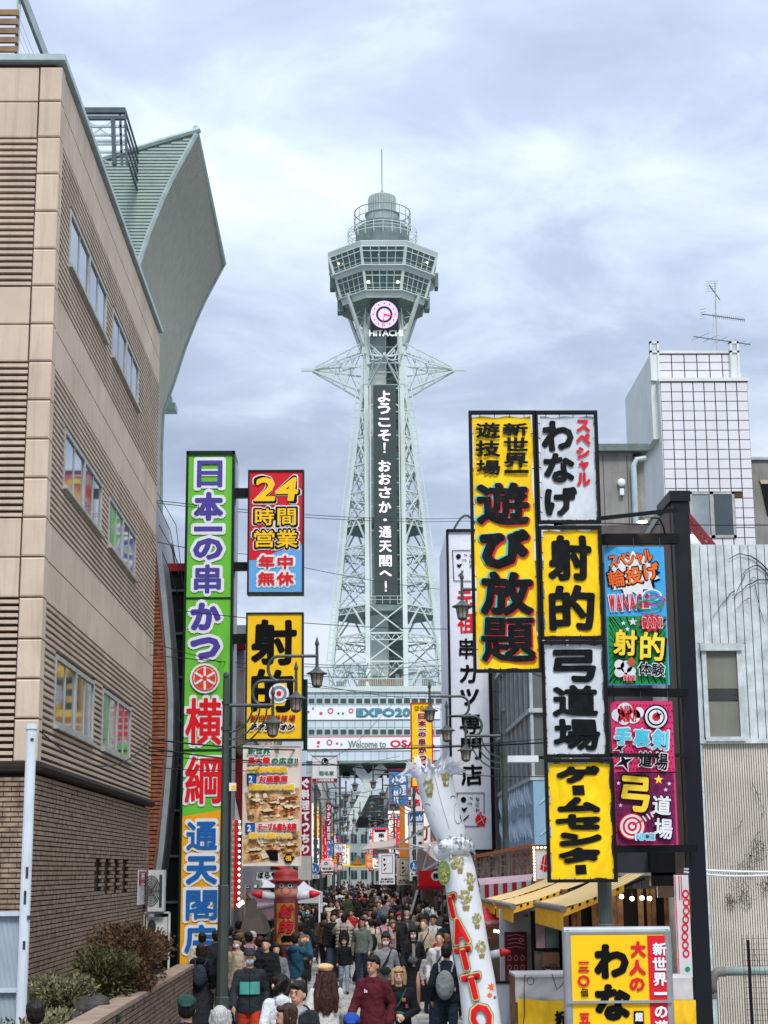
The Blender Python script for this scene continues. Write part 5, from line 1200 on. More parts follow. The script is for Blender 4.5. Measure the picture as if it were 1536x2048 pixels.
m_aw = [M('awn_red', '#a32428', rough=.8), M('awn_white', '#b9b6b0', rough=.8), M('awn_green', '#3e6a4e', rough=.8), M('awn_brown', '#6a4a33', rough=.8), M('awn_blue', '#2f567f', rough=.8)]
for side in (-1, 1):
    for j, (y0, y1) in enumerate([(a_, b_) for a_, b_, *_ in (specL if side < 0 else specR)][:7]):
        x0 = -3.0 if side < 0 else 3.6; x1 = x0 - side * 1.1; z = 2.75 + .12 * (j % 3)
        t = thing('shop_awning', '%s sloping shop awning, %s nearest along the %s row' % (('red', 'white', 'green', 'brown', 'blue')[(j * 2 + (side > 0)) % 5], ORDN[j], 'left' if side < 0 else 'right'), 'awning', (x1, y0, z), 'shop awnings along the lane')
        mm = m_aw[(j * 2 + (side > 0)) % 5]
        MB().add([(x0, y0 + .5, z + .35), (x0, y1 - .8, z + .35), (x1, y1 - .8, z), (x1, y0 + .5, z), (x0, y0 + .5, z + .31), (x0, y1 - .8, z + .31), (x1, y1 - .8, z - .04), (x1, y0 + .5, z - .04)], [(0, 1, 2, 3), (4, 5, 6, 7), (3, 0, 4, 7), (2, 3, 7, 6)]).build('canvas', mm, t)
        MB().box(x1 - .02, x1 + .02, y0 + .5, y1 - .8, z - .3, z - .04).build('valance', mm, t)
        box_part('shopfront', min(x0, x0 - side * .03), max(x0, x0 - side * .03), y0 + .4, y1 - .7, .1, 2.5, M('shop_inside', '#3a2a20', rough=.7, var=.6, scale=1.5, two=rgb('#8a6038')), t)
        for q in range(4): MB().ell((x1 + side * .3, y0 + 1 + q * (y1 - y0 - 2) / 3.5, z - .2), .07, 6, 4).build('lamp_bulb', m_bulb, t)
# ================================================================== STALLS ON THE LEFT, INFLATABLE MAN
awning('stall_awning', 'dusty pink stall awning beside the left lamp post', [(484, 1776, 46), (540, 1780, 46), (560, 1806, 40), (516, 1815, 38)], M('canvas_pink', '#8f6a70', rough=.85), drop=.32)
t = thing('dark_tent', 'low dark brown tent flap under the pink awning', 'tent', (P(500, 1850, 37).x, 37, 0))
v = [P(*p_) for p_ in ((478, 1868, 36), (498, 1800, 38), (520, 1830, 37), (533, 1868, 36))]
MB().add([*v, *[q + Vector((0, 2, 0)) for q in v]], [(0, 1, 2, 3), (0, 4, 5, 1), (1, 5, 6, 2), (2, 6, 7, 3)]).build('fabric', M('tent_brown', '#3d3631', rough=.9), t)
MB().box(v[0].x, v[3].x, 36.1, 38, 0, v[0].z).build('counter', m_mort, t)
t = thing('fluorescent_lamp', 'glowing strip lamp under the pink awning by the left lamp post', 'lamp', P(482, 1812, 40)); q = P(475, 1812, 40); q1 = P(487, 1803, 40)
MB().bar(q, q1, .09).build('tube', M('tube_lit', '#ffe0a8', emit=3, var=0), t)
t, L_, bb = blade('shop_banner', 'white horizontal banner with black hiragana shop name behind the inflatable man', (500, 1741, 556, 1760), 48, m_wht, depth=.05, frame=m_wht, fw=.3)
L_.layer('lettering', m_ink, lambda m, y: prs(m, [(c, (503 + i * 13, 1744, 514 + i * 13, 1757)) for i, c in enumerate('つぼらや')], 48, y, .9))
L_.layer('red_mark', m_rd, lambda m, y: polypx(m, [(500, 1760), (514, 1760), (507, 1754)], 48, y))
def tent(lab, px0, px1, ytop, yeave, d, mat):
    a, b = P(px0, yeave, d), P(px1, yeave, d); c = P((px0 + px1) / 2, ytop, d + 1.4); t = thing('canopy_tent', lab, 'tent', ((a.x + b.x) / 2, d, 0), 'white pop-up tents')
    v = [Vector((a.x, d, a.z)), Vector((b.x, d, a.z)), Vector((b.x, d + 2.8, a.z)), Vector((a.x, d + 2.8, a.z)), Vector((c.x, d + 1.4, c.z))]
    mb = MB()
    for i in range(4):
        p, q = v[i], v[(i + 1) % 4]; m_ = (p + q) / 2; s_ = 5
        prev = None
        for k in range(s_ + 1):
            u = k / s_; e = u ** 1.5; row = [p.lerp(v[4], u), q.lerp(v[4], u)]
            for r in row: r.z = p.z + (v[4].z - p.z) * e
            if prev: mb.add([prev[0], prev[1], row[1], row[0]], [(0, 1, 2, 3)])
            prev = row
    for i in range(4): p, q = v[i], v[(i + 1) % 4]; mb.add([p, q, q - Vector((0, 0, .28)), p - Vector((0, 0, .28))], [(0, 1, 2, 3)])
    mb.build('canopy', mat, t)
    for i in range(4): MB().bar((v[i].x, v[i].y, 0), (v[i].x, v[i].y, v[i].z), .05).build('leg', m_wht, t)
m_cv = M('canvas_white', '#c4c4c6')
tent('white pop-up tent left of the inflatable man', 500, 552, 1752, 1775, 50, m_cv); tent('white pop-up tent right of the inflatable man', 575, 639, 1762, 1786, 47, m_cv)
t = thing('lit_stall', 'yellow lit stall front left of the inflatable man', 'stall', (P(483, 1770, 49).x, 49, 0))
X0, X1, Z0, Z1 = RECT(478, 1741, 500, 1785, 49); box_part('board', X0, X1, 49, 49.5, 0, Z1, M('stall_yellow', '#a98a52', rough=.7, var=.3, scale=6), t)
for i in range(5): box_part('menu_strip', X0 + .04 + i * .06, X0 + .075 + i * .06, 48.98, 49, Z0 + .3, Z1 - .1, m_cr, t)
t = thing('food_stall', 'stall with golden snacks under a dark fascia behind the inflatable arm', 'stall', (P(530, 1790, 49.5).x, 49.5, 0))
X0, X1, Z0, Z1 = RECT(500, 1776, 556, 1800, 49.5); box_part('fascia', X0, X1, 49.5, 50.5, Z0, Z1, m_blk, t); box_part('front', X0, X1, 49.6, 50.6, 0, Z0 - .5, m_mort, t)
for i in range(7): MB().ell((X0 + .3 + i * .1, 49.45, Z0 + .12), (.06, .05, .11), 8, 6).build('snack', M('snack_gold', '#c08a3c', rough=.6, var=.3, scale=20), t)
box_part('grey_box', *RECT(596, 1712, 622, 1760, 55)[:2], 55, 57, *RECT(596, 1712, 622, 1760, 55)[2:], m_wall[3], t)

m_hat = M('hat_red', '#8c2a28', rough=.5, var=.06, wr=.1); m_face = M('balloon_skin', '#c08a78', rough=.5, var=.05); m_bod = M('balloon_brown', '#5a1c1e', rough=.5, var=.1); m_glv = M('balloon_red', '#c01f28', rough=.45); m_slv = M('balloon_white', '#bfc1c6', rough=.5, wr=.15)
def balloon_man(px, d, lab, ytop, w_, arms=True, face=True):
    c = P(px, 1800, d); s_ = d / 3377; r = w_ * s_ / 2; zt_ = P(px, ytop, d).z; k = zt_ / 3.0
    t = thing('inflatable_man', lab, 'inflatable', (c.x, d, 0), 'tube shaped inflatable men'); X = c.x; Zf = lambda y: P(px, y, d).z
    zh = zt_ - 25 * s_
    MB().lathe(X, d, [(r * 1.32, zh), (r * 1.36, zh + .03), (r * 1.25, zh + .05), (r * 1.03, zh + .06), (r * 1.03, zh + .13), (r * .97, zh + .19), (r * .8, zh + .225), (r * .4, zt_ - .005), (.02, zt_)], 28).build('bowler_hat', m_hat, t, smooth=True)
    zf = zt_ - 55 * s_
    MB().lathe(X, d, [(r * 1.0, zf), (r * 1.01, zf + .1), (r * .97, zf + .2), (r * .85, zh + .02)], 28).build('head', m_face, t, smooth=True)
    MB().lathe(X, d, [(r * 1.0, 0.02), (r * 1.05, .5), (r * 1.03, 1.2), (r, zf)], 28).build('body', m_bod, t, smooth=True)
    y = d - r
    def curve(name, mat, fn, off): mb = MB(); fn(mb, y); mb.v = [(v[0], d - math.sqrt(max(r * r * 1.1 - (v[0] - X) ** 2, .0001)) - off - (y - v[1]), v[2]) for v in mb.v]; mb.build(name, mat, t)
    if face:
        for sx_ in (-8, 9):
            curve('eye', m_wht, lambda m, y: discpx(m, px + sx_, ytop + 33, 4.6, d, y), .0); curve('pupil', m_ink, lambda m, y: discpx(m, px + sx_, ytop + 33, 2.6, d, y), .006); curve('eye_ring', m_ink, lambda m, y: discpx(m, px + sx_, ytop + 33, 5.0, d, y, r_in=4.4), .004)
        for sx_ in (-16, 17): curve('cheek', m_hat, lambda m, y: discpx(m, px + sx_, ytop + 37, 1.8, d, y), .0)
        curve('mouth', m_glv, lambda m, y: discpx(m, px + 1, ytop + 42, 11, d, y, ry=8, a0=math.pi, a1=2 * math.pi, n=14), .002)
        MB().lathe(X, d, [(r * 1.02, zf), (r * .98, zf + .02)], 24).build('collar', m_hat, t)
        def panel(m, y):
            for i in range(8): rectpx(m, (px - 18 + i * 4.5, ytop + 68, px - 18 + (i + 1) * 4.5, ytop + 150), d, y)
        curve('chest_panel', M('balloon_gold', '#a8743c', rough=.5, var=.4, scale=4), panel, .0)
        curve('lettering_outline', m_ink, lambda m, y: prs(m, [('射', (px - 13, ytop + 70, px + 15, ytop + 98)), ('的', (px - 13, ytop + 101, px + 15, ytop + 128)), ('伝', (px - 10, ytop + 131, px + 12, ytop + 146))], d, y, 2.8, shear=.15), .012)
        curve('lettering', m_glv, lambda m, y: prs(m, [('射', (px - 12, ytop + 71, px + 14, ytop + 97)), ('的', (px - 12, ytop + 102, px + 14, ytop + 127))], d, y, 1.5, shear=.15), .022)
    for sgn, nm in (((-1, 'l'), (1, 'r')) if arms is True else ((arms, 'a'),)):
        z = zf + .02; L1 = 43 * s_; a = (X + sgn * r * .7, d, z - .02); b = (X + sgn * (r + L1 * .55), d - .05, z + .03); c_ = (X + sgn * (r + L1), d - .1, z + .05)
        MB().tube([a, b], [r * .36, r * .33], 14).build('arm', m_slv, t, smooth=True)
        MB().tube([b, ((b[0] + c_[0]) / 2, b[1], b[2] + .01), c_], [r * .34, r * .3, r * .12], 12).build('glove', m_glv, t, smooth=True)
    return t
balloon_man(572, 34, 'inflatable man with a bowler hat and shooting gallery lettering, arms spread, left of the lane', 1738, 47)
# ================================================================== BUILDINGS ON THE RIGHT
m_tile = M('white_tile', '#d6d4d8', rough=.35, var=.04, scale=1.5, spec=.5); m_joint = M('tile_joint_brown', '#4d3f2e', rough=.8); m_wside = M('white_render', '#d2d7d4', rough=.8, var=.06, streak=.2, scale=.7)
D5 = 55.0
t = thing('tiled_tower_house', 'narrow tall white house clad in big square tiles with dark joints, aerials on top', 'building', (P(1410, 1741, D5).x, D5, 0))
X0, X1, _, Z1 = RECT(1327, 760, 1503, 1080, D5); Db = D5 * (1324 - 710) / (1274 - 710)
box_part('wall', X0, X1, D5 + .03, Db, 0, Z1, m_joint, t)
MB().box(X0 - .02, X0 + .003, D5 + .01, Db + .02, 0, Z1).box(X0 - .02, X0 + .25, Db, Db + .02, 0, Z1 + 1).build('side_wall', m_wside, t)
nx = 8; px_ = (X1 - X0) / nx; z = Z1 - .1; r_ = 0; pzz = .345
WX0, WX1, WZ0, WZ1 = RECT(1380, 984, 1470, 1076, D5)
while z > 6.5:
    for i in range(nx):
        a, b = X0 + i * px_ + .018, X0 + (i + 1) * px_ - .018
        if a < WX1 and b > WX0 and z - pzz < WZ1 and z > WZ0:
            if z > WZ1: piece('tile', a, b, D5 - .01, D5 + .03, WZ1 + .02, z, m_tile, t)
            elif a < WX0 - .1: piece('tile', a, WX0 - .02, D5 - .01, D5 + .03, z - pzz + .03, z, m_tile, t)
            elif b > WX1 + .1: piece('tile', WX1 + .02, b, D5 - .01, D5 + .03, z - pzz + .03, z, m_tile, t)
            continue
        piece('tile', a, b, D5 - .01, D5 + .03, z - pzz + .03, z, m_tile, t)
    z -= pzz
box_part('cap', X0 - .05, X1 + .05, D5 - .06, Db, Z1 - .05, Z1 + .07, m_wside, t)
U0, U1, _, UZ = RECT(1318, 703, 1470, 762, D5 + .5); box_part('upper_wall', U0, U1, D5 + .53, Db, Z1, UZ, m_joint, t)
n6 = 6; w6 = (U1 - U0) / n6
for j in range(3):
    for i in range(n6): piece('tile', U0 + i * w6 + .018, U0 + (i + 1) * w6 - .018, D5 + .49, D5 + .53, UZ - .12 - (j + 1) * pzz * .86 + .03, UZ - .12 - j * pzz * .86, m_tile, t)
box_part('upper_cap', U0 - .05, U1 + .05, D5 + .44, Db, UZ - .08, UZ + .02, m_wside, t)
for a, b in ((1300, 1318), (1460, 1478)):
    c0, c1, d0, d1 = RECT(a, 684, b, 762, D5 + .4)
    MB().box(c0, c0 + .07, D5 + .3, D5 + .5, d0, d1).box(c1 - .07, c1, D5 + .3, D5 + .5, d0, d1).box(c0, c1, D5 + .3, D5 + .5, d1 - .08, d1).box(c0, c1, D5 + .3, D5 + .5, d1 - .42, d1 - .34).box(c0 + .07, c1 - .07, D5 + .35, D5 + .5, d0, d1 - .42).build('corner_frame', m_wside, t)
box_part('upper_side', U0 - .32, U0 - .01, D5 + .45, Db + 1, Z1 - 2, UZ - .15, m_wside, t)
wf = MB().box(WX0, WX0 + .09, D5 - .06, D5 + .02, WZ0, WZ1).box(WX1 - .09, WX1, D5 - .06, D5 + .02, WZ0, WZ1).box(WX0, WX1, D5 - .06, D5 + .02, WZ0, WZ0 + .09).box(WX0, WX1, D5 - .06, D5 + .02, WZ1 - .09, WZ1).box((WX0 + WX1) / 2 - .08, (WX0 + WX1) / 2 + .05, D5 - .06, D5 + .02, WZ0, WZ1).build('window', m_alu, t)
MB().box(WX0 + .09, (WX0 + WX1) / 2 - .1, D5 - .03, D5 + .0, WZ0 + .09, WZ1 - .09).build('pane', M_glass('pane_frosted', '#8b979b', rough=.3), t).parent = wf
MB().box((WX0 + WX1) / 2 + .05, WX1 - .09, D5 - .03, D5 + .0, WZ0 + .09, WZ1 - .09).build('pane', m_glass, t).parent = wf
an = thing('tv_antenna', 'thin mast with three tv aerials on the roof of the tiled house', 'antenna', P(1434, 700, D5 + 2)); DA = D5 + 2
def T3(mb, pts, w_, d=DA): mb.tube([P(a, b, d) for a, b in pts], w_ * d / 3377 / 2, 6)
mb = MB(); T3(mb, [(1430, 565), (1434, 700)], 2.4); T3(mb, [(1434, 676), (1420, 700)], 1); T3(mb, [(1429, 610), (1424, 680)], .6); mb.build('mast', m_alu, an)
m_ant = M('antenna_dark', '#4d5457', rough=.5)
mb = MB(); T3(mb, [(1418, 570), (1440, 600)], 2.2)
for i in range(5): T3(mb, [(1411, 563 + i * 5), (1436 - i, 562 + i * 5)], .8)
mb.build('aerial', m_ant, an)
mb = MB(); T3(mb, [(1403, 628), (1490, 640)], 2.2)
for i in range(16): x = 1425 + i * 4.2; T3(mb, [(x, 627 + i * .6), (x + 1.5, 636 + i * .6)], .9)
for i in range(4): T3(mb, [(1399, 620 + i * 6), (1412, 617 + i * 6)], .8)
mb.build('aerial', m_ant, an)
mb = MB(); T3(mb, [(1387, 673), (1501, 689)], 2.2)
for x, l in ((1398, 40), (1420, 34), (1440, 30), (1462, 22), (1480, 22), (1494, 18)): T3(mb, [(x - l * .4, 675 + (x - 1387) * .14 + l * .12), (x + l * .5, 673 + (x - 1387) * .14 - l * .22)], .9)
mb.build('aerial', m_ant, an)
# grey annexe with pipe and lamp
D6 = 50.0; t = thing('grey_annexe', 'stained grey concrete annexe with a drain pipe, left of the tiled house', 'building', (P(1240, 1741, D6).x, D6, 0))
m_con = M('stained_concrete', '#8b8a84', rough=.85, var=.18, scale=.9, streak=.7, bump=.15)
X0, X1, _, Z1 = RECT(1150, 905, 1268, 1060, D6); box_part('wall', X0, X1, D6, D6 + 4, 0, Z1, m_con, t); X2 = P(1292, 980, D6).x; box_part('pier', X1 + .04, X2, D6 + .1, D6 + 4, 0, Z1 - .1, m_con, t)
MB().box(X0, X2 + .1, D6 - .25, D6 + 4, Z1, Z1 + .22).build('roof_slab', M('slab_green', '#66736f', rough=.6), t)
for x in (1208, 1256): q = P(x, 980, D6); box_part('panel_joint', q.x - .012, q.x + .012, D6 - .006, D6 - .001, 2, Z1 - .1, m_gr, t)
a = P(1267, 922, D6 - .2); MB().tube([(P(1290, 917, D6).x, D6 - .15, a.z + .1), (a.x + .1, D6 - .15, a.z + .05), (a.x, D6 - .15, a.z - .15), (a.x, D6 - .15, 2)], .09, 10).build('drain_pipe', m_cap, t)
q = P(1243, 965, D6 - .1); mb = MB(); mb.ell(q, (.13, .08, .13), 14, 8); mb.build('wall_lamp', m_wht, t); MB().box(q.x - .06, q.x + .06, D6 - .15, D6 - .02, q.z - .4, q.z - .2).build('lamp_box', m_wht, t)
# concrete block at the right edge
D7 = 58.0; t = thing('concrete_block', 'pale concrete building at the right edge behind the tiled house', 'building', (P(1560, 1741, D7).x, D7, 0))
X0, X1, _, Z1 = RECT(1496, 907, 1640, 1100, D7); box_part('wall', X0, X1, D7 + 1, D7 + 8, 0, Z1, m_con, t); MB().box(X0 - .05, X1, D7 + .9, D7 + 8, Z1, Z1 + .1).build('coping', m_cap, t)
mb = MB(); pts = [P(a_, b_, D7 + .98) for a_, b_ in ((1519, 960), (1545, 960), (1545, 1032), (1535, 1032))]; mb.prism([(p_.x, p_.z) for p_ in pts], D7 + .97, D7 + .99); mb.build('slanted_window', m_dark, t)
pts = [P(a_, b_, D7 + .96) for a_, b_ in ((1519, 960), (1545, 960), (1545, 968), (1522, 968))]; MB().prism([(p_.x, p_.z) for p_ in pts], D7 + .93, D7 + .965).build('window_head', m_beige, t)
# grey gable roof and stair between
D8 = 30.0; t = thing('slate_shed', 'dark grey brown shed roof behind the black column and the banners', 'building', (P(1270, 1741, D8).x, D8, 0))
pts = [P(a_, b_, D8) for a_, b_ in ((1190, 1052), (1292, 1046), (1330, 1012), (1352, 1012), (1352, 1100), (1190, 1100))]
MB().prism([(p_.x, p_.z) for p_ in pts[:4]] + [(pts[3].x, 0), (pts[0].x, 0)], D8, D8 + 1.5).build('wall', M('shed_brown', '#5b5652', rough=.8, var=.2), t)
MB().bar(P(1284, 1082, D8 - .05), P(1330, 1008, D8 - .05), .07).build('verge', M('slab_green', '#66736f'), t)
t = thing('red_steel_stair', 'dark red steel stair stringers in front of the tiled house window', 'stair', P(1400, 1060, 40))
m_rst = M('stair_red', '#7d2b2c', rough=.5, var=.2)
for a, b in (((1368, 1020), (1428, 1092)), ((1368, 1036), (1416, 1096))): MB().bar(P(*a, 40), P(*b, 40), .055, .12).build('stringer', m_rst, t)
mb = MB(); 
for i in range(7): mb.bar(P(1372 + i * 8, 1026 + i * 9.5, 40), P(1368 + i * 7, 1038 + i * 9, 40.2), .04)
mb.build('step', m_rst, t)
q = P(1386, 1092, 41); mb = MB(); mb.ell(q, (.33, .33, .3), 18, 10); tag(mb.build('satellite_dome', m_wht, None), 'white rounded tank top below the red stair, just over the corrugated wall', 'tank')

# ------------------------------------------------ corrugated light house, near right
D9 = 22.6; t = thing('corrugated_house', 'pale ribbed metal house with one shuttered window, filling the right edge', 'building', (P(1480, 1741, D9).x, D9, 0))
m_cr1 = M('corrugated_pale', '#b0baba', rough=.55, var=.10, scale=5.0, streak=.15, two=rgb('#d3dada')); m_cr2 = M('corrugated_beige', '#cfc8bd', rough=.7, var=.1, scale=2.0, streak=.25)
XL = P(1400, 1500, D9).x; XR = P(1640, 1500, D9).x; ZT = P(1460, 1089, D9).z; ZM = P(1460, 1487, D9).z
box_part('wall', XL, XR, D9 + .05, D9 + 6, 0, ZT - .02, m_cr1, t)
WX0, WX1, WZ0, WZ1 = RECT(1406, 1288, 1485, 1483, D9)
pw = 17.0 * D9 / 3377; x = XL + .02; i = 0
while x < XR:
    a, b = x, x + pw - .012
    def pan(a, b, z0, z1):
        if b - a > .01 and z1 - z0 > .01: piece('panel', a, b, D9 + .004, D9 + .05, z0, z1, m_cr1, t)
    if b > WX0 and a < WX1:
        pan(a, b, WZ1 + .01, ZT)
        if a < WX0: pan(a, WX0 - .01, ZM + .06, WZ1)
        if b > WX1: pan(WX1 + .01, b, ZM + .06, WZ1)
    else: pan(a, b, ZM + .06, ZT)
    x += pw; i += 1
box_part('ledge', XL - .02, XR, D9 - .04, D9 + .05, ZM, ZM + .06, m_cr1, t); box_part('corner_trim', XL - .05, XL + .03, D9 - .02, D9 + .1, 0, ZT, m_cr1, t)
fpw = 4.9 * D9 / 3377; x = XL + .05
while x < XR - .5:
    inst('rib', unit_box(m_cr2), t, (x + fpw * .3, D9 + .034, ZM / 2), (fpw * .62, .026, ZM)); x += fpw
box_part('lower_backing', XL, XR, D9 + .045, D9 + .049, 0, ZM, M('rib_backing', '#98907f', rough=.8), t)
wf = MB().box(WX0, WX0 + .06, D9 - .04, D9 + .05, WZ0, WZ1).box(WX1 - .06, WX1, D9 - .04, D9 + .05, WZ0, WZ1).box(WX0, WX1, D9 - .06, D9 + .05, WZ0, WZ0 + .06).box(WX0 - .02, WX1 + .02, D9 - .08, D9 + .05, WZ1 - .1, WZ1).build('window', m_cr1, t)
m_sh = M('shutter_grey', '#77796d', rough=.5, var=.08, streak=.2); zm = WZ0 + (WZ1 - WZ0) * .42
for z0, z1 in ((WZ0 + .06, zm - .02), (zm + .16, WZ1 - .1)): MB().box(WX0 + .06, WX1 - .06, D9, D9 + .03, z0, z1).build('pane', m_sh, t).parent = wf
for k in range(2): MB().box(WX0 + .06, WX1 - .06, D9 + .01, D9 + .03, zm + k * .08, zm + k * .08 + .06).build('dark_gap', m_gr, t).parent = wf
t2 = thing('dry_vine', 'bare brown vine stems creeping over the pale ribbed wall', 'vine', P(1500, 1250, D9 - .05))
rn = random.Random(5); mb = MB()
def vine(p0, p1, bend, w_):
    pts = []
    for i in range(9):
        u = i / 8; x = p0[0] + (p1[0] - p0[0]) * u; y = p0[1] + (p1[1] - p0[1]) * u - bend * math.sin(math.pi * u) + rn.uniform(-2, 2); pts.append(P(x, y, D9 - .03))
    mb.tube(pts, [w_ * (1 - .6 * i / 8) for i in range(9)], 5)
for p0, p1, bd, w_ in (((1545, 1150), (1458, 1116), 22, .012), ((1545, 1165), (1485, 1150), 26, .011), ((1545, 1158), (1465, 1200), 14, .010), ((1470, 1180), (1425, 1235), 4, .007), ((1490, 1150), (1470, 1195), 4, .006), ((1540, 1165), (1545, 1130), -20, .008), ((1510, 1170), (1530, 1250), -8, .006), ((1500, 1195), (1470, 1222), 2, .005), ((1500, 1160), (1520, 1160), 5, .005)): vine(p0, p1, bd, w_)
for _ in range(14):
    x, y = rn.uniform(1475, 1545), rn.uniform(1520, 1900); vine((x, y), (x + rn.uniform(-30, 30), y + rn.uniform(10, 50)), rn.uniform(-8, 8), .004)
mb.build('stem', m_stem, t2)
m_ivy = M('dead_ivy', '#2b2a1d', rough=.8, var=.5, scale=9)
for k, (px, py, rx, rz) in enumerate(((1475, 1760, .20, .30), (1500, 1730, .14, .24), (1520, 1700, .12, .2), (1490, 1800, .12, .22), (1535, 1770, .14, .2), (1462, 1805, .1, .14))):
    q = P(px, py, D9 - .02); leaves((q.x, q.y, q.z), (rx, .04, rz), 170, .022, m_ivy, t2, 'leaves', 90 + k, hollow=0, kind='stuff')
# pipes, cables, mesh panel
t = thing('drain_pipe', 'pale green plastic drain pipe with a grey elbow in front of the ribbed wall', 'pipe', (P(1424, 2000, 21.6).x, 21.6, 0)); Dp = 21.6
m_pvc = M('pvc_green', '#93a3a0', rough=.35, var=.08); m_pvcg = M('pvc_grey', '#77746e', rough=.45); rp = 8.5 * Dp / 3377
A_, B_ = P(1424, 1980, Dp), P(1446, 1943, Dp); E_ = P(1560, 1946, Dp)
MB().tube([(A_.x, Dp, 0), (A_.x, Dp, A_.z)], rp, 14).build('upright', m_pvc, t, smooth=True); MB().tube([(B_.x, Dp, B_.z), (E_.x + 1, Dp, B_.z)], rp, 14).build('horizontal_run', m_pvc, t, smooth=True)
MB().tube([(A_.x, Dp, A_.z - .04), (A_.x, Dp, A_.z + .07), (A_.x + .03, Dp, B_.z - .045), (A_.x + .08, Dp, B_.z - .005), (B_.x + .03, Dp, B_.z)], rp * 1.15, 14).build('elbow', m_pvcg, t, smooth=True); MB().tube([(A_.x, Dp, A_.z - .1), (A_.x, Dp, A_.z - .03)], rp * 1.15, 14).build('collar', m_pvcg, t)
t = thing('mesh_panel', 'black posts with a fine wire mesh panel at the lower right edge', 'fence', (P(1510, 2000, 21).x, 21, 0))
for x in (1496,): q = P(x, 1880, 21); MB().box(q.x - .015, q.x + .015, 20.98, 21.02, 0, q.z).build('post', m_blk, t)
mb = MB(); q0, q1 = P(1485, 1870, 21), P(1580, 1870, 21)
for i in range(12): x = q0.x + i * .065; mb.box(x, x + .004, 21.03, 21.034, 0, q0.z)
z = .1
while z < q0.z: mb.box(q0.x, q1.x, 21.03, 21.034, z, z + .004); z += .065
mb.build('wire_mesh', m_blk, t, kind='stuff')
def wire(lab, pts, sag=8, w_=.012, mat=None, group='overhead wires across the lane'):
    out_ = []
    for (a, b) in zip(pts[:-1], pts[1:]):
        p, q = P(*a), P(*b); n = 14
        for i in range(n + (b is pts[-1])):
            u = i / n; r = p.lerp(q, u); r.z -= sag * .01 * 4 * u * (1 - u) * (q - p).length * .25; out_.append(r)
    tag(MB().tube(out_, w_, 5).build('overhead_wire', mat or m_blk, None), lab, 'wire', group)
wire('upper of two white cables strung from the black column to the ribbed wall', [(1368, 1738, 21), (1550, 1744, 21.4)], 3, .014, m_wht, 'white cables on the right wall'); wire('lower of two white cables strung from the black column to the ribbed wall', [(1368, 1744, 21), (1450, 1752, 21.2), (1550, 1750, 21.4)], 3, .014, m_wht, 'white cables on the right wall')

# ------------------------------------------------ black column carrying banner arms
D10 = 21.0; t = thing('black_column', 'tall black clad fin column with a lamp lit brown flank, right of the banners', 'column', (P(1383, 1741, D10).x, D10, 0))
m_colf = M('column_black', '#12161b', rough=.4, var=.1); m_cols = M('column_side', '#4a423d', rough=.45, var=.12)
X0 = P(1366, 1500, D10).x; X1 = P(1401, 1500, D10).x; ZT = P(1360, 1000, D10).z
box_part('front', X0 + .01, X1, D10, D10 + .2, 0, ZT - .02, m_colf, t); box_part('flank', X0, X1 - .01, D10 + .2, D10 + .85, 0, ZT - .02, m_cols, t)
box_part('cap', X0 - .03, X1 + .02, D10 - .03, D10 + .9, ZT - .02, ZT + .12, m_colf, t)
DBn = 19.55
def arm(p0, p1, w_, lab='arm'): MB().bar(P(*p0), P(*p1), w_).build(lab, m_blk, t)
arm((1205, 1079, 20.3), (1352, 1078, 20.9), .13); arm((1214, 1384, 20.3), (1372, 1386, 20.9), .10); arm((1230, 1698, 20.3), (1390, 1697, 20.9), .09); arm((1110, 1047, DBn), (1352, 1020, 20.9), .05); arm((1222, 1510, DBn + .1), (1380, 1511, 20.9), .045)
t = thing('flood_lamp', 'small lit floodlight on a curved arm shining on the black column', 'lamp', P(1290, 1040, 20.4))
q = P(1288, 1041, 20.4); MB().tube([P(1275, 1046, 20.4), P(1285, 1040, 20.4), P(1300, 1036, 20.4)], [.02, .055, .03], 10).build('housing', m_ant, t); mb = MB(); mb.ell(P(1284, 1044, 20.37), (.07, .03, .018), 10, 6); mb.build('lens', M('flood_lens', '#fff0d8', emit=4, var=0), t)
MB().tube([P(1300, 1036, 20.4), P(1318, 1036, 20.5), P(1326, 1052, 20.6), P(1332, 1075, 20.8)], .012, 6).build('gooseneck', m_blk, t)
ld = bpy.data.lights.new('flood_light', 'SPOT'); ld.energy = 22; ld.color = (1, .72, .45); ld.spot_size = math.radians(110); ld.spot_blend = .8; ld.shadow_soft_size = .06
lo = bpy.data.objects.new('flood_light', ld); COL.objects.link(lo); lo.parent = t; lo.location = P(1286, 1046, 20.35) - ORG[t.name]
dv = P(1345, 1100, 21.3) - P(1286, 1046, 20.35); lo.rotation_euler = dv.to_track_quat('-Z', 'Y').to_euler()

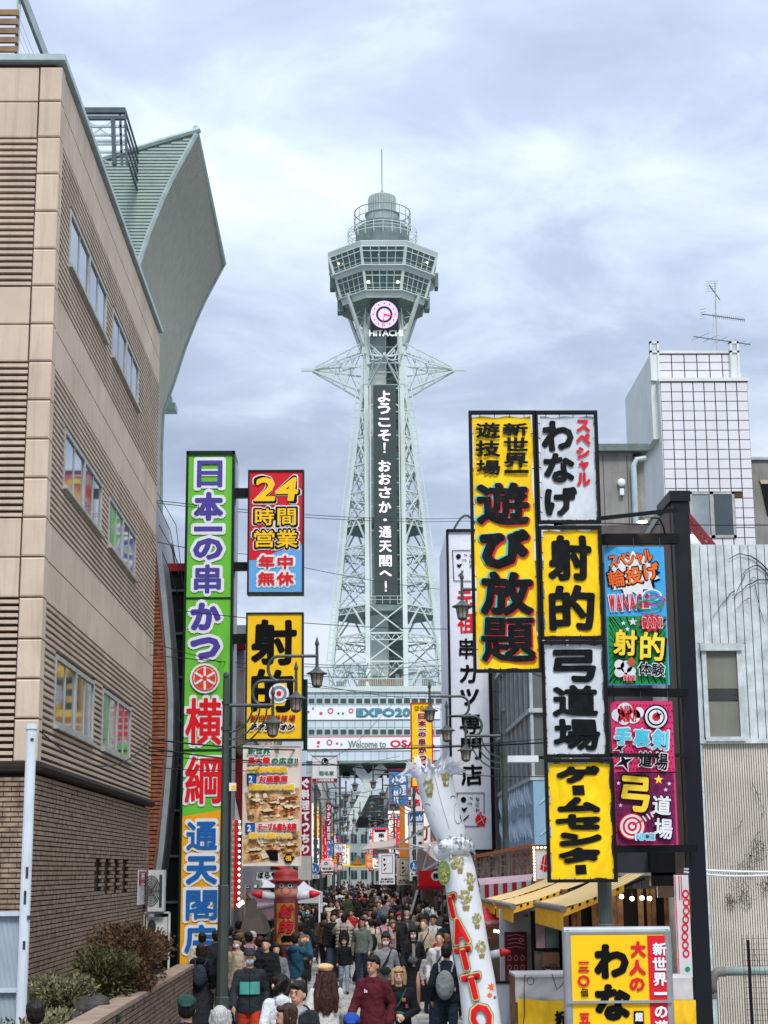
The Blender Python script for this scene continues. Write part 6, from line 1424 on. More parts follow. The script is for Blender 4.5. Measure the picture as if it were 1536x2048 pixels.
# ------------------------------------------------ banners in black frames
m_by = M('banner_yellow', '#f6c80e', rough=.5, var=.05, wr=.6, scale=1.2, spec=.2); m_bwh = M('banner_white', '#c6ccd1', rough=.5, var=.04, wr=.5, scale=1.2, spec=.3)
m_bk = M('banner_ink', '#080c0c', rough=.5, var=.06, wr=.5, spec=.16); m_br = M('banner_red', '#cf1626', rough=.5, wr=.4); m_bc = M('banner_cyan', '#3fb8b4', rough=.5, wr=.4)
def banner(lab, fr, cl, cloth, d=DBn, fw=6.5, group='cloth banners laced into black steel frames'):
    X0, X1, Z0, Z1 = RECT(*fr, d); t = thing('framed_banner', lab, 'banner', ((X0 + X1) / 2, d, Z0), group); f = fw * d / 3377
    MB().box(X0, X0 + f, d - .03, d + .04, Z0, Z1).box(X1 - f, X1, d - .03, d + .04, Z0, Z1).box(X0 + f, X1 - f, d - .03, d + .04, Z0, Z0 + f).box(X0 + f, X1 - f, d - .03, d + .04, Z1 - f, Z1).build('frame', m_blk, t)
    c0, c1, e0, e1 = RECT(*cl, d); n, m_ = 14, 40; mb = MB(); k = 0
    for j in range(m_ + 1):
        for i in range(n + 1):
            u, v = i / n, j / m_; edge = (1 if 0 < u < 1 else .6)
            x = c0 + (c1 - c0) * u + (.012 * math.sin(v * 22 + c0 * 5) if i in (0, n) else 0); z_ = e0 + (e1 - e0) * v + (.010 * math.sin(u * 15 + e0) if j in (0, m_) else 0)
            y = d + .018 + .006 * math.sin(u * 9 + v * 5) * math.sin(v * 13 + 2 * u)
            mb.v.append((x, y, z_))
    for j in range(m_):
        for i in range(n): a = j * (n + 1) + i; mb.f.append((a, a + 1, a + n + 2, a + n + 1))
    mb.build('cloth', cloth, t, smooth=True)
    mb = MB()
    for i in range(7):
        z_ = e0 + (e1 - e0) * (i + .5) / 7; mb.bar((c0 + .01, d + .005, z_), (X0 + f * .5, d, z_ + .02), .008); mb.bar((c1 - .01, d + .005, z_), (X1 - f * .5, d, z_ + .02), .008)
    for i in range(4):
        x = c0 + (c1 - c0) * (i + .5) / 4; mb.bar((x, d + .005, e0 + .01), (x, d, Z0 + f * .5), .008); mb.bar((x, d + .005, e1 - .01), (x, d, Z1 - f * .5), .008)
    mb.build('lacing', m_blk, t, kind='stuff')
    return t, Lay(d, t, d + .006, .004)
W_ = .012
t, L_ = banner('tallest banner, yellow, with huge black play-all-you-like characters shadowed red and cyan', (942, 822, 1078, 1345), (950, 833, 1070, 1337), m_by)
F1s = [('新', (1005, 846, 1056, 872)), ('世', (1007, 875, 1056, 903)), ('界', (1007, 906, 1057, 936)), ('一', (1008, 940, 1057, 947)), ('遊', (951, 845, 1000, 877)), ('技', (951, 881, 1000, 914)), ('場', (952, 920, 1001, 950))]
F1b = [('遊', (953, 964, 1058, 1050)), ('び', (959, 1058, 1061, 1138)), ('放', (960, 1143, 1066, 1231)), ('題', (962, 1235, 1070, 1325))]
L_.layer('lettering_outline', m_bc, lambda m, y: prs(m, F1b, DBn, y, 7.6, copies=12, wob=W_, dx=-.018, dz=.008))
L_.layer('lettering_outline', m_br, lambda m, y: prs(m, F1b, DBn, y, 7.6, copies=12, wob=W_, dx=.018, dz=-.012))
L_.layer('lettering', m_bk, lambda m, y: prs(m, F1b, DBn, y, 7.0, copies=12, wob=W_))
L_.layer('lettering', m_bk, lambda m, y: prs(m, F1s, DBn, y, 2.4, copies=8, wob=W_))
t, L_ = banner('pale banner with black ring toss hiragana and a red column of katakana', (1072, 822, 1198, 1047), (1081, 833, 1191, 1040), m_bwh)
L_.layer('lettering', m_bk, lambda m, y: prs(m, [('わ', (1083, 841, 1148, 903)), ('な', (1087, 906, 1150, 966)), ('げ', (1089, 973, 1156, 1033))], DBn, y, 4.2, copies=12, wob=W_))
L_.layer('lettering', m_br, lambda m, y: prs(m, [('ス', (1152, 839, 1180, 864)), ('ペ', (1152, 867, 1181, 890)), ('シ', (1152, 894, 1180, 917)), ('ャ', (1157, 921, 1178, 941)), ('ル', (1153, 945, 1181, 972))], DBn, y, 1.9, copies=8, wob=W_))
t, L_ = banner('yellow banner with two huge black shooting gallery characters, under the ring toss banner', (1079, 1052, 1206, 1279), (1087, 1061, 1200, 1272), m_by)
L_.layer('lettering', m_bk, lambda m, y: prs(m, [('射', (1096, 1070, 1183, 1162)), ('的', (1097, 1170, 1190, 1261))], DBn, y, 6.8, copies=12, wob=W_))
t, L_ = banner('pale banner with three black archery hall characters, third from the top', (1085, 1282, 1215, 1515), (1092, 1290, 1207, 1508), m_bwh)
L_.layer('lettering', m_bk, lambda m, y: prs(m, [('弓', (1105, 1298, 1192, 1365)), ('道', (1105, 1370, 1197, 1433)), ('場', (1107, 1437, 1200, 1501))], DBn, y, 5.6, copies=12, wob=W_))
t, L_ = banner('lowest yellow banner with black game centre katakana, above the yellow awnings', (1092, 1518, 1231, 1765), (1100, 1526, 1223, 1757), m_by)
L_.layer('lettering', m_bk, lambda m, y: (prs(m, [('ゲ', (1112, 1531, 1200, 1567)), ('ム', (1113, 1594, 1201, 1625)), ('セ', (1111, 1628, 1203, 1660)), ('ン', (1116, 1664, 1206, 1693)), ('タ', (1115, 1695, 1203, 1727))], DBn, y, 4.6, copies=12, wob=W_),
    polypx(m, [(1144, 1571), (1168, 1570), (1170, 1590), (1146, 1590)], DBn, y), polypx(m, [(1150, 1730), (1172, 1729), (1174, 1748), (1152, 1749)], DBn, y)))
# colourful comic banners
D11 = 20.35; m_cb = M('comic_blue', '#3f9fd8', rough=.5, wr=.4, var=.04); m_cg = M('comic_green', '#158a4a', rough=.5, wr=.4, var=.04); m_cp = M('comic_pink', '#cf2f66', rough=.5, wr=.4, var=.04); m_cpu = M('comic_purple', '#741952', rough=.5, wr=.4, var=.04)
m_co = M('comic_orange', '#ee6a1c', rough=.5); m_cc = M('comic_cyan', '#4bc3dc', rough=.5); m_cw2 = M('comic_white', '#d8dade', rough=.5); m_cyl = M('comic_yellow', '#f6cf33', rough=.5); m_cdk = M('comic_dark', '#4c0f3a', rough=.5)
def comic(lab, cl, cloth): 
    X0, X1, Z0, Z1 = RECT(*cl, D11); t = thing('comic_banner', lab, 'banner', ((X0 + X1) / 2, D11, Z0), 'comic style banners hung from the black column'); MB().box(X0, X1, D11 + .012, D11 + .022, Z0, Z1).build('cloth', cloth, t)
    mb = MB()
    for i in range(3): x = X0 + (X1 - X0) * (.06 + i * .44); mb.bar((x, D11 + .01, Z1 - .01), (x, D11 + .05, Z1 + .12), .008); mb.bar((x, D11 + .01, Z0 + .01), (x, D11 + .05, Z0 - .1), .008)
    mb.build('tie', m_blk, t); return t, Lay(D11, t, D11 + .011, .003)
t, L_ = comic('sky blue and green comic banner with orange ring toss and yellow shooting words', (1213, 1093, 1334, 1370), m_cb)
L_.layer('green_field', m_cg, lambda m, y: rectpx(m, (1217, 1232, 1334, 1368), D11, y))
def rays(m, y):
    for i in range(40):
        a = 2 * math.pi * i / 40 + .07; r0 = 44 + 6 * math.sin(i * 5)
        x0, y0, x1, y1 = 1276 + r0 * math.cos(a), 1300 + r0 * .75 * math.sin(a), 1276 + 95 * math.cos(a), 1300 + 95 * math.sin(a)
        x1 = min(max(x1, 1219), 1332); y1 = min(max(y1, 1234), 1366)
        if 1219 < x0 < 1332 and 1234 < y0 < 1366: polypx(m, [(x0, y0), (x1 + 1.4 * math.sin(a), y1), (x1 - 1.4 * math.sin(a), y1 + 1.2 * math.cos(a))], D11, y)
L_.layer('ray', m_ink, rays)
L_.layer('burst', m_ink, lambda m, y: starpx(m, 1268, 1152, 55, D11, y, n=14, k=.8, ry=36))
L_.layer('burst', m_cw2, lambda m, y: starpx(m, 1266, 1149, 54, D11, y, n=11, k=.72, ry=48))
c1_ = [('スペシャル', (1217, 1104, 1305, 1131))]; c2_ = [('輪', (1216, 1140, 1249, 1174)), ('投', (1251, 1134, 1284, 1168)), ('げ', (1287, 1126, 1318, 1160))]
for mm, g, b in ((m_ink, 3, 3.4), (m_co, 0, 1.5)): L_.layer('lettering', mm, lambda m, y: (prs(m, grow(c1_, g * .6), D11, y, b * .62, rot=.16), prs(m, grow(c2_, g), D11, y, b, rot=.14)))
for mm, g, b in ((m_cw2, 2, 2.6), (m_br, 0, 1.3)): L_.layer('lettering', mm, lambda m, y: prs(m, [(c, (1218 + i * 13.6 - g, 1190 - i * .6 - g, 1230 + i * 13.6 + g, 1224 - i * 1.6 + g)) for i, c in enumerate('WANAGE')], D11, y, b, rot=.03))
for mm, (x, y0, rx, ry) in ((m_wht, (1303, 1191, 20, 12)), (m_cb, (1303, 1194, 18, 11)), (m_br, (1310, 1201, 20, 10)), (m_cg, (1298, 1211, 28, 11))): L_.layer('ring', mm, lambda m, y: discpx(m, x, y0, rx, D11, y, r_in=rx * .82, ry=ry))
L_.layer('burst', m_br, lambda m, y: (starpx(m, 1303, 1246, 30, D11, y, n=11, k=.62, ry=22), starpx(m, 1258, 1356, 16, D11, y, n=9, k=.6, ry=11)))
L_.layer('star', m_cw2, lambda m, y: (starpx(m, 1265, 1244, 9, D11, y), starpx(m, 1246, 1247, 5, D11, y), starpx(m, 1254, 1259, 5, D11, y), discpx(m, 1238, 1330, 10, D11, y), discpx(m, 1252, 1334, 12, D11, y), discpx(m, 1238, 1345, 10, D11, y), discpx(m, 1262, 1343, 9, D11, y)))
L_.layer('lettering_outline', m_cw2, lambda m, y: (prs(m, [('PAN!', (1283, 1234, 1325, 1258)), ('PAN!', (1246, 1349, 1271, 1362))], D11, y, 1.8)))
L_.layer('lettering', m_br, lambda m, y: (prs(m, [('PAN!', (1284, 1236, 1324, 1256)), ('PAN!', (1247, 1351, 1270, 1361))], D11, y, .8)))
c3_ = [('射', (1226, 1260, 1273, 1312)), ('的', (1279, 1265, 1328, 1322))]
for mm, g, b, o in ((m_ink, 3, 4.6, .012), (m_cyl, 0, 2.6, 0)): L_.layer('lettering', mm, lambda m, y: prs(m, grow(c3_, g), D11, y, b, rot=-.06, dx=o, dz=-o))
for mm, g, b in ((m_cw2, 2, 2.4), (m_ink, 0, .8)): L_.layer('lettering', mm, lambda m, y: prs(m, grow([('体験', (1275, 1327, 1328, 1352))], g), D11, y, b, rot=-.08))
L_.layer('cork', M('cork', '#b5532c', rough=.6), lambda m, y: polypx(m, [(1252, 1322), (1262, 1314), (1272, 1326), (1262, 1334)], D11, y))
t, L_ = comic('pink and purple comic banner with shuriken, target and yellow bow character', (1226, 1402, 1351, 1690), m_cp)
L_.layer('purple_field', m_cpu, lambda m, y: rectpx(m, (1232, 1546, 1350, 1688), D11, y))
def dots(m, y):
    for j in range(24):
        for i in range(18):
            x, y0 = 1231 + i * 6.6 + (j % 2) * 3.3 + (j - 12) * .25, 1410 + j * 11.6
            if 1228 < x < 1348 and y0 < 1684: discpx(m, x, y0, 1.5, D11, y, n=6)
L_.layer('dot', m_cdk, dots)
L_.layer('cloud', m_cw2, lambda m, y: [discpx(m, x, y0, r, D11, y) for x, y0, r in ((1236, 1430, 13), (1250, 1420, 15), (1266, 1432, 15), (1277, 1425, 11), (1248, 1438, 12))])
L_.layer('lettering', m_br, lambda m, y: prs(m, [('NIN!', (1240, 1411, 1273, 1427)), ('NIN!', (1240, 1428, 1273, 1444))], D11, y, 1.1, shear=.1))
for r, mm in ((25, m_ink), (22, m_cw2), (17.5, m_ink), (14.5, m_cw2), (8, m_br)): L_.layer('target', mm, lambda m, y: discpx(m, 1312, 1434, r, D11, y))
def shu(m, y):
    for x, y0, r in ((1316, 1430, 9), (1239, 1496, 12), (1248, 1524, 19)): starpx(m, x, y0, r, D11, y, n=4, k=.3, rot=.4)
L_.layer('shuriken_outline', m_cw2, lambda m, y: [starpx(m, x, y0, r, D11, y, n=4, k=.4, rot=.4) for x, y0, r in ((1239, 1496, 15), (1248, 1524, 22))]); L_.layer('shuriken', m_ink, shu)
c4_ = [('手', (1229, 1455, 1262, 1490)), ('裏', (1267, 1458, 1300, 1494)), ('剣', (1303, 1460, 1336, 1500))]
for mm, g, b in ((m_cw2, 2.6, 3.8), (m_cc, 0, 2.0)): L_.layer('lettering', mm, lambda m, y: prs(m, grow(c4_, g), D11, y, b, rot=-.08))
for mm, g, b in ((m_cw2, 2, 3.0), (m_ink, 0, 1.4)): L_.layer('lettering', mm, lambda m, y: prs(m, grow([('道', (1277, 1503, 1304, 1534)), ('場', (1308, 1506, 1335, 1540))], g), D11, y, b, rot=-.1))
c5_ = [('弓', (1241, 1553, 1299, 1624))]; c6_ = [('道', (1303, 1591, 1341, 1630)), ('場', (1307, 1637, 1344, 1678))]
for mm, g, b in ((m_ink, 3.5, 7.4), (m_cyl, 0, 4.4)): L_.layer('lettering', mm, lambda m, y: prs(m, grow(c5_, g), D11, y, b, rot=-.08))
for mm, g, b in ((m_ink, 2.4, 3.6), (m_cw2, 0, 2.0)): L_.layer('lettering', mm, lambda m, y: prs(m, grow(c6_, g), D11, y, b, rot=-.08))
for r, mm in ((27, m_br), (24, m_cw2), (19, m_br), (15, m_cw2), (9.5, m_br), (5, m_cw2)): L_.layer('target', mm, lambda m, y: discpx(m, 1263, 1653, r, D11, y))
L_.layer('arrow', m_br, lambda m, y: (linepx(m, [(1264, 1650), (1300, 1632)], 2, D11, y),)); L_.layer('arrow_feather', m_cw2, lambda m, y: (linepx(m, [(1284, 1633), (1290, 1642)], 3, D11, y), linepx(m, [(1292, 1629), (1298, 1638)], 3, D11, y), linepx(m, [(1300, 1625), (1304, 1634)], 3, D11, y)))
L_.layer('lettering_outline', m_cw2, lambda m, y: prs(m, [('NICE!', (1268, 1665, 1309, 1682))], D11, y, 2.2)); L_.layer('lettering', m_cc, lambda m, y: prs(m, [('NICE!', (1270, 1667, 1307, 1680))], D11, y, 1.0))
L_.layer('star', m_cyl, lambda m, y: starpx(m, 1315, 1560, 10, D11, y)); L_.layer('star', m_cw2, lambda m, y: [starpx(m, x, y0, 4.5, D11, y) for x, y0 in ((1235, 1567), (1336, 1568), (1329, 1580), (1239, 1611))])
L_.layer('border', m_ink, lambda m, y: rectpx(m, (1231, 1544.5, 1350, 1547), D11, y))

# ------------------------------------------------ tall white kushikatsu sign, panelled grey house
D12 = 47.0; X0, X1, Z0, Z1 = RECT(899, 1060, 981, 1699, D12); Dk = D12 * (899 - 710) / (883 - 710)
t = thing('white_sign_tower', 'tall white sign tower with brushed black kushikatsu specialist characters', 'sign', ((X0 + X1) / 2, D12, Z0))
m_sgw = M('signboard_white', '#dcdfe8', rough=.45, var=.04, streak=.12)
box_part('body', X0, X1, D12 + .02, Dk, Z0, Z1, m_sgw, t); f = .06
MB().box(X0 - .03, X0 + .04, D12 - .06, D12 + .02, Z0, Z1).box(X1 - .05, X1 + .05, D12 - .06, D12 + .02, Z0, Z1).box(X0, X1, D12 - .06, D12 + .02, Z1 - .05, Z1 + .02).box(X0, X1, D12 - .06, D12 + .02, Z0 - .08, Z0).build('frame', m_blk, t)
MB().quad((X0, D12 + .015, Z0), (X1, D12 + .015, Z0), (X1, D12 + .015, Z1), (X0, D12 + .015, Z1)).build('face', m_sgw, t)
L_ = Lay(D12, t, D12 + .005, .006)
L_.layer('lettering', m_rd, lambda m, y: prs(m, [('元', (914, 1182, 945, 1217)), ('祖', (915, 1225, 947, 1267))], D12, y, 1.7, wob=.02))
L_.layer('lettering', m_ink, lambda m, y: prs(m, [('串', (918, 1276, 948, 1317)), ('カ', (919, 1329, 953, 1366)), ('ツ', (920, 1377, 958, 1411)), ('専', (919, 1426, 962, 1468)), ('門', (922, 1476, 963, 1519)), ('店', (922, 1528, 965, 1571))], D12, y, 1.7, wob=.02))
def emb(m, y, x0, y0, k=1.0):
    def Q(a, b): return (x0 + a * k, y0 + b * k)
    linepx(m, [Q(0, 0), Q(54, 0), Q(54, 42)], 1.6, D12, y); linepx(m, [Q(0, 0), Q(3, 66), Q(44, 67)], 1.6, D12, y)
    discpx(m, *Q(13, 13), 5.4 * k, D12, y, n=12); linepx(m, [Q(26, 9), Q(31, 11)], 1.8, D12, y); linepx(m, [Q(21, 21), Q(29, 20), Q(29, 24)], 1.3, D12, y)
    polypx(m, [Q(9, 28), Q(13, 31), Q(22, 28), Q(15, 38), Q(11, 35)], D12, y); linepx(m, [Q(23, 45), Q(13, 55)], 2.6 * k, D12, y)
    prs(m, [(c, (*Q(37, 8 + i * 11), *Q(45, 16 + i * 11))) for i, c in enumerate('なにわ')], D12, y, .3)
L_.layer('emblem', m_ink, lambda m, y: (emb(m, y, 914, 1586), emb(m, y, 905, 1101, .92)))
L_.layer('red_mark', m_rd, lambda m, y: (polypx(m, [(950, 1640), (955, 1628), (968, 1632), (973, 1636), (969, 1652), (956, 1651)], D12, y), polypx(m, [(957, 1628), (962, 1622), (964, 1628)], D12, y)))
L_.layer('red_mark_line', m_wht, lambda m, y: (linepx(m, [(952, 1648), (970, 1634)], .9, D12, y), linepx(m, [(960, 1631), (968, 1647)], .9, D12, y)))
mb = MB(); a, b = P(905, 1058, 52), P(960, 1058, 52)
for i in range(8):
    u = i / 7 * math.pi; 
mb.tube([(a.x + (b.x - a.x) * i / 9, 52, a.z - .1 + .55 * math.sin(math.pi * i / 9)) for i in range(10)], .04, 6); mb.build('roof_hoop', m_ant, t)
XC = P(1062, 1420, 38).x; Zt = P(1062, 1120, 38).z
t = thing('panelled_house', 'grey glazed house with white mullions and a pale blue wave relief band', 'building', (XC, 38, 0))
m_gp = M('panel_grey', '#5d6162', rough=.35, var=.15, scale=1, spec=.6); m_wm = M('mullion_white', '#a9b1b2', rough=.45, streak=.2); m_bwv = M('wave_blue', '#86aac0', rough=.4, var=.06)
box_part('wall', XC + .05, 9, 38.05, 50, 0, Zt, m_gp, t)
zb_ = P(1062, 1421, 38).z; zw1 = P(1062, 1556, 38).z; zw0 = P(1062, 1690, 38).z
for k in range(9):
    y_ = 38 + k * 1.15; box_part('mullion', XC - .02, XC + .05, y_, y_ + .10, zw1, Zt, m_wm, t)
    if k < 8: box_part('side_panel', XC + .02, XC + .05, y_ + .10, y_ + 1.15, zw1 + .1, zb_ - .05, m_gp, t)
for k in range(4): box_part('mullion', XC + .3 + k * .55, XC + .36 + k * .55, 37.98, 38.05, zw1, Zt, m_wm, t)
for z_ in (zb_, zw1, (zb_ + Zt) / 2): MB().box(XC - .06, XC + .05, 38, 47, z_ - .05, z_ + .05).box(XC - .06, 9, 37.95, 38.05, z_ - .05, z_ + .05).build('transom', m_wm, t)
box_part('wave_band', XC + .0, 8.9, 37.97, 46.8, zw0, zw1 - .05, m_bwv, t)
m_wvw = M('wave_white', '#b4c6d2', rough=.4)
rn = random.Random(3)
for k in range(26):
    y_ = 38.3 + (k % 13) * .64; z_ = zw0 + .15 + (k // 13) * .75 + rn.uniform(-.05, .1); pts = [(XC - .015, y_ + .5 * math.sin(u * 2.2) + u * .15, z_ + .6 * u) for u in [i / 6 for i in range(7)]]
    MB().tube(pts, [.01, .03, .045, .05, .045, .03, .01], 6).build('wave_relief', m_wvw, t)
for k in range(7): x = XC + .12 + (k % 4) * .33; z_ = zw0 + .2 + (k // 4) * .7; MB().tube([(x + .28 * math.sin(u * 2.2), 37.96, z_ + .5 * u) for u in [i / 6 for i in range(7)]], [.01, .02, .035, .04, .03, .02, .01], 6).build('wave_relief', m_wvw, t)
for k in range(1, 4): box_part('band_joint', XC - .005, XC, 38 + k * 2.2, 38.03 + k * 2.2, zw0, zw1, m_gr, t)
box_part('under_fascia', XC, 9, 38, 46, 0, zw0, m_wall[4], t)
t = thing('strip_light_box', 'white box lamp on a bracket between the lamp post and the pale banners', 'lamp', P(1045, 1518, 36)); X0, X1, Z0, Z1 = RECT(1016, 1511, 1077, 1524, 36)
box_part('housing', X0, X1, 36, 36.3, Z0, Z1, m_wht, t); box_part('bracket', X1, X1 + .5, 36.1, 36.2, (Z0 + Z1) / 2, (Z0 + Z1) / 2 + .06, m_blk, t)
# menu boards
D13 = 35.5; t = thing('menu_board_row', 'row of weathered wooden menu boards with copper trims above the striped awning', 'menu board', (P(1000, 1730, D13).x, D13, 3.2))
m_wd = M('weathered_wood', '#93867c', rough=.85, var=.3, scale=6, streak=.4); m_cop = M('copper_trim', '#b46c40', rough=.4, var=.1)
def slant(px): return D13 + 3.0 * (1 - (px - 945) / 122)
for i, (a, b) in enumerate(((948, 975), (977, 997), (999, 1020), (1022, 1043), (1045, 1064))):
    da, db = slant(a), slant(b); dy = (a - 945) / 122; t0 = 1717 - 22 * dy; t1 = 1717 - 22 * ((b - 945) / 122)
    v = [P(a, 1756, da), P(b, 1757, db), P(b, t1 + 3, db), P(a, t0 + 3, da)]
    mb = MB(); mb.add([*v, *[q + Vector((0, .08, 0)) for q in v]], [(0, 1, 2, 3), (4, 7, 6, 5), (0, 4, 5, 1), (2, 6, 7, 3), (1, 5, 6, 2), (3, 7, 4, 0)]); mb.build('board', m_wd, t)
    c = (v[0] + v[1] + v[2] + v[3]) / 4
    mb = MB()
    for k in range(2):
        for j, ch in enumerate('串カツ料理'[:4]):
            put(mb, ch, c.x + (k - .5) * .09, c.z + .2 - j * .13, .06, .09, c.y - .03 + (k - .5) * -.1, bold=.003, copies=4)
    mb.build('lettering', m_dred if i >= 3 else m_ink, t)
for (ya, yb_) in ((1714, 1691), (1760, 1761)): MB().bar(P(945, ya, slant(945) - .1), P(1067, yb_, slant(1067) - .1), .07).build('trim', m_cop, t)
t, L_, bb = blade('bulb_framed_sign', 'white sign with a red emblem inside an orange bulb frame', (1066, 1693, 1112, 1763), 34.8, m_wht, frame=m_cop, fw=5)
L_.layer('emblem', m_rd, lambda m, y: polypx(m, [(1080, 1738), (1086, 1712), (1092, 1708), (1098, 1714), (1103, 1736), (1090, 1744)], 34.8, y)); L_.layer('emblem_line', m_wht, lambda m, y: (linepx(m, [(1080, 1728), (1102, 1735)], .9, 34.8, y), linepx(m, [(1090, 1708), (1086, 1742)], .9, 34.8, y)))
X0, X1, Z0, Z1 = bb
for k in range(11): MB().ell((X0 + .02, 34.75, Z0 + .04 + k * (Z1 - Z0 - .08) / 10), .022, 6, 4).build('bulb', m_bulb, t)
for k in range(6): MB().ell((X0 + .02 + k * (X1 - X0) / 6, 34.75, Z1 - .02), .022, 6, 4).build('bulb', m_bulb, t)

# ------------------------------------------------ awnings and stalls, right foreground
m_ca = M('canvas_yellow', '#e6cc95', rough=.8, var=.06); m_ca2 = M('canvas_gold', '#cfa964', rough=.8, var=.06); m_frg = M('fringe_yellow', '#e0a632', rough=.85, var=.12, scale=12); m_red2 = M('canvas_red', '#b01f2c', rough=.8, var=.08, wr=.2)
def side_awning(lab, xb, zb_, xf, zf, y0, y1, drop):
    t = thing('striped_awning', lab, 'awning', (xf, y0, zf), 'yellow striped awnings over the stalls'); n = int((y1 - y0) / .16)
    mb, m2 = MB(), MB()
    for i in range(n):
        a, b = y0 + (y1 - y0) * i / n, y0 + (y1 - y0) * (i + 1) / n; q = mb if i % 2 else m2
        for k in range(5):
            u0, u1 = k / 5, (k + 1) / 5; s0, s1 = .05 * math.sin(math.pi * u0), .05 * math.sin(math.pi * u1)
            q.quad((xb + (xf - xb) * u0, a, zb_ + (zf - zb_) * u0 - s0), (xb + (xf - xb) * u1, a, zb_ + (zf - zb_) * u1 - s1), (xb + (xf - xb) * u1, b, zb_ + (zf - zb_) * u1 - s1), (xb + (xf - xb) * u0, b, zb_ + (zf - zb_) * u0 - s0))
    mb.build('canvas', m_ca, t); m2.build('canvas_stripe', m_ca2, t)
    MB().tube([(xf, y0 - .02, zf - .02), (xf, y1 + .02, zf - .02)], .045, 10).build('front_roller', M('roller_grey', '#77746a', rough=.4), t)
    for y_ in (y0, y1): MB().bar((xb, y_, zb_ - .06), (xf, y_, zf - .05), .035).build('edge_arm', m_blk, t)
    mb = MB(); n = int((y1 - y0) / .05)
    for i in range(n):
        a, b = y0 + (y1 - y0) * i / n, y0 + (y1 - y0) * (i + 1) / n; dx = .02 * (i % 2); dz = drop * (1 + .04 * math.sin(i * 1.3))
        mb.quad((xf - dx, a, zf - .05), (xf - .02 + dx, b, zf - .05), (xf - .02 + dx, b, zf - .05 - dz), (xf - dx, a, zf - .05 - dz))
    mb.build('fringe', m_frg, t)
    mb = MB(); n = 8                                                 # the fringe turns the near corner
    for i in range(n):
        a, b = xf + .10 * i, xf + .10 * (i + 1)
        if b > xb: break
        mb.quad((a, y0 - .01, zf - .03 + (zb_ - zf) * (a - xf) / (xb - xf)), (b, y0 - .03, zf - .03 + (zb_ - zf) * (b - xf) / (xb - xf)), (b, y0 - .03, zf - .12 + (zb_ - zf) * (b - xf) / (xb - xf)), (a, y0 - .01, zf - .12 + (zb_ - zf) * (a - xf) / (xb - xf)))
    mb.build('side_trim', m_frg, t)
side_awning('nearer yellow striped awning with a deep fringe, under the game centre banner', 3.78, 2.78, 2.70, 2.36, 22.0, 25.3, .24)
side_awning('middle yellow striped awning with a sagging fringe, left of the nearer one', 3.78, 2.78, 2.38, 2.32, 25.5, 28.4, .20); side_awning('farthest yellow striped awning, smallest, next to the red and white one', 3.78, 2.78, 2.36, 2.32, 28.6, 31.2, .16)
t = thing('candy_stripe_awning', 'red and white striped awning valance under the menu boards', 'awning', P(1010, 1790, 33))
v0, v1 = P(960, 1770, 34), P(1062, 1762, 32.5); n = 11
for i in range(n):
    a, b = v0.lerp(v1, i / n), v0.lerp(v1, (i + 1) / n); k = Vector((0, 0, -.40)); MB().add([a, b, b + k, a + k], [(0, 1, 2, 3)]).build('stripe', m_red2 if i % 2 else m_cv, t)
bk0, bk1 = P(955, 1757, 36), P(1066, 1748, 34.5); MB().add([v0, v1, bk1, bk0], [(0, 1, 2, 3)]).build('top_canvas', M('canvas_rose', '#a98f94', rough=.8), t)
awning('red_awning', 'plain red awning sheet behind the inflatable figure, below the fringes', [(968, 1815, 30), (1022, 1822, 30), (1050, 1843, 28.5), (965, 1846, 28.5)], m_red2, drop=.05)
# stall building
D14 = 25.4; t = thing('game_stall', 'dark timber game stall with vertical boards and hanging bulbs behind the yellow ring toss sign', 'stall', (P(1230, 1900, D14).x, D14, 0))
m_wb = M('board_wood', '#6b4d38', rough=.75, var=.3, scale=5, two=rgb('#94714f')); X0, X1, Z0, Z1 = RECT(1126, 1778, 1345, 1960, D14)
box_part('back_wall', X0, X1 + .8, D14 + .1, D14 + .2, 0, Z1, m_dark, t)
for (a, b) in ((1143, 1163), (1184, 1206), (1222, 1248), (1277, 1289), (1295, 1314), (1126, 1138), (1330, 1340)):
    q0, q1 = P(a, 1850, D14).x, P(b, 1850, D14).x; nb_ = max(1, int((q1 - q0) / .07))
    for k in range(nb_): piece('plank', q0 + (q1 - q0) * k / nb_ + .003, q0 + (q1 - q0) * (k + 1) / nb_ - .003, D14, D14 + .04, .3, Z1, m_wb, t)
m_fas = M('fascia_grey', '#3a3e41', rough=.5, var=.1)
q0, q1, q2, q3 = RECT(1233, 1702, 1338, 1748, 23.6); box_part('fascia', q0, q1 + .5, 23.6, 23.8, q2, q3, m_fas, t); q0, q1, q2, q3 = RECT(1280, 1700, 1372, 1772, 23.4); box_part('fascia_return', q0 + .15, q1, 23.4, 23.58, q2, q3, m_blk, t)
q0, q1, q2, q3 = RECT(1236, 1745, 1290, 1750, 23.5); box_part('gutter', q0, q1 + .4, 23.4, 23.6, q2 - .01, q2 + .03, m_sil, t)
q0, q1, q2, q3 = RECT(1238, 1560, 1345, 1700, 26); box_part('upper_wall', q0, q1 + .1, 26, 29, q3 - 1.5, P(1300, 1110, 26).z, M('stall_upper', '#46474a', rough=.7, var=.15, scale=.6), t)
q0, q1, q2, q3 = RECT(1315, 1768, 1352, 1795, 24); box_part('canvas_flap', q0, q1, 24, 24.05, q2, q3, m_bgc, t)
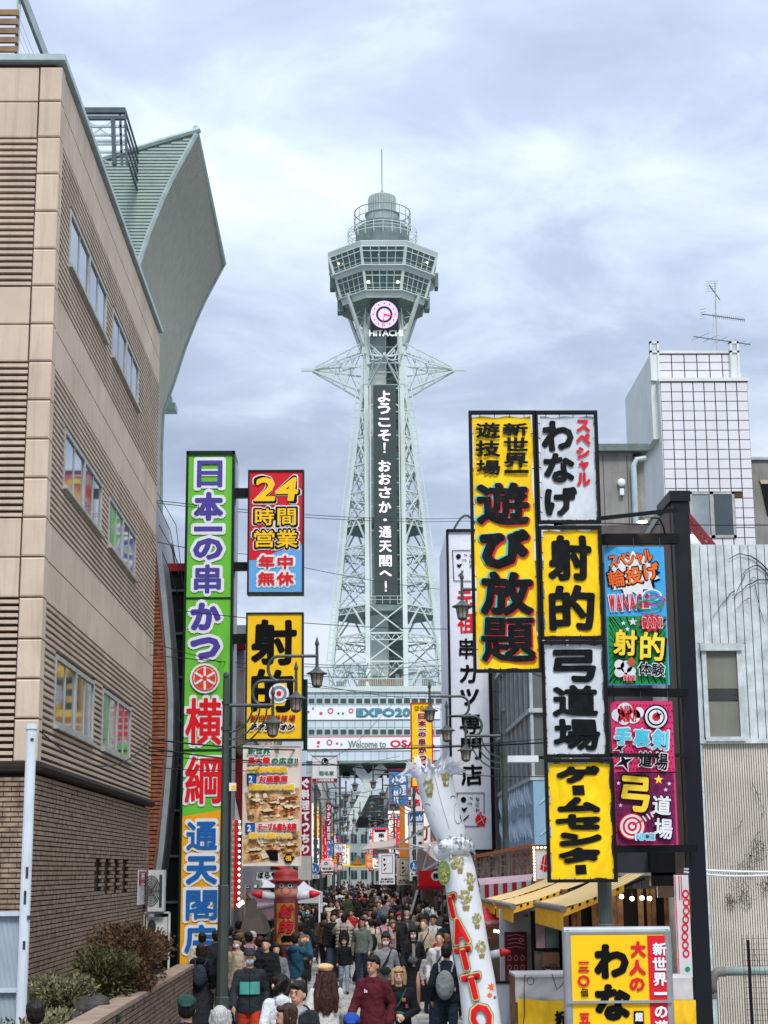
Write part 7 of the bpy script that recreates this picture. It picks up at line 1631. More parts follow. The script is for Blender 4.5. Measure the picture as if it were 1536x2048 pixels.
for i, (px, py) in enumerate(((1243, 1793), (1264, 1797), (1284, 1796), (1299, 1797))):
    b = thing('hanging_bulb', ('leftmost', 'second', 'third', 'rightmost')[i] + ' of the four lit bulbs hanging in the timber stall', 'light bulb', P(px, py, 24.4), 'bulbs hanging in the stall')
    MB().ell(P(px, py, 24.4), .032, 10, 8).build('globe', M('bulb_globe', '#ffdca6', emit=9, var=0), b); q = P(px, py - 6, 24.4); MB().tube([q, q + Vector((0, 0, .22))], .006, 5).tube([q - Vector((0, 0, .02)), q + Vector((0, 0, .03))], .014, 6).build('cord', m_blk, b)
ld = bpy.data.lights.new('stall_bulb_light', 'POINT'); ld.energy = 8; ld.color = (1, .68, .36); ld.shadow_soft_size = .3; lo = bpy.data.objects.new('stall_bulb_light', ld); COL.objects.link(lo); lo.parent = t; lo.location = P(1272, 1800, 24.2) - ORG[t.name]
D15 = 26.0
t = thing('window_bay', 'stall opening with a pink curtain, green pane and cardboard boxes', 'stall front', (P(1098, 1900, D15).x, D15, 0))
for nm, r_, mm, o in (('frame', (1064, 1822, 1126, 1960), m_blk, .1), ('curtain', (1072, 1846, 1090, 1896), M('curtain_pink', '#a58a90', rough=.8), 0), ('green_pane', (1091, 1848, 1118, 1896), M('pane_green', '#5b6d68', rough=.3), 0), ('ledge', (1072, 1896, 1122, 1900), m_blk, -.03), ('inner_shelf', (1070, 1902, 1120, 1948), M('shelf_taupe', '#6c6259', rough=.8), .02)):
    a, b, c_, d_ = RECT(*r_, D15); box_part(nm, a, b, D15 + o, D15 + o + .05, c_, d_, mm, t)
a, b, c_, d_ = RECT(1086, 1906, 1119, 1934, D15 - .2); tag(MB().box(a, b, D15 - .2, D15 + .05, c_, d_).box(a + .01, b - .01, D15 - .205, D15 - .2, d_ - .04, d_ - .01).build('cardboard_box', M('cardboard', '#8b6c4a', rough=.85), None), 'open cardboard box on the shelf of the stall opening, above the red glove', 'box')
t = thing('menu_display', 'maroon menu display with pale ring prints beside the stall opening', 'menu', (P(1033, 1910, 27).x, 27, 0))
a, b, c_, d_ = RECT(1000, 1818, 1062, 1962, 27.2); box_part('white_panel', a, b, 27.2, 27.3, 0, d_, m_cv, t); a, b, c_, d_ = RECT(1011, 1864, 1054, 1975, 27); box_part('board', a, b, 27, 27.15, c_, d_, M('menu_maroon', '#5c141d', rough=.4), t)
m_mp = M('menu_pink', '#b58484', rough=.5)
mb = MB()
for j in range(3):
    for i in range(3): discpx(mb, 1019 + i * 13, 1916 + j * 19, 4.2, 27, 26.99, r_in=3.0, n=10, ry=6)
for j in range(4): linepx(mb, [(1015, 1872 + j * 8), (1032, 1869 + j * 8), (1049, 1873 + j * 8)], 1.3, 27, 26.99)
discpx(mb, 1042, 1880, 5, 27, 26.99, r_in=3, n=8); mb.build('print', m_mp, t)
mb = MB(); pr(mb, 'つる', (1045, 1828, 1056, 1834), 27.2, 27.19, .3); mb.build('lettering', m_ink, t)
t = thing('entrance_glow', 'pale lit doorway with brown jambs behind the inflatable figure', 'doorway', (P(990, 1900, 29).x, 29, 0))
a, b, c_, d_ = RECT(962, 1852, 1010, 2000, 29); box_part('recess', a, b, 29.5, 29.6, 0, d_, M('door_cream', '#a99a86', rough=.8, var=.2), t); box_part('jamb', a, a + .12, 29, 29.5, 0, d_, m_wb, t)
for k in range(3): MB().ell(P(990 + k * 7, 1862 + k, 28.9), .03, 6, 4).build('bulb', m_bulb, t)
balloon_man(950, 24.6, 'second inflatable man, brown bodied, mostly hidden behind the leaning white one, red glove out', 1856, 47, arms=1, face=False)
# counter
D16 = 21.2; t = thing('stall_counter', 'stall counter draped in white and sagging yellow cloth, left of the ring toss sign', 'counter', (P(1085, 2000, D16).x, D16, 0))
X0, X1, _, Z1 = RECT(1032, 1949, 1140, 2100, D16); Zy = P(1085, 1996, D16).z; m_ycl = M('cloth_yellow', '#e2b21c', rough=.6, var=.06, wr=1.0); m_wcl = M('cloth_white', '#b9b6b3', rough=.7, var=.1, wr=.5)
def drape(name, mat, x0, x1, z0, z1, y, amp, sagz, th):
    mb = MB(); n, m_ = 26, 18
    for j in range(m_ + 1):
        for i in range(n + 1):
            u, v = i / n, j / m_; mb.v.append((x0 + (x1 - x0) * u, y + amp * math.sin(u * 8 + v * 7) * (1 - v) + amp * .6 * math.sin(u * 21 - v * 9), z0 + (z1 - z0) * v - sagz * math.sin(math.pi * u) * v))
    for j in range(m_):
        for i in range(n): a = j * (n + 1) + i; mb.f.append((a, a + 1, a + n + 2, a + n + 1))
    return mb.build(name, mat, th, smooth=True)
box_part('table', X0, X1 + .3, D16 + .05, D16 + .8, 0, Z1 - .03, m_wb, t); box_part('top_cloth', X0, X1 + .3, D16 - .02, D16 + .85, Z1 - .03, Z1, m_wcl, t)
drape('white_cloth', m_wcl, X0, X1 + .3, Zy - .05, Z1 - .02, D16 + .02, .01, 0, t); drape('yellow_cloth', m_ycl, X0 + .02, X1 + .3, .1, Zy, D16 - .03, .03, .03, t)
mb = MB(); pr(mb, '折', (1109, 2021, 1133, 2052), D16 - .08, D16 - .09, 2.4); mb.build('lettering', m_ink, t)
mb = MB(); mb.tube([P(a_, b_, D16 - .06) for a_, b_ in ((1050, 1949), (1048, 1975), (1049, 2030), (1046, 2052))], .006, 5); mb.tube([P(1061 + 7 * math.cos(u / 8 * 6.28), 1962 + 8 * math.sin(u / 8 * 6.28), D16 - .06) for u in range(9)], .005, 5); mb.tube([P(a_, b_, D16 - .06) for a_, b_ in ((1104, 1948), (1110, 1968), (1114, 1980), (1122, 1972), (1130, 1960), (1138, 1958))], .005, 5); mb.build('cable', m_blk, t)
t = thing('white_board', 'blank white board in a black frame standing behind the leaning inflatable', 'board', (P(1008, 2010, 22).x, 22, 0)); X0, X1, _, Z1 = RECT(985, 1962, 1029, 2100, 22)
box_part('panel', X0, X1 - .04, 22, 22.04, .1, Z1 - .03, M('board_white', '#a9b0bc', rough=.5), t); MB().box(X1 - .05, X1, 21.98, 22.06, 0, Z1).box(X0, X1, 21.98, 22.06, Z1 - .03, Z1).build('frame', m_blk, t)
t = thing('side_table', 'white edged table with yellow cloth between the ring toss sign and the black column', 'table', (P(1368, 2000, 19.5).x, 19.5, 0)); X0, X1, _, Z1 = RECT(1340, 1956, 1388, 2100, 19.5)
box_part('top', X0 - .3, X1, 19.5, 20.3, Z1 - .24, Z1, m_wcl, t); drape('yellow_cloth', m_ycl, X0 - .3, X1 + .02, .1, Z1 - .24, 19.47, .02, 0, t)
t = thing('vertical_banner', 'narrow red and white streamer banner with swirling print against the black column', 'banner', (P(1367, 1850, 20.8).x, 20.8, .8)); X0, X1, Z0, Z1 = RECT(1352, 1750, 1381, 1955, 20.7)
box_part('cloth', X0, X1, 20.7, 20.71, Z0, Z1, m_cv, t); L_ = Lay(20.7, t, 20.7, .003)
L_.layer('stripe', m_br, lambda m, y: [rectpx(m, (1353 + k * 4.5, 1752, 1355 + k * 4.5, 1800 if k else 1950), 20.7, y) for k in range(3)])
L_.layer('swirl', m_br, lambda m, y: [discpx(m, 1371 + 1.5 * math.sin(k), 1788 + k * 17, 7, 20.7, y, r_in=4, n=12, ry=9) for k in range(8)]); L_.layer('dot', m_cg, lambda m, y: discpx(m, 1375, 1938, 5, 20.7, y))
# big ring toss sign
D17 = 15.0; X0, X1, _, Z1 = RECT(1134, 1859, 1343, 2100, D17); t = thing('standing_sign', 'silver framed yellow lightbox reading adult ring toss, nearest the camera', 'sign', ((X0 + X1) / 2, D17, 0))
m_sgy = M('sign_yellow_gloss', '#f0be12', rough=.35, var=.03); f = .035
box_part('casing', X0, X1, D17 + .02, D17 + .22, .1, Z1, m_sil, t)
MB().tube([(X0 + .02, D17 + .05, 0), (X0 + .02, D17 + .05, Z1)], .045, 14).tube([(X1 - .02, D17 + .05, 0), (X1 - .02, D17 + .05, Z1)], .045, 14).tube([(X0 - .01, D17 + .05, Z1 - .02), (X1 + .01, D17 + .05, Z1 - .02)], .045, 14).build('frame', m_sil, t, smooth=False)
box_part('cross_bar', X0, X1, D17 - .02, D17 + .02, P(1240, 2006, D17).z, P(1240, 2001, D17).z, m_sil, t)
MB().quad((X0, D17 + .015, .1), (X1, D17 + .015, .1), (X1, D17 + .015, Z1), (X0, D17 + .015, Z1)).build('face', m_sgy, t)
L_ = Lay(D17, t, D17 + .012, .0025)
L_.layer('red_strip', m_sred, lambda m, y: rectpx(m, (1299, 1871, 1337, 2090), D17, y))
L_.layer('lettering', m_ink, lambda m, y: prs(m, [('わ', (1188, 1888, 1258, 1958)), ('な', (1190, 1968, 1262, 2042))], D17, y, 5.2, copies=14))
L_.layer('lettering', m_sred, lambda m, y: prs(m, [('大', (1261, 1882, 1292, 1915)), ('人', (1258, 1919, 1292, 1951)), ('の', (1259, 1955, 1290, 1983))], D17, y, 2.2))
L_.layer('lettering', m_sred, lambda m, y: prs(m, [('一', (1157, 1923, 1178, 1927)), ('二', (1156, 1933, 1179, 1944)), ('〇', (1155, 1950, 1180, 1974)), ('五', (1158, 2026, 1181, 2048))], D17, y, 1.7))
L_.layer('lettering', m_ink, lambda m, y: (prs(m, [('個', (1161, 1977, 1176, 1994))], D17, y, .7), rectpx(m, (1268, 2022, 1288, 2060), D17, y)))
L_.layer('lettering', m_wht, lambda m, y: prs(m, [('新', (1305, 1885, 1333, 1911)), ('世', (1305, 1914, 1333, 1941)), ('界', (1306, 1945, 1334, 1972)), ('一', (1308, 1984, 1334, 1990)), ('の', (1309, 2012, 1335, 2036)), ('遊', (1309, 2040, 1336, 2066)), ('超', (1270, 2025, 1286, 2043))], D17, y, 1.6))

# ------------------------------------------------ leaning inflatable with red lettering
D18 = 21.0; K8 = D18 / 3377
t = thing('leaning_inflatable', 'tall white air dancer with red TATTO letters, gold pine prints and a frilled top', 'inflatable', (P(964, 2048, D18).x, D18, 0))
m_inf = M('inflatable_white', '#d6dade', rough=.4, var=.04, wr=.25)
lowc = [(912, 1706, 27), (914, 1722, 31), (919, 1742, 32), (930, 1815, 34), (940, 1888, 36), (954, 1963, 36), (964, 2048, 38), (978, 2160, 40), (990, 2290, 41)]
upc = [(865, 1538, 34), (866, 1550, 35.5), (874, 1580, 36), (882, 1612, 36), (893, 1645, 34), (902, 1671, 31), (908, 1692, 26)]
def cl(c): return [P(a, b, D18) for a, b, _ in c], [r * K8 for *_, r in c]
pts, rr = cl(lowc); pts[-1].z = min(pts[-1].z, .02)
MB().tube(pts, rr, 28).build('lower_tube', m_inf, t, smooth=True); pu, ru = cl(upc); MB().tube(pu, ru, 28).build('upper_tube', m_inf, t, smooth=True)
mb = MB(); mb.ell(P(893, 1702, D18), (27 * K8, 24 * K8, 22 * K8), 20, 14); mb.build('shoulder', m_inf, t, smooth=True)
rn = random.Random(8); mb = MB(); c = P(912, 1692, D18 - .16)
for i in range(260):
    a = rn.uniform(0, 6.28); r = rn.uniform(.2, 1); q = c + Vector((math.cos(a) * r * .24, rn.uniform(-.12, .12), math.sin(a) * r * .11)); d = Vector((rn.uniform(-1, 1), rn.uniform(-1, .2), rn.uniform(-1, 1))).normalized() * .045; s_ = Vector((d.z, 0, -d.x)) * .3
    mb.add([q, q + d + s_, q + d * 1.5, q + d - s_], [(0, 1, 2, 3)])
mb.build('crumpled_foil', M('foil', '#a4a8a8', rough=.4, metal=.2, var=.5, scale=25), t, kind='stuff')
mb = MB(); mb.ell(c + Vector((0, .04, 0)), (.22, .14, .12), 18, 12); mb.build('foil_knot', m_inf, t, smooth=True)
mb = MB(); tp = P(865, 1540, D18)
for i in range(90):
    a = rn.uniform(0, 6.28); rad = .23; q = tp + Vector((math.cos(a) * rad, math.sin(a) * rad, rn.uniform(-.06, .05)))
    d = Vector((math.cos(a) * rn.uniform(.1, 1.3), math.sin(a) * .6, rn.uniform(-.2, 1.2))).normalized() * rn.uniform(.10, .26); s_ = d.cross(Vector((0, 1, .1))).normalized() * .018
    m_ = q + d * .5 + Vector((0, 0, rn.uniform(-.03, .05))); mb.add([q - s_, q + s_, m_ + s_, m_ - s_, q + d + Vector((0, 0, -.03))], [(0, 1, 2, 3), (3, 2, 4)])
mb.build('frill', M('frill_white', '#c9ccd2', rough=.7, var=.1), t, kind='stuff')
def onto(mb, pts, rr, lift):
    """bend flat print round the tube"""
    zs = [p.z for p in pts][::-1]; xs_ = [p.x for p in pts][::-1]; rs = rr[::-1]
    out_ = []
    for (x, y, z) in mb.v:
        cx_ = np.interp(z, zs, xs_); r = np.interp(z, zs, rs) * 1.01; dx = max(-r * .985, min(r * .985, x - cx_)); out_.append((cx_ + dx, D18 - math.sqrt(r * r - dx * dx) - lift + (y - D18), z))
    mb.v = out_; return mb
def fineT(items, bold, mat, name, lift, rot, pts_=pts, rr_=rr):
    mb = MB(); prs(mb, items, D18, D18, bold, rot=rot, copies=12, jit=.002); onto(mb, pts_, rr_, lift).build(name, mat, t)
TT = [('T', (888, 1788, 913, 1836)), ('A', (902, 1836, 932, 1886)), ('T', (910, 1892, 943, 1938)), ('T', (925, 1946, 962, 1996)), ('O', (938, 2004, 981, 2060))]
m_gol = M('print_gold', '#d9c58a', rough=.5); m_grp = M('print_leaf_green', '#5f7a4a', rough=.5)
fineT(grow(TT, 4.5), 6.6, m_grp, 'lettering_outline', .028, .22); fineT(grow(TT, 3.0), 5.2, m_gol, 'lettering_outline', .036, .22); fineT(TT, 3.4, m_rd, 'lettering', .044, .22)
m_pine = M('print_pine_gold', '#a8a05a', rough=.5, var=.3, scale=30); m_pot = M('print_pot', '#8d7a45', rough=.5)
def bonsai(px, py, s_, P_, R_):
    mb = MB()
    for i in range(46):
        a = rn.uniform(0, 6.28); k = rn.uniform(0, 1) ** .6; yy = -10 + 12 * rn.uniform(-1, 1); wv = 11 * (1 - abs(yy + 10) / 24); starpx(mb, px + rn.uniform(-1, 1) * wv * s_, py + yy * s_, 2.3 * s_, D18, D18 - i * .0003, n=5, k=.6, rot=a)
    onto(mb, P_, R_, .004).build('pine_print', m_pine, t)
    mb = MB(); polypx(mb, [(px - 5 * s_, py + 5 * s_), (px + 8 * s_, py + 4 * s_), (px + 6 * s_, py + 13 * s_), (px - 3 * s_, py + 13 * s_)], D18, D18); onto(mb, P_, R_, .006).build('pot_print', m_pot, t)
for a in ((856, 1583, 1.0), (889, 1562, 1.0)): bonsai(*a, pu, ru)
for a in ((917, 1735, .9), (938, 1768, 1.0), (928, 1805, 1.2), (951, 1845, .9), (960, 1902, 1.0), (905, 1728, .8)): bonsai(*a, pts, rr)
def flat(name, mat, fn, P_, R_, lift): mb = MB(); fn(mb, D18); onto(mb, P_, R_, lift).build(name, mat, t)
flat('eye_outline', M('print_greyline', '#7d8288', rough=.5), lambda m, y: (discpx(m, 858, 1642, 11, D18, y, r_in=10.4, ry=22), discpx(m, 915, 1627, 9, D18, y, r_in=8.4, ry=22)), pu, ru, .004)
flat('eyebrow', m_ink, lambda m, y: (discpx(m, 853, 1614, 7, D18, y, r_in=5.4, ry=6, a0=.3, a1=2.9, n=10), discpx(m, 905, 1600, 6, D18, y, r_in=4.6, ry=8, a0=.6, a1=2.9, n=10)), pu, ru, .004)
flat('pupil', m_blu, lambda m, y: (polypx(m, [(853, 1640), (857, 1646), (860, 1656), (855, 1655)], D18, y),), pu, ru, .005); flat('pupil', m_ink, lambda m, y: (polypx(m, [(918, 1622), (921, 1636), (924, 1646), (919, 1638)], D18, y),), pu, ru, .005)
flat('seam', M('print_greyline', '#7d8288'), lambda m, y: linepx(m, [(868, 1556), (876, 1590), (886, 1625), (897, 1660)], .9, D18, y), pu, ru, .003)
flat('maple_print', m_co, lambda m, y: (starpx(m, 981, 1972, 10, D18, y, n=7, k=.45), starpx(m, 977, 1988, 7, D18, y, n=7, k=.45)), pts, rr, .004)
flat('green_dot', m_grp, lambda m, y: discpx(m, 988, 1993, 3, D18, y), pts, rr, .005)
mb = MB(); discpx(mb, 889, 1746, 13, D18 - .3, D18 - .22, ry=25, n=16); mb.build('leaf_badge', m_grp, t); mb = MB()
for i in range(40): a = rn.uniform(0, 6.28); k = rn.uniform(0, .85); starpx(mb, 889 + 12 * k * math.cos(a), 1746 + 22 * k * math.sin(a), 2.4, D18 - .3, D18 - .225 - i * .0004, n=5, k=.5, rot=a)
mb.build('leaf_badge_print', m_pine, t)
MB().box(P(935, 1741, 21).x - .35, P(935, 1741, 21).x + .75, D18 - .4, D18 + .4, 0.02, .3).build('blower_base', m_blk, t)

# ------------------------------------------------ overhead wires
wl = [('upper of the two long parallel wires crossing the tower board', [(314, 1001, 38), (935, 1036, 60), (1345, 1062, 70)], 3), ('lower of the two long parallel wires crossing the tower board', [(314, 1006, 38), (935, 1042, 60), (1345, 1070, 70)], 3), ('wire slanting from the tile tower across the 24 sign', [(314, 1084, 38), (490, 1108, 45), (900, 1180, 62)], 3),
      ('wire crossing the green sign at the sixth character', [(350, 1220, 38), (935, 1258, 48)], 4), ('thin wire over the wheel emblem', [(300, 1285, 36), (870, 1400, 60)], 4), ('thin wire just under the hiragana of the green sign', [(300, 1310, 36), (900, 1330, 60)], 3),
      ('level wire in front of the tower legs, higher', [(480, 1316, 40), (880, 1318, 60)], 4), ('level wire in front of the tower legs, lower', [(480, 1341, 40), (900, 1338, 62)], 4), ('wire passing above the exposition banner', [(600, 1372, 60), (1080, 1382, 50)], 5),
      ('sagging black cable from the white post to the tan wall', [(80, 1462, 19.6), (300, 1478, 33)], 14), ('heavy black cable crossing the lane under the green sign joint', [(298, 1478, 33), (620, 1500, 40), (1400, 1465, 34)], 3), ('black cable just under the heavy one', [(298, 1496, 33), (680, 1530, 45), (860, 1546, 50)], 3), ('third black cable across the large red character', [(298, 1508, 33), (640, 1524, 45), (880, 1540, 60)], 3), ('fourth black cable dipping over the red character', [(298, 1532, 33), (430, 1540, 36), (620, 1528, 44), (830, 1516, 56)], 4),
      ('wire slanting over the pale banners from the right lamp post', [(870, 1543, 40), (1230, 1547, 24)], 2), ('dark wire crossing the archery banner', [(800, 1490, 50), (1180, 1466, 30), (1345, 1450, 24)], 2), ('diagonal wire across the exposition banner', [(640, 1530, 60), (706, 1492, 64), (785, 1408, 72)], 1), ('wire across the big white sign, upper', [(850, 1358, 60), (1090, 1385, 40)], 3), ('wire across the big white sign, middle', [(870, 1415, 60), (1090, 1440, 40)], 3), ('wire across the big white sign, lower', [(900, 1552, 60), (1085, 1556, 38)], 2),
      ('wire across the banner top joint from the tiled house', [(1196, 1046, 30), (1540, 1050, 30)], 2), ('wire low over the far lamps, left to right', [(610, 1575, 60), (830, 1600, 66)], 5), ('thin wire by the square white sign', [(620, 1508, 62), (700, 1560, 70)], 3), ('wire from the yellow vertical sign to the far left lamps', [(660, 1590, 70), (825, 1562, 58)], 4), ('thin wire under the welcome banner', [(615, 1545, 80), (800, 1512, 80)], 3)]
for lab, pts_, sg in wl: wire(lab, pts_, sg, .010 if 'heavy' not in lab else .018, m_blk)
# ================================================================== PEOPLE
m_skin = M_obj('skin', rough=.55, bump=.05, var=.06); m_cloth = M_obj('cloth', rough=.85, bscale=60, bump=.9, var=.14); m_hair = M_obj('hair', rough=.5, bscale=120, bump=.8, stretch=5, var=.35)
m_eye = M('eye_dark', '#1a1412', rough=.3, var=0); m_lip = M('lip', '#8f4a45', rough=.5, var=0); m_mask = M('mask_white', '#d5d9dc', rough=.8, var=.04)
PROTO = {}; PQ = []
def proto(key, mb, vox, mat, smooth=2, noise=0.0, seed=0):
    if key not in PROTO: PROTO[key] = None; PQ.append((key, mb, vox, mat, smooth, noise, seed))
    return key
def flush():
    if not PQ: return
    tmp = bpy.data.scenes.new('tmp'); obs = []
    for key, mb, vox, mat, sm, noise, seed in PQ:
        o = bpy.data.objects.new('p', mb.mesh('p', mat)); tmp.collection.objects.link(o)
        r = o.modifiers.new('r', 'REMESH'); r.mode = 'VOXEL'; r.voxel_size = vox; r.use_smooth_shade = True
        if sm: s_ = o.modifiers.new('s', 'SMOOTH'); s_.iterations = sm; s_.factor = .5
        obs.append(o)
    dg = tmp.view_layers[0].depsgraph; tmp.view_layers[0].update(); dg = tmp.view_layers[0].depsgraph
    for (key, mb, vox, mat, sm, noise, seed), o in zip(PQ, obs):
        me = bpy.data.meshes.new_from_object(o.evaluated_get(dg), depsgraph=dg); me.name = key.split(':')[0]
        n = len(me.vertices); 
        if noise:
            co_ = np.empty(n * 3); me.vertices.foreach_get('co', co_); co_ = co_.reshape(-1, 3)
            if 'hair' in key: k = np.sin(np.arctan2(co_[:, 0], co_[:, 1] - .02) * 31 + co_[:, 2] * 14) * .8 + .5 * np.sin(np.arctan2(co_[:, 0], co_[:, 1] - .02) * 67 - co_[:, 2] * 22)
            else: k = np.sin(co_[:, 0] * 37 + seed) * np.cos(co_[:, 2] * 29 + co_[:, 1] * 31 + seed) + .6 * np.sin(co_[:, 2] * 61 + co_[:, 0] * 23 + seed * 2)
            nr = np.empty(n * 3); me.vertices.foreach_get('normal', nr); co_ += nr.reshape(-1, 3) * (k * noise)[:, None]; me.vertices.foreach_set('co', co_.ravel())
        if not me.materials: me.materials.append(mat)
        else: me.materials[0] = mat
        me.polygons.foreach_set('use_smooth', [True] * len(me.polygons)); me.update(); PROTO[key] = me
    for o in obs: bpy.data.objects.remove(o)
    bpy.data.scenes.remove(tmp); PQ.clear()

V = Vector
POSE = {   # elbow, wrist for left(+x) and right(-x); foot offsets
 'walk': dict(e=[(.23, .10, 1.12), (-.23, -.05, 1.11)], w=[(.235, -.02, .90), (-.225, -.22, .94)], k=[(.09, -.14, .50), (-.09, .02, .48)], a=[(.09, -.16, .09), (-.09, .30, .14)]),
 'walk2': dict(e=[(.22, -.04, 1.11), (-.23, .12, 1.13)], w=[(.2, -.20, .94), (-.24, .04, .90)], k=[(.09, .0, .48), (-.09, -.13, .50)], a=[(.10, .24, .12), (-.09, -.14, .09)]),
 'stand': dict(e=[(.235, .03, 1.11), (-.235, .03, 1.11)], w=[(.235, -.03, .87), (-.235, -.03, .87)], k=[(.09, -.01, .48), (-.1, -.02, .48)], a=[(.10, .01, .08), (-.12, .0, .08)]),
 'phone': dict(e=[(.22, -.05, 1.12), (-.23, .03, 1.11)], w=[(.10, -.26, 1.25), (-.22, -.06, .88)], k=[(.09, -.01, .48), (-.1, -.04, .48)], a=[(.10, .01, .08), (-.12, -.04, .08)]),
 'photo': dict(e=[(.24, -.16, 1.27), (-.24, -.16, 1.27)], w=[(.08, -.32, 1.50), (-.08, -.32, 1.50)], k=[(.09, -.01, .48), (-.1, -.02, .48)], a=[(.10, .01, .08), (-.12, .0, .08)]),
 'hold': dict(e=[(.24, -.02, 1.13), (-.24, -.02, 1.13)], w=[(.06, -.20, 1.05), (-.06, -.22, 1.08)], k=[(.09, -.08, .49), (-.09, .0, .48)], a=[(.09, -.10, .09), (-.09, .18, .11)]),
}
def cap(mb, pts, rr, n=10, sq=1.0):
    """limb with round ends"""
    pts = [V(p) for p in pts]; mb.tube(pts, rr, n)
    for p, r in zip(pts, rr): mb.ell(p, r, n, 6)
def hand(mb, w_, d, out_):
    d = d.normalized(); side = d.cross(out_).normalized() if d.cross(out_).length > .01 else V((1, 0, 0)); c = V(w_) + d * .045
    cap(mb, [w_, c + d * .03], [.026, .033], 8)
    for i in range(4):
        b = c + d * .035 + side * (i - 1.5) * .019; l = (.05, .06, .056, .044)[i]; t = (d + out_ * -.35).normalized()
        cap(mb, [b, b + d * l * .55, b + d * l * .55 + t * l * .5], [.0095, .009, .008], 6)
    th = c - d * .02 + side * -.03; cap(mb, [th, th + (d - side * .7).normalized() * .04, th + (d - side * .3).normalized() * .065], [.011, .010, .009], 6)
def headshape(mb):
    mb.ell((0, .008, 1.60), (.074, .094, .105), 16, 12); mb.ell((0, -.028, 1.545), (.054, .060, .062), 12, 8); mb.ell((0, -.05, 1.507), (.026, .028, .022), 8, 6)
    mb.ell((0, -.096, 1.572), (.013, .020, .020), 8, 6); mb.tube([(0, -.085, 1.60), (0, -.102, 1.572)], [.008, .012], 6); mb.ell((0, -.082, 1.618), (.045, .015, .010), 8, 6)
    for s_ in (-1, 1): mb.ell((s_ * .076, .012, 1.575), (.010, .020, .030), 8, 6)
    mb.ell((0, -.088, 1.532), (.020, .010, .007), 8, 6)
    cap(mb, [(0, .015, 1.36), (0, .005, 1.52)], [.062, .050], 12)
def body_mb(p, lean=0.0):
    mb = MB(); headshape(mb); q = POSE[p]
    mb.ell((0, .01, 1.24), (.13, .08, .17), 12, 8); mb.ell((0, .0, 1.03), (.11, .075, .17), 12, 8)
    for i, s_ in enumerate((1, -1)):
        e_, w_ = V(q['e'][i]), V(q['w'][i]); cap(mb, [(s_ * .13, .01, 1.36), e_, w_], [.035, .03, .023], 8)
        hand(mb, w_, (w_ - e_) if (w_ - e_).length > .01 else V((0, 0, -1)), V((s_, 0, 0)) if p in ('walk', 'walk2', 'stand') else V((0, 1, 0)))
        cap(mb, [(s_ * .07, 0, .95), q['k'][i], q['a'][i]], [.06, .045, .034], 8)
    return mb
def top_mb(p, style):
    mb = MB(); q = POSE[p]; g = {'jacket': .022, 'sweater': .014, 'coat': .028, 'puffer': .045, 'hoodie': .026, 'kid': .02}[style]
    mb.ell((0, .005, 1.27), (.150 + g, .095 + g, .155 + g * .4), 16, 10); cap(mb, [(-.115, .01, 1.372), (.115, .01, 1.372)], [.052 + g * .6, .052 + g * .6], 10)
    zb = {'jacket': .84, 'sweater': .88, 'coat': .55, 'puffer': .84, 'hoodie': .85, 'kid': .86}[style]
    prof = [(.135 + g, 1.30), (.138 + g, 1.12), (.150 + g * 1.2, .98), (.155 + g * 1.5, zb + .05 if zb > .7 else .85), (.150 + g * 1.3 + (.06 if style == 'coat' else 0), zb)]
    k = MB().lathe(0, 0, prof[::-1], 20, squash=.68); mb.add(k.v, k.f)
    mb.tube([(0, .012, 1.39), (0, .008, 1.455)], [.078 + g * .3, .066 + g * .2], 14)
    if style == 'puffer':
        for z in np.arange(.9, 1.4, .085): k = MB().lathe(0, 0, [(.16 + g, z - .034), (.185 + g, z), (.16 + g, z + .034)], 18, squash=.70); mb.add(k.v, k.f)
    if style in ('hoodie', 'puffer'): mb.ell((0, .105, 1.41), (.10, .055, .075), 12, 8); mb.tube([(-.08, -.03, 1.42), (0, .07, 1.47), (.08, -.03, 1.42)], [.03, .035, .03], 8)
    if style in ('jacket', 'coat'): mb.tube([(-.05, -.075, 1.40), (-.072, .0, 1.455), (0, .07, 1.465), (.072, .0, 1.455), (.05, -.075, 1.40)], .018, 8)
    for i, s_ in enumerate((1, -1)):
        e_, w_ = V(q['e'][i]), V(q['w'][i]); c = V((s_ * .155, .01, 1.365)); r = .042 + g * .9
        cap(mb, [c, c.lerp(e_, .5), e_, e_.lerp(w_, .5), w_ + (e_ - w_) * .04], [r + .012, r + .004, r, r - .004, r - .010], 10)
        for t, rr in ((.8, .006), (1.15, .008), (1.5, .005), (1.8, .007)):
            pt = c.lerp(e_, t) if t < 1 else e_.lerp(w_, t - 1); mb.ell(pt, (r + rr, r + rr, .018), 10, 6)
    return mb
def bottom_mb(p, style):
    mb = MB(); q = POSE[p]; w_ = {'trousers': 0, 'wide': .035, 'jeans': -.004, 'skirt': 0}[style]
    mb.ell((0, 0, .92), (.155, .105, .11), 14, 8)
    if style == 'skirt': k = MB().lathe(0, .02, [(.24, .20), (.25, .22), (.20, .60), (.15, .95), (.13, 1.02)], 22, squash=.8); mb.add(k.v, k.f); return mb
    for i, s_ in enumerate((1, -1)):
        kk, a = V(q['k'][i]), V(q['a'][i]); h_ = V((s_ * .082, 0, .90)); 
        cap(mb, [h_, h_.lerp(kk, .5), kk, kk.lerp(a, .5), a + V((0, 0, .0))], [.092 + w_ * .3, .086 + w_ * .6, .068 + w_, .062 + w_ * 1.2, .055 + w_ * 1.3], 12)
        for t in (.85, 1.0, 1.75, 1.9): pt = h_.lerp(kk, t) if t <= 1 else kk.lerp(a, t - 1); mb.ell(pt, (.072 + w_ * 1.1, .072 + w_ * 1.1, .014), 10, 6)
    return mb
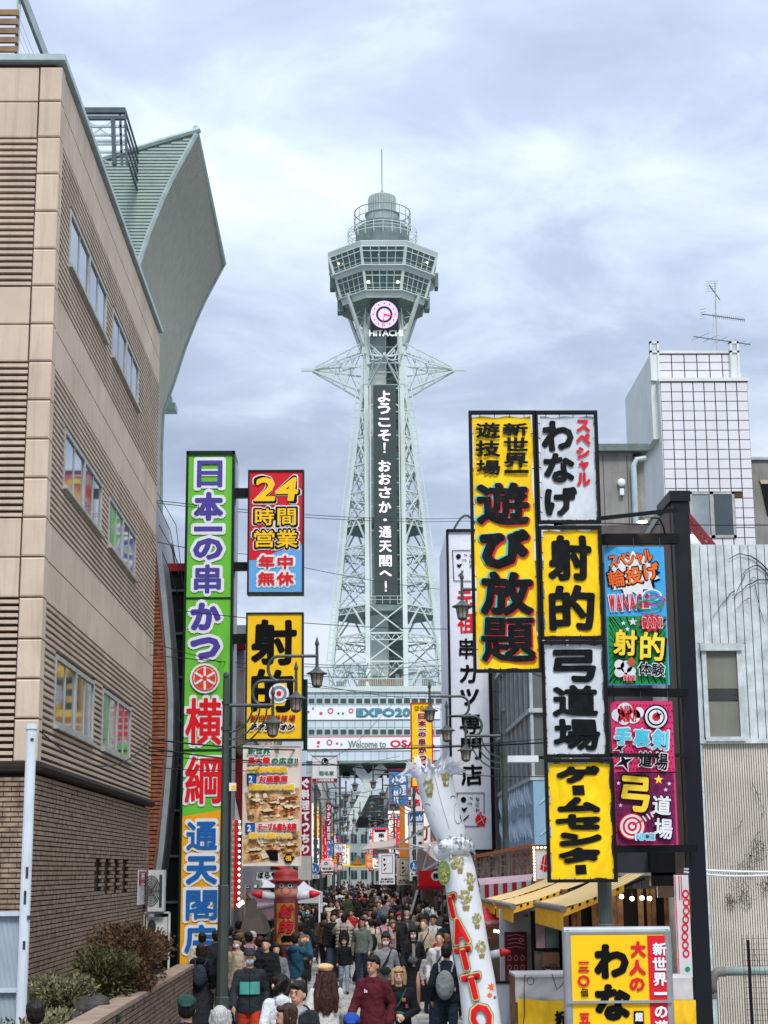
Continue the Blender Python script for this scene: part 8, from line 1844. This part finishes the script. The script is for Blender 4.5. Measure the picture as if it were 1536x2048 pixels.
def shoe_mb(p):
    mb = MB(); q = POSE[p]
    for i in (0, 1): a = V(q['a'][i]); mb.ell(a + V((0, -.055, -.035)), (.046, .125, .042), 12, 8); mb.ell(a + V((0, .03, -.01)), (.045, .05, .06), 10, 6)
    return mb
def hair_mb(style):
    mb = MB()
    if style in ('short', 'kidhair', 'crop', 'curly', 'bob', 'long', 'wavy', 'bun', 'grey'): mb.ell((0, .028, 1.630), (.086, .098, .094), 16, 10); mb.ell((0, .045, 1.59), (.084, .078, .085), 12, 8)
    if style in ('short', 'curly', 'kidhair'): mb.ell((0, -.055, 1.672), (.062, .045, .030), 12, 8); mb.ell((.03, -.065, 1.66), (.035, .03, .025), 8, 6)
    if style == 'curly':
        for i in range(26):
            a = i * 2.4; z = 1.50 + .16 * (i % 7) / 6; mb.ell((.085 * math.cos(a), .05 + .07 * math.sin(a) * (1 if math.sin(a) > 0 else .35), z), .034, 8, 6)
    if style in ('bob', 'grey'):
        for s_ in (-1, 1): mb.tube([(s_ * .07, -.02, 1.67), (s_ * .088, -.015, 1.58), (s_ * .082, -.01, 1.47)], [.03, .032, .026], 8)
        mb.ell((0, .05, 1.53), (.09, .06, .09), 12, 8); mb.ell((0, -.065, 1.665), (.066, .035, .032), 12, 8)
    if style in ('long', 'wavy'):
        w_ = .02 if style == 'long' else .045; zb = 1.18 if style == 'long' else 1.08
        for s_ in (-1, 1): mb.tube([(s_ * .065, -.03, 1.67), (s_ * .088, .0, 1.56), (s_ * (.10 + w_), .03, 1.42), (s_ * (.10 + w_), .06, 1.30)], [.028, .032, .035, .02], 8)
        for x in (-.06 - w_, -.02, .02, .06 + w_): mb.tube([(x * .8, .08, 1.62), (x, .10, 1.45), (x * 1.2, .125, 1.3), (x * 1.2, .13, zb + abs(x) * .4)], [.045, .048, .045, .024], 8)
        mb.ell((0, -.06, 1.665), (.066, .035, .034), 12, 8)
    if style in ('long', 'wavy'): mb.ell((0, .115, 1.33 if style == 'long' else 1.27), (.085 + w_, .05, .17), 12, 8); mb.ell((0, .08, 1.5), (.095, .06, .12), 12, 8)
    if style == 'bun': mb.ell((0, .12, 1.66), .045, 10, 8); mb.ell((0, -.055, 1.67), (.062, .04, .028), 10, 8)
    return mb
def small(p, kind):
    mb = MB()
    if kind == 'cap': mb.ell((0, .02, 1.655), (.094, .106, .075), 16, 10); mb.ell((0, -.095, 1.640), (.068, .065, .012), 12, 6)
    if kind == 'capback': mb.ell((0, .02, 1.655), (.094, .106, .075), 16, 10); mb.ell((0, .12, 1.630), (.06, .05, .012), 12, 6)
    if kind == 'beret': mb.ell((.015, .02, 1.70), (.118, .122, .050), 18, 10); mb.ell((0, .02, 1.668), (.095, .104, .035), 14, 8)
    if kind == 'beanie': mb.ell((0, .02, 1.665), (.094, .106, .085), 16, 10); mb.tube([(0, .02, 1.615), (0, .02, 1.65)], [.100, .097], 16)
    if kind == 'mask': mb.ell((0, -.040, 1.545), (.060, .060, .048), 12, 8)
    if kind == 'backpack': mb.ell((0, .215, 1.12), (.145, .085, .22), 14, 10); mb.ell((0, .27, 1.05), (.10, .05, .12), 12, 8); [mb.tube([(s_ * .09, .16, 1.30), (s_ * .115, .04, 1.435), (s_ * .11, -.09, 1.38), (s_ * .12, -.10, 1.22), (s_ * .13, .10, 1.02)], .017, 6) for s_ in (-1, 1)]
    if kind == 'crossbag': mb.tube([(.12, .10, 1.40), (-.02, .155, 1.2), (-.18, .10, .98)], .012, 6); mb.tube([(.12, .10, 1.40), (.10, -.05, 1.42), (0, -.135, 1.24), (-.18, -.08, .98)], .012, 6); mb.ell((-.22, .0, .92), (.05, .12, .10), 12, 8)
    if kind == 'frontbag': mb.tube([(.10, -.05, 1.42), (0, -.145, 1.24), (-.10, -.16, 1.10)], .012, 6); mb.ell((-.02, -.175, 1.06), (.11, .05, .075), 12, 8)
    if kind == 'tote': mb.tube([(.19, .02, 1.42), (.235, .06, 1.1), (.24, .06, .98)], .010, 6); mb.ell((.27, .06, .80), (.035, .13, .17), 10, 8)
    if kind == 'scarf': mb.tube([(-.07, -.04, 1.43), (0, .075, 1.455), (.07, -.04, 1.43), (.02, -.10, 1.38), (.04, -.14, 1.15)], [.04, .04, .04, .035, .03], 8); mb.ell((0, 0, 1.43), (.11, .10, .05), 12, 8)
    if kind == 'phonebox': mb.box(-.04, .04, -.355, -.345, 1.49, 1.60)
    return mb
NEAR = .0085
def person(px, ytop, h, face, top, bottom, hair, pose='walk', skin='#b98a70', extras=(), label='', group=None, near=True, at=None, zoff=0.0):
    """top, bottom, hair = (style, colour); face = turn in degrees, 0 looks at the camera, 180 walks away"""
    pt = at if at is not None else PZ(px, ytop, h)
    t = thing('person', label, 'person', (pt.x, pt.y, zoff), group)
    t.rotation_euler = (0, 0, math.radians(face)); t.scale = (h / 1.705,) * 3
    vb = NEAR if near else .016
    L_ = [('body', proto('body:%s:%s' % (pose, near), body_mb(pose), vb, m_skin, 1), skin), ('top', proto('top:%s:%s:%s' % (pose, top[0], near), top_mb(pose, top[0]), .012 if near else .018, m_cloth, 3, .0018, len(top[0])), top[1]),
          ('trousers' if bottom[0] != 'skirt' else 'skirt', proto('bottom:%s:%s:%s' % (pose, bottom[0], near), bottom_mb(pose, bottom[0]), .013 if near else .018, m_cloth, 3, .002, 2), bottom[1]), ('shoes', proto('shoes:%s' % pose, shoe_mb(pose), .012, m_cloth, 1), RND.choice(('#1b1b1d', '#1b1b1d', '#c9c9c9')))]
    if hair[0] != 'none': L_.append(('hair', proto('hair:%s' % hair[0], hair_mb(hair[0]), .0085, m_hair, 1, .0032 if hair[0] not in ('curly', 'wavy') else .008, 1), hair[1]))
    for ex in extras:
        kind, colr = ex; nm = {'capback': 'cap', 'crossbag': 'shoulder_bag', 'frontbag': 'waist_bag', 'tote': 'tote_bag', 'phonebox': 'phone'}.get(kind, kind)
        L_.append((nm, proto('x:%s' % kind, small(None, kind), .0095 if kind != 'phonebox' else .004, m_cloth, 1), colr))
    PEOPLE.append((t, L_)); 
    if near and not (120 < abs(face) % 360 < 240):
        masked = any(e_[0] == 'mask' for e_ in extras)
        FACES.append((t, masked))
    return t
PEOPLE, FACES = [], []
SK = ('#b98a70', '#c79a80', '#a87a62', '#cda48c'); BK = '#15130f'; DB_ = '#2c1d14'
def ph(*a, **k): return person(*a, **k)
C_ = {'black': '#121316', 'navy': '#141c2c', 'charcoal': '#25282c', 'white': '#c3c3c2', 'cream': '#c2b59d', 'beige': '#a5937b', 'grey': '#6c6f73', 'maroon': '#4a1420', 'denim': '#33506a', 'blue': '#1f4a63', 'olive': '#3c3d2b', 'brown': '#4a3628', 'red': '#a31d26', 'pink': '#b48a90', 'green': '#2d4a3c', 'sage': '#6f8a70', 'lightgrey': '#9a9d9f', 'khaki': '#6d6450'}
# hand placed people: px, head top row, height, turn
ph(405, 1866, 1.66, 176, ('puffer', '#bdb39d'), ('trousers', C_['black']), ('short', BK), 'stand', extras=(('crossbag', '#2b2420'),), label='person in a cream jacket with thin dark strap, back turned, left of the lamp post')
ph(432, 1862, 1.70, 200, ('jacket', C_['charcoal']), ('trousers', C_['black']), ('short', BK), 'stand', label='person in dark clothes squeezed between the cream jacket and the lamp post')
ph(500, 1899, 1.74, 4, ('jacket', '#23282c'), ('trousers', '#a03318'), ('none', BK), 'walk', extras=(('cap', '#2a2d2f'), ('mask', '#a9c6d4')), label='person in a charcoal and teal jacket, orange trousers and dark cap, walking to the camera')
ph(563, 1951, 1.64, 190, ('hoodie', '#c2c4c6'), ('trousers', C_['black']), ('curly', BK), 'walk', extras=(), label='person with curly black hair and white jacket, back to the camera')
ph(595, 1964, 1.74, -22, ('hoodie', '#1d2024'), ('trousers', C_['black']), ('short', BK), 'walk2', extras=(('scarf', '#8b8e90'),), label='person with short black hair, dark jacket and grey hood collar, looking to the right')
ph(572, 2009, 1.60, -75, ('jacket', C_['charcoal']), ('trousers', C_['black']), ('bob', '#38211a'), 'walk', label='person with brown bobbed hair in profile, cut by the bottom edge')
ph(441, 2014, 1.60, 178, ('jacket', C_['grey']), ('trousers', C_['black']), ('bob', '#a9a8a4'), 'walk', label='person with silver white hair at the bottom edge, back turned')
ph(374, 1993, 1.70, 182, ('jacket', C_['navy']), ('trousers', C_['black']), ('crop', BK), 'walk', extras=(('capback', '#1b3a33'),), label='person in a dark green cap at the bottom edge beside the planter end')
ph(70, 2003, 1.70, 205, ('jacket', '#1f3328'), ('trousers', C_['black']), ('short', BK), 'stand', label='person with black hair and green jacket at the bottom left corner')
ph(652, 1933, 1.64, 183, ('coat', '#bdbab6'), ('trousers', C_['charcoal']), ('wavy', '#3b231c'), 'walk', extras=(('beret', '#c9a577'),), label='person in a cream beret and white coat with long wavy brown hair, walking away')
ph(745, 1912, 1.76, -28, ('jacket', '#4d1521'), ('trousers', '#22313a'), ('short', BK), 'walk', label='tall person in a shiny maroon jacket looking down to the side')
ph(797, 1935, 1.60, 3, ('jacket', '#17181b'), ('skirt', C_['black']), ('bob', '#b38e62'), 'hold', skin='#d2aa94', extras=(('frontbag', '#1f5a52'),), label='person with blond bobbed hair in a patched black jacket, facing the camera')
ph(703, 2029, 1.52, 178, ('jacket', C_['navy']), ('trousers', C_['black']), ('crop', BK), 'walk', extras=(('capback', '#1a3f8a'),), label='person in a bright blue cap at the bottom edge, back turned')
ph(893, 1889, 1.72, 168, ('jacket', '#131a26'), ('jeans', '#1e2c3c'), ('short', BK), 'walk', extras=(('backpack', '#7b7f80'),), label='person in a navy sweater with a big grey backpack, left of the leaning inflatable')
ph(884, 1858, 1.68, -150, ('jacket', C_['red']), ('trousers', C_['black']), ('crop', BK), 'stand', extras=(('cap', '#141414'),), label='person in a red jacket and black cap beside the backpack wearer')
ph(858, 1897, 1.28, 20, ('sweater', C_['lightgrey']), ('trousers', C_['navy']), ('kidhair', BK), 'phone', label='child in a pale grey top in front of the red jacket')
ph(826, 1857, 1.66, 2, ('jacket', '#17181c'), ('skirt', '#1a1b1f'), ('bob', BK), 'walk', extras=(('mask', '#d5d9dc'), ('frontbag', '#4d4f52')), label='person in a long black pinafore with white mask and grey bag, facing the camera')
ph(866, 1830, 1.76, -5, ('hoodie', '#b9bcbd'), ('trousers', C_['black']), ('short', BK), 'walk2', extras=(('backpack', '#24272a'),), label='person in a white hooded top with dark straps, right of the crowd')
ph(771, 1868, 1.70, 3, ('sweater', '#7c8084'), ('trousers', C_['black']), ('short', BK), 'walk', extras=(('mask', '#d5d9dc'), ('frontbag', '#1a2420')), label='person in a grey sweater and white mask with a dark bag across the chest')
ph(688, 1875, 1.30, 4, ('kid', '#0f1013'), ('jeans', '#7e8b96'), ('kidhair', BK), 'walk', extras=(('mask', '#c9a894'),), label='child in a black top and light jeans walking down the middle')
ph(724, 1835, 1.74, -8, ('sweater', '#5c625a'), ('jeans', '#1b2637'), ('short', BK), 'walk2', label='person in a black and grey green sweater beside the child in black')
ph(688, 1829, 1.72, 180, ('puffer', '#a3978a'), ('jeans', '#3c4650'), ('short', BK), 'photo', extras=(('backpack', '#1a1b1d'), ('phonebox', '#1a1a1a')), label='person in a beige padded jacket holding up a phone, back turned')
ph(645, 1826, 1.66, 178, ('jacket', '#35586e'), ('trousers', C_['black']), ('long', BK), 'walk', label='person in a denim jacket with very long black hair, walking away')
ph(592, 1866, 1.68, 150, ('hoodie', '#1d4658'), ('wide', '#b3ab9c'), ('short', '#20150f'), 'photo', extras=(('crossbag', '#141b22'),), label='person in a teal blue jacket and pale trousers taking a picture')
ph(553, 1857, 1.66, 184, ('puffer', '#121214'), ('skirt', '#5f7a64'), ('long', '#1c1410'), 'stand', extras=(('backpack', '#18191b'),), label='person in a black coat and long sage green skirt')
ph(503, 1866, 1.62, -40, ('jacket', '#8c7478'), ('trousers', C_['charcoal']), ('none', BK), 'stand', extras=(('beanie', '#b9aca4'), ('scarf', '#b58a92')), label='person in a pale knitted hat and pink scarf behind the orange trousers')
ph(507, 1836, 1.72, 160, ('jacket', '#1a2226'), ('trousers', C_['black']), ('none', BK), 'stand', extras=(('beanie', '#6f7072'),), label='person in a grey beanie left of the inflatable man')
ph(459, 1852, 1.72, 170, ('jacket', '#1a242b'), ('trousers', '#10141a'), ('short', BK), 'walk', label='person in a dark denim jacket just right of the near lamp post')
ph(478, 1842, 1.70, 176, ('coat', '#141518'), ('trousers', C_['black']), ('short', BK), 'walk', label='person in a black coat between the lamp post and the grey beanie')
ph(741, 1818, 1.74, 6, ('coat', '#0f0f12'), ('trousers', C_['black']), ('short', BK), 'walk', extras=(('scarf', '#a9a59d'),), label='person in a long black coat with a pale scarf, mid lane')
ph(601, 1846, 1.66, 175, ('jacket', '#62564a'), ('trousers', C_['black']), ('short', '#20150f'), 'stand', label='person in a brown jacket just right of the inflatable man')
ph(612, 1838, 1.62, 182, ('jacket', '#22333a'), ('trousers', C_['black']), ('long', BK), 'walk', extras=(('tote', '#c9c9cb'),), label='person with long hair and a white tote bag right of the inflatable man')
ph(798, 1826, 1.68, 2, ('jacket', C_['charcoal']), ('trousers', C_['black']), ('bob', '#3a2119'), 'walk', extras=(('beanie', '#7c3340'), ('mask', '#d5b9b0')), label='person in a wine red hat and mask near the right side')
ph(814, 1824, 1.66, 0, ('jacket', '#3b3d42'), ('trousers', C_['black']), ('none', BK), 'walk2', extras=(('beanie', '#9c8474'), ('mask', '#d5d9dc')), label='person in a tan knitted cap and big white mask near the right side')
ph(1102, 1928, 1.50, -60, ('jacket', C_['brown']), ('trousers', C_['black']), ('bob', '#3a1f16'), 'stand', skin='#c79a80', label='person with brown hair behind the stall counter, only the head showing', at=P(1102, 1928, 22.9) * 1.0)
PEOPLE[-1][0].location = (P(1102, 1928, 22.9).x, 22.9, P(1102, 1928, 22.9).z - 1.5)
# the packed crowd behind
tops = [('black', .26), ('charcoal', .13), ('navy', .10), ('white', .14), ('beige', .08), ('grey', .09), ('brown', .05), ('olive', .04), ('red', .03), ('pink', .03), ('blue', .04), ('cream', .02)]
def pick(tb):
    r = RND.random() * sum(w_ for _, w_ in tb)
    for k, w_ in tb:
        r -= w_
        if r <= 0: return k
    return tb[0][0]
taken = [(t.location.x, t.location.y) for t, _ in PEOPLE]; crowd = []
def zone(d, x):
    s_ = 'on the left' if x < -.9 else 'on the right' if x > 1.3 else 'in the middle'
    n_ = 'nearest crowd' if d < 50 else 'second rows' if d < 68 else 'mid crowd' if d < 92 else 'deep crowd'
    return n_ + s_.replace('on the', '').replace('in the', '')
tries = 0
want = [(30, 42, 14, (-3.0, -1.3)), (31, 44, 7, (1.4, 3.3)), (43, 56, 34, (-2.7, 3.2)), (56, 74, 48, (-2.4, 3.0)), (74, 100, 60, (-2.3, 3.0)), (100, 135, 50, (-2.2, 2.9)), (135, 185, 34, (-2.2, 2.9))]
for d0, d1, n, (xa, xb) in want:
    k = 0; tries = 0
    while k < n and tries < 4000:
        tries += 1; d = RND.uniform(d0, d1); x = RND.uniform(xa, xb)
        if any((x - a) ** 2 * 1.0 + ((d - b) * .8) ** 2 < .42 ** 2 for a, b in taken): continue
        if 35 < d < 56 and abs(x - (-1.35)) < .25 and d < 37: continue
        if abs(x - P(572, 1741, 34).x) < .45 and abs(d - 34) < .6: continue
        taken.append((x, d)); k += 1; crowd.append((x, d))
cinfo = []
for x, d in crowd:
    c = pick(tops); away = RND.random() < .5; woman = RND.random() < .45; far_ = d > 74
    st = RND.choice(('jacket', 'puffer', 'hoodie', 'coat') if not far_ else ('jacket', 'puffer')); hs = RND.choice(('bob', 'long', 'long', 'bun')) if woman else RND.choice(('short', 'short', 'crop'))
    hc, hn = RND.choice(((BK, 'black'), (BK, 'black'), (BK, 'black'), (DB_, 'brown'), (DB_, 'brown'), ('#6b4a2c', 'light brown')))
    h = RND.uniform(1.52, 1.64) if woman else RND.uniform(1.64, 1.78); hat = RND.random() < .12; ex = []
    if hat: ex.append(RND.choice((('cap', '#1b1c1f'), ('beanie', '#6c6f73'), ('beanie', '#3a2b24'))))
    if not away and RND.random() < .3: ex.append(('mask', '#d5d9dc'))
    if away and RND.random() < .25: ex.append(('backpack', RND.choice(('#1a1b1d', '#2a3340', '#5a5f62'))))
    pose = RND.choice(('walk', 'walk2', 'stand')) if not far_ else RND.choice(('walk', 'stand'))
    bt_ = RND.choice(('trousers', 'wide') if not woman else ('trousers', 'skirt', 'jeans')) if not far_ else 'trousers'
    hatn = '' if not hat else (' and cap' if ex[0][0] == 'cap' else ' and hat')
    lab = '%s in %s %s%s, %s hair, facing %s, %s' % ('woman' if 0 else 'person', c, {'jacket': 'jacket', 'puffer': 'padded jacket', 'hoodie': 'hooded top', 'coat': 'coat'}[st], hatn, hn, 'away' if away else 'us', zone(d, x))
    if d > 104: lab = 'tiny distant person in %s clothes at the far packed end of the lane' % ('dark' if c in ('black', 'charcoal', 'navy', 'brown', 'olive', 'blue') else 'pale' if c in ('white', 'beige', 'cream', 'grey') else 'reddish')
    cinfo.append([lab, x, d, c, st, bt_, hs, hc, pose, away, ex, h, far_])
from collections import defaultdict
byl = defaultdict(list)
for i, ci in enumerate(cinfo): byl[ci[0]].append(i)
OR = ('leftmost', 'second of these', 'third of these', 'fourth of these', 'fifth of these', 'sixth of these', 'seventh of these')
for lab, ids in byl.items():
    if len(ids) > 1 and not lab.startswith('tiny'):
        ids.sort(key=lambda i: cinfo[i][1] / cinfo[i][2])
        for k, i in enumerate(ids): cinfo[i][0] = lab + ', ' + OR[min(k, 6)]
for lab, x, d, c, st, bt_, hs, hc, pose, away, ex, h, far_ in cinfo:
    col = C_[c]; v = RND.uniform(.8, 1.25)
    t = person(0, 0, h, RND.uniform(-28, 28) + (180 if away else 0), (st, col), (bt_, RND.choice((C_['black'], C_['black'], C_['navy'], C_['charcoal'], '#3a4653', C_['khaki']))), (hs if not (ex and ex[0][0] in ('cap', 'beanie') and hs in ('short', 'crop')) else 'crop', hc), pose, skin=RND.choice(SK), extras=tuple(ex), label=lab, group='crowd filling the shopping lane', near=False, at=V((x, d, 0)))
flush()
def link_people():
    for t, L_ in PEOPLE:
        for nm, key, colr in L_:
            o = bpy.data.objects.new(nm, PROTO[key]); COL.objects.link(o); o.parent = t; o.color = (*rgb(colr), 1); ORG[o.name] = ORG[t.name]
link_people()
EM = MB().ell((0, 0, 0), (.0085, .005, .0055), 8, 6).mesh('eye', m_eye); BM = MB().ell((0, 0, 0), (.018, .006, .0035), 8, 4).mesh('eyebrow', m_eye); LM = MB().ell((0, 0, 0), (.020, .008, .0055), 8, 6).mesh('mouth', m_lip)
for t, masked in FACES:
    for s_ in (-1, 1):
        inst('eye', EM, t, ORG[t.name] + V((s_ * .030, -.0895, 1.597))); inst('eyebrow', BM, t, ORG[t.name] + V((s_ * .031, -.093, 1.622)))
    if not masked: inst('mouth', LM, t, ORG[t.name] + V((0, -.0945, 1.531)))
def det(label_start, nm, mb, mat):
    for t, _ in PEOPLE:
        if t['label'].startswith(label_start): o = bpy.data.objects.new(nm, mb.mesh(nm, mat)); COL.objects.link(o); o.parent = t; return o
def chest(z0, z1, x0, x1, y, mat_, r=.19):
    mb = MB(); n = 10
    for i in range(n):
        a, b = x0 + (x1 - x0) * i / n, x0 + (x1 - x0) * (i + 1) / n
        ya = y * math.sqrt(max(.05, 1 - (a / r) ** 2)); yb = y * math.sqrt(max(.05, 1 - (b / r) ** 2)); mb.quad((a, ya, z0), (b, yb, z0), (b, yb, z1), (a, ya, z1))
    return mb
det('person in a charcoal and teal', 'teal_panel', chest(1.10, 1.27, -.14, .14, -.148, None), M('teal_cloth', '#4c9a92', rough=.8))
det('person in a charcoal and teal', 'zip', MB().box(-.004, .004, -.156, -.150, .9, 1.42), m_blk)
mb = MB(); k = MB(); put(k, 'Se', 0, 0, .05, .045, 0, bold=.004, copies=4); mb.add([(v[0] - .02, -.151 + v[1], 1.29 + v[2]) for v in k.v], k.f); det('tall person in a shiny maroon', 'chest_logo', mb, m_wht)
for (x, z, w_, h_, c) in ((.06, 1.26, .05, .045, '#b8702a'), (.10, 1.17, .04, .05, '#8a4a5a'), (-.07, 1.0, .06, .05, '#3a8a82')): det('person with blond bobbed', 'patch', chest(z, z + h_, x - w_ / 2, x + w_ / 2, -.152, None), M('patch' + c, c, rough=.8))
for j in range(5): 
    for i in range(3): det('person with blond bobbed', 'white_print', chest(.90 + j * .06, .94 + j * .06, -.15 + i * .035, -.125 + i * .035, -.158, None), m_wht)

SHM = [chest(.93, 1.40, -.032, .030, -.1555, None).mesh('shirt', M('shirt%d' % i, c, rough=.85)) for i, c in enumerate(('#b9b9b6', '#6d7073', '#1c1d20', '#8f8576'))]
STM = MB().tube([(.11, -.02, 1.45), (.03, -.165, 1.25), (-.17, -.10, 1.0)], .011, 5).mesh('bag_strap', m_blk)
for t, L_ in PEOPLE:
    k = [q for q in L_ if q[0] == 'top'][0][1].split(':')[2]; a = abs(math.degrees(t.rotation_euler.z)) % 360
    if k in ('jacket', 'coat', 'hoodie') and not 90 < a < 270 and t.location.y < 105 and 'teal' not in t['label'] and 'maroon' not in t['label'] and 'blond' not in t['label']:
        inst('shirt', RND.choice(SHM), t, ORG[t.name])
    if RND.random() < .16 and t.location.y < 90 and not 90 < a < 270: inst('bag_strap', STM, t, ORG[t.name])
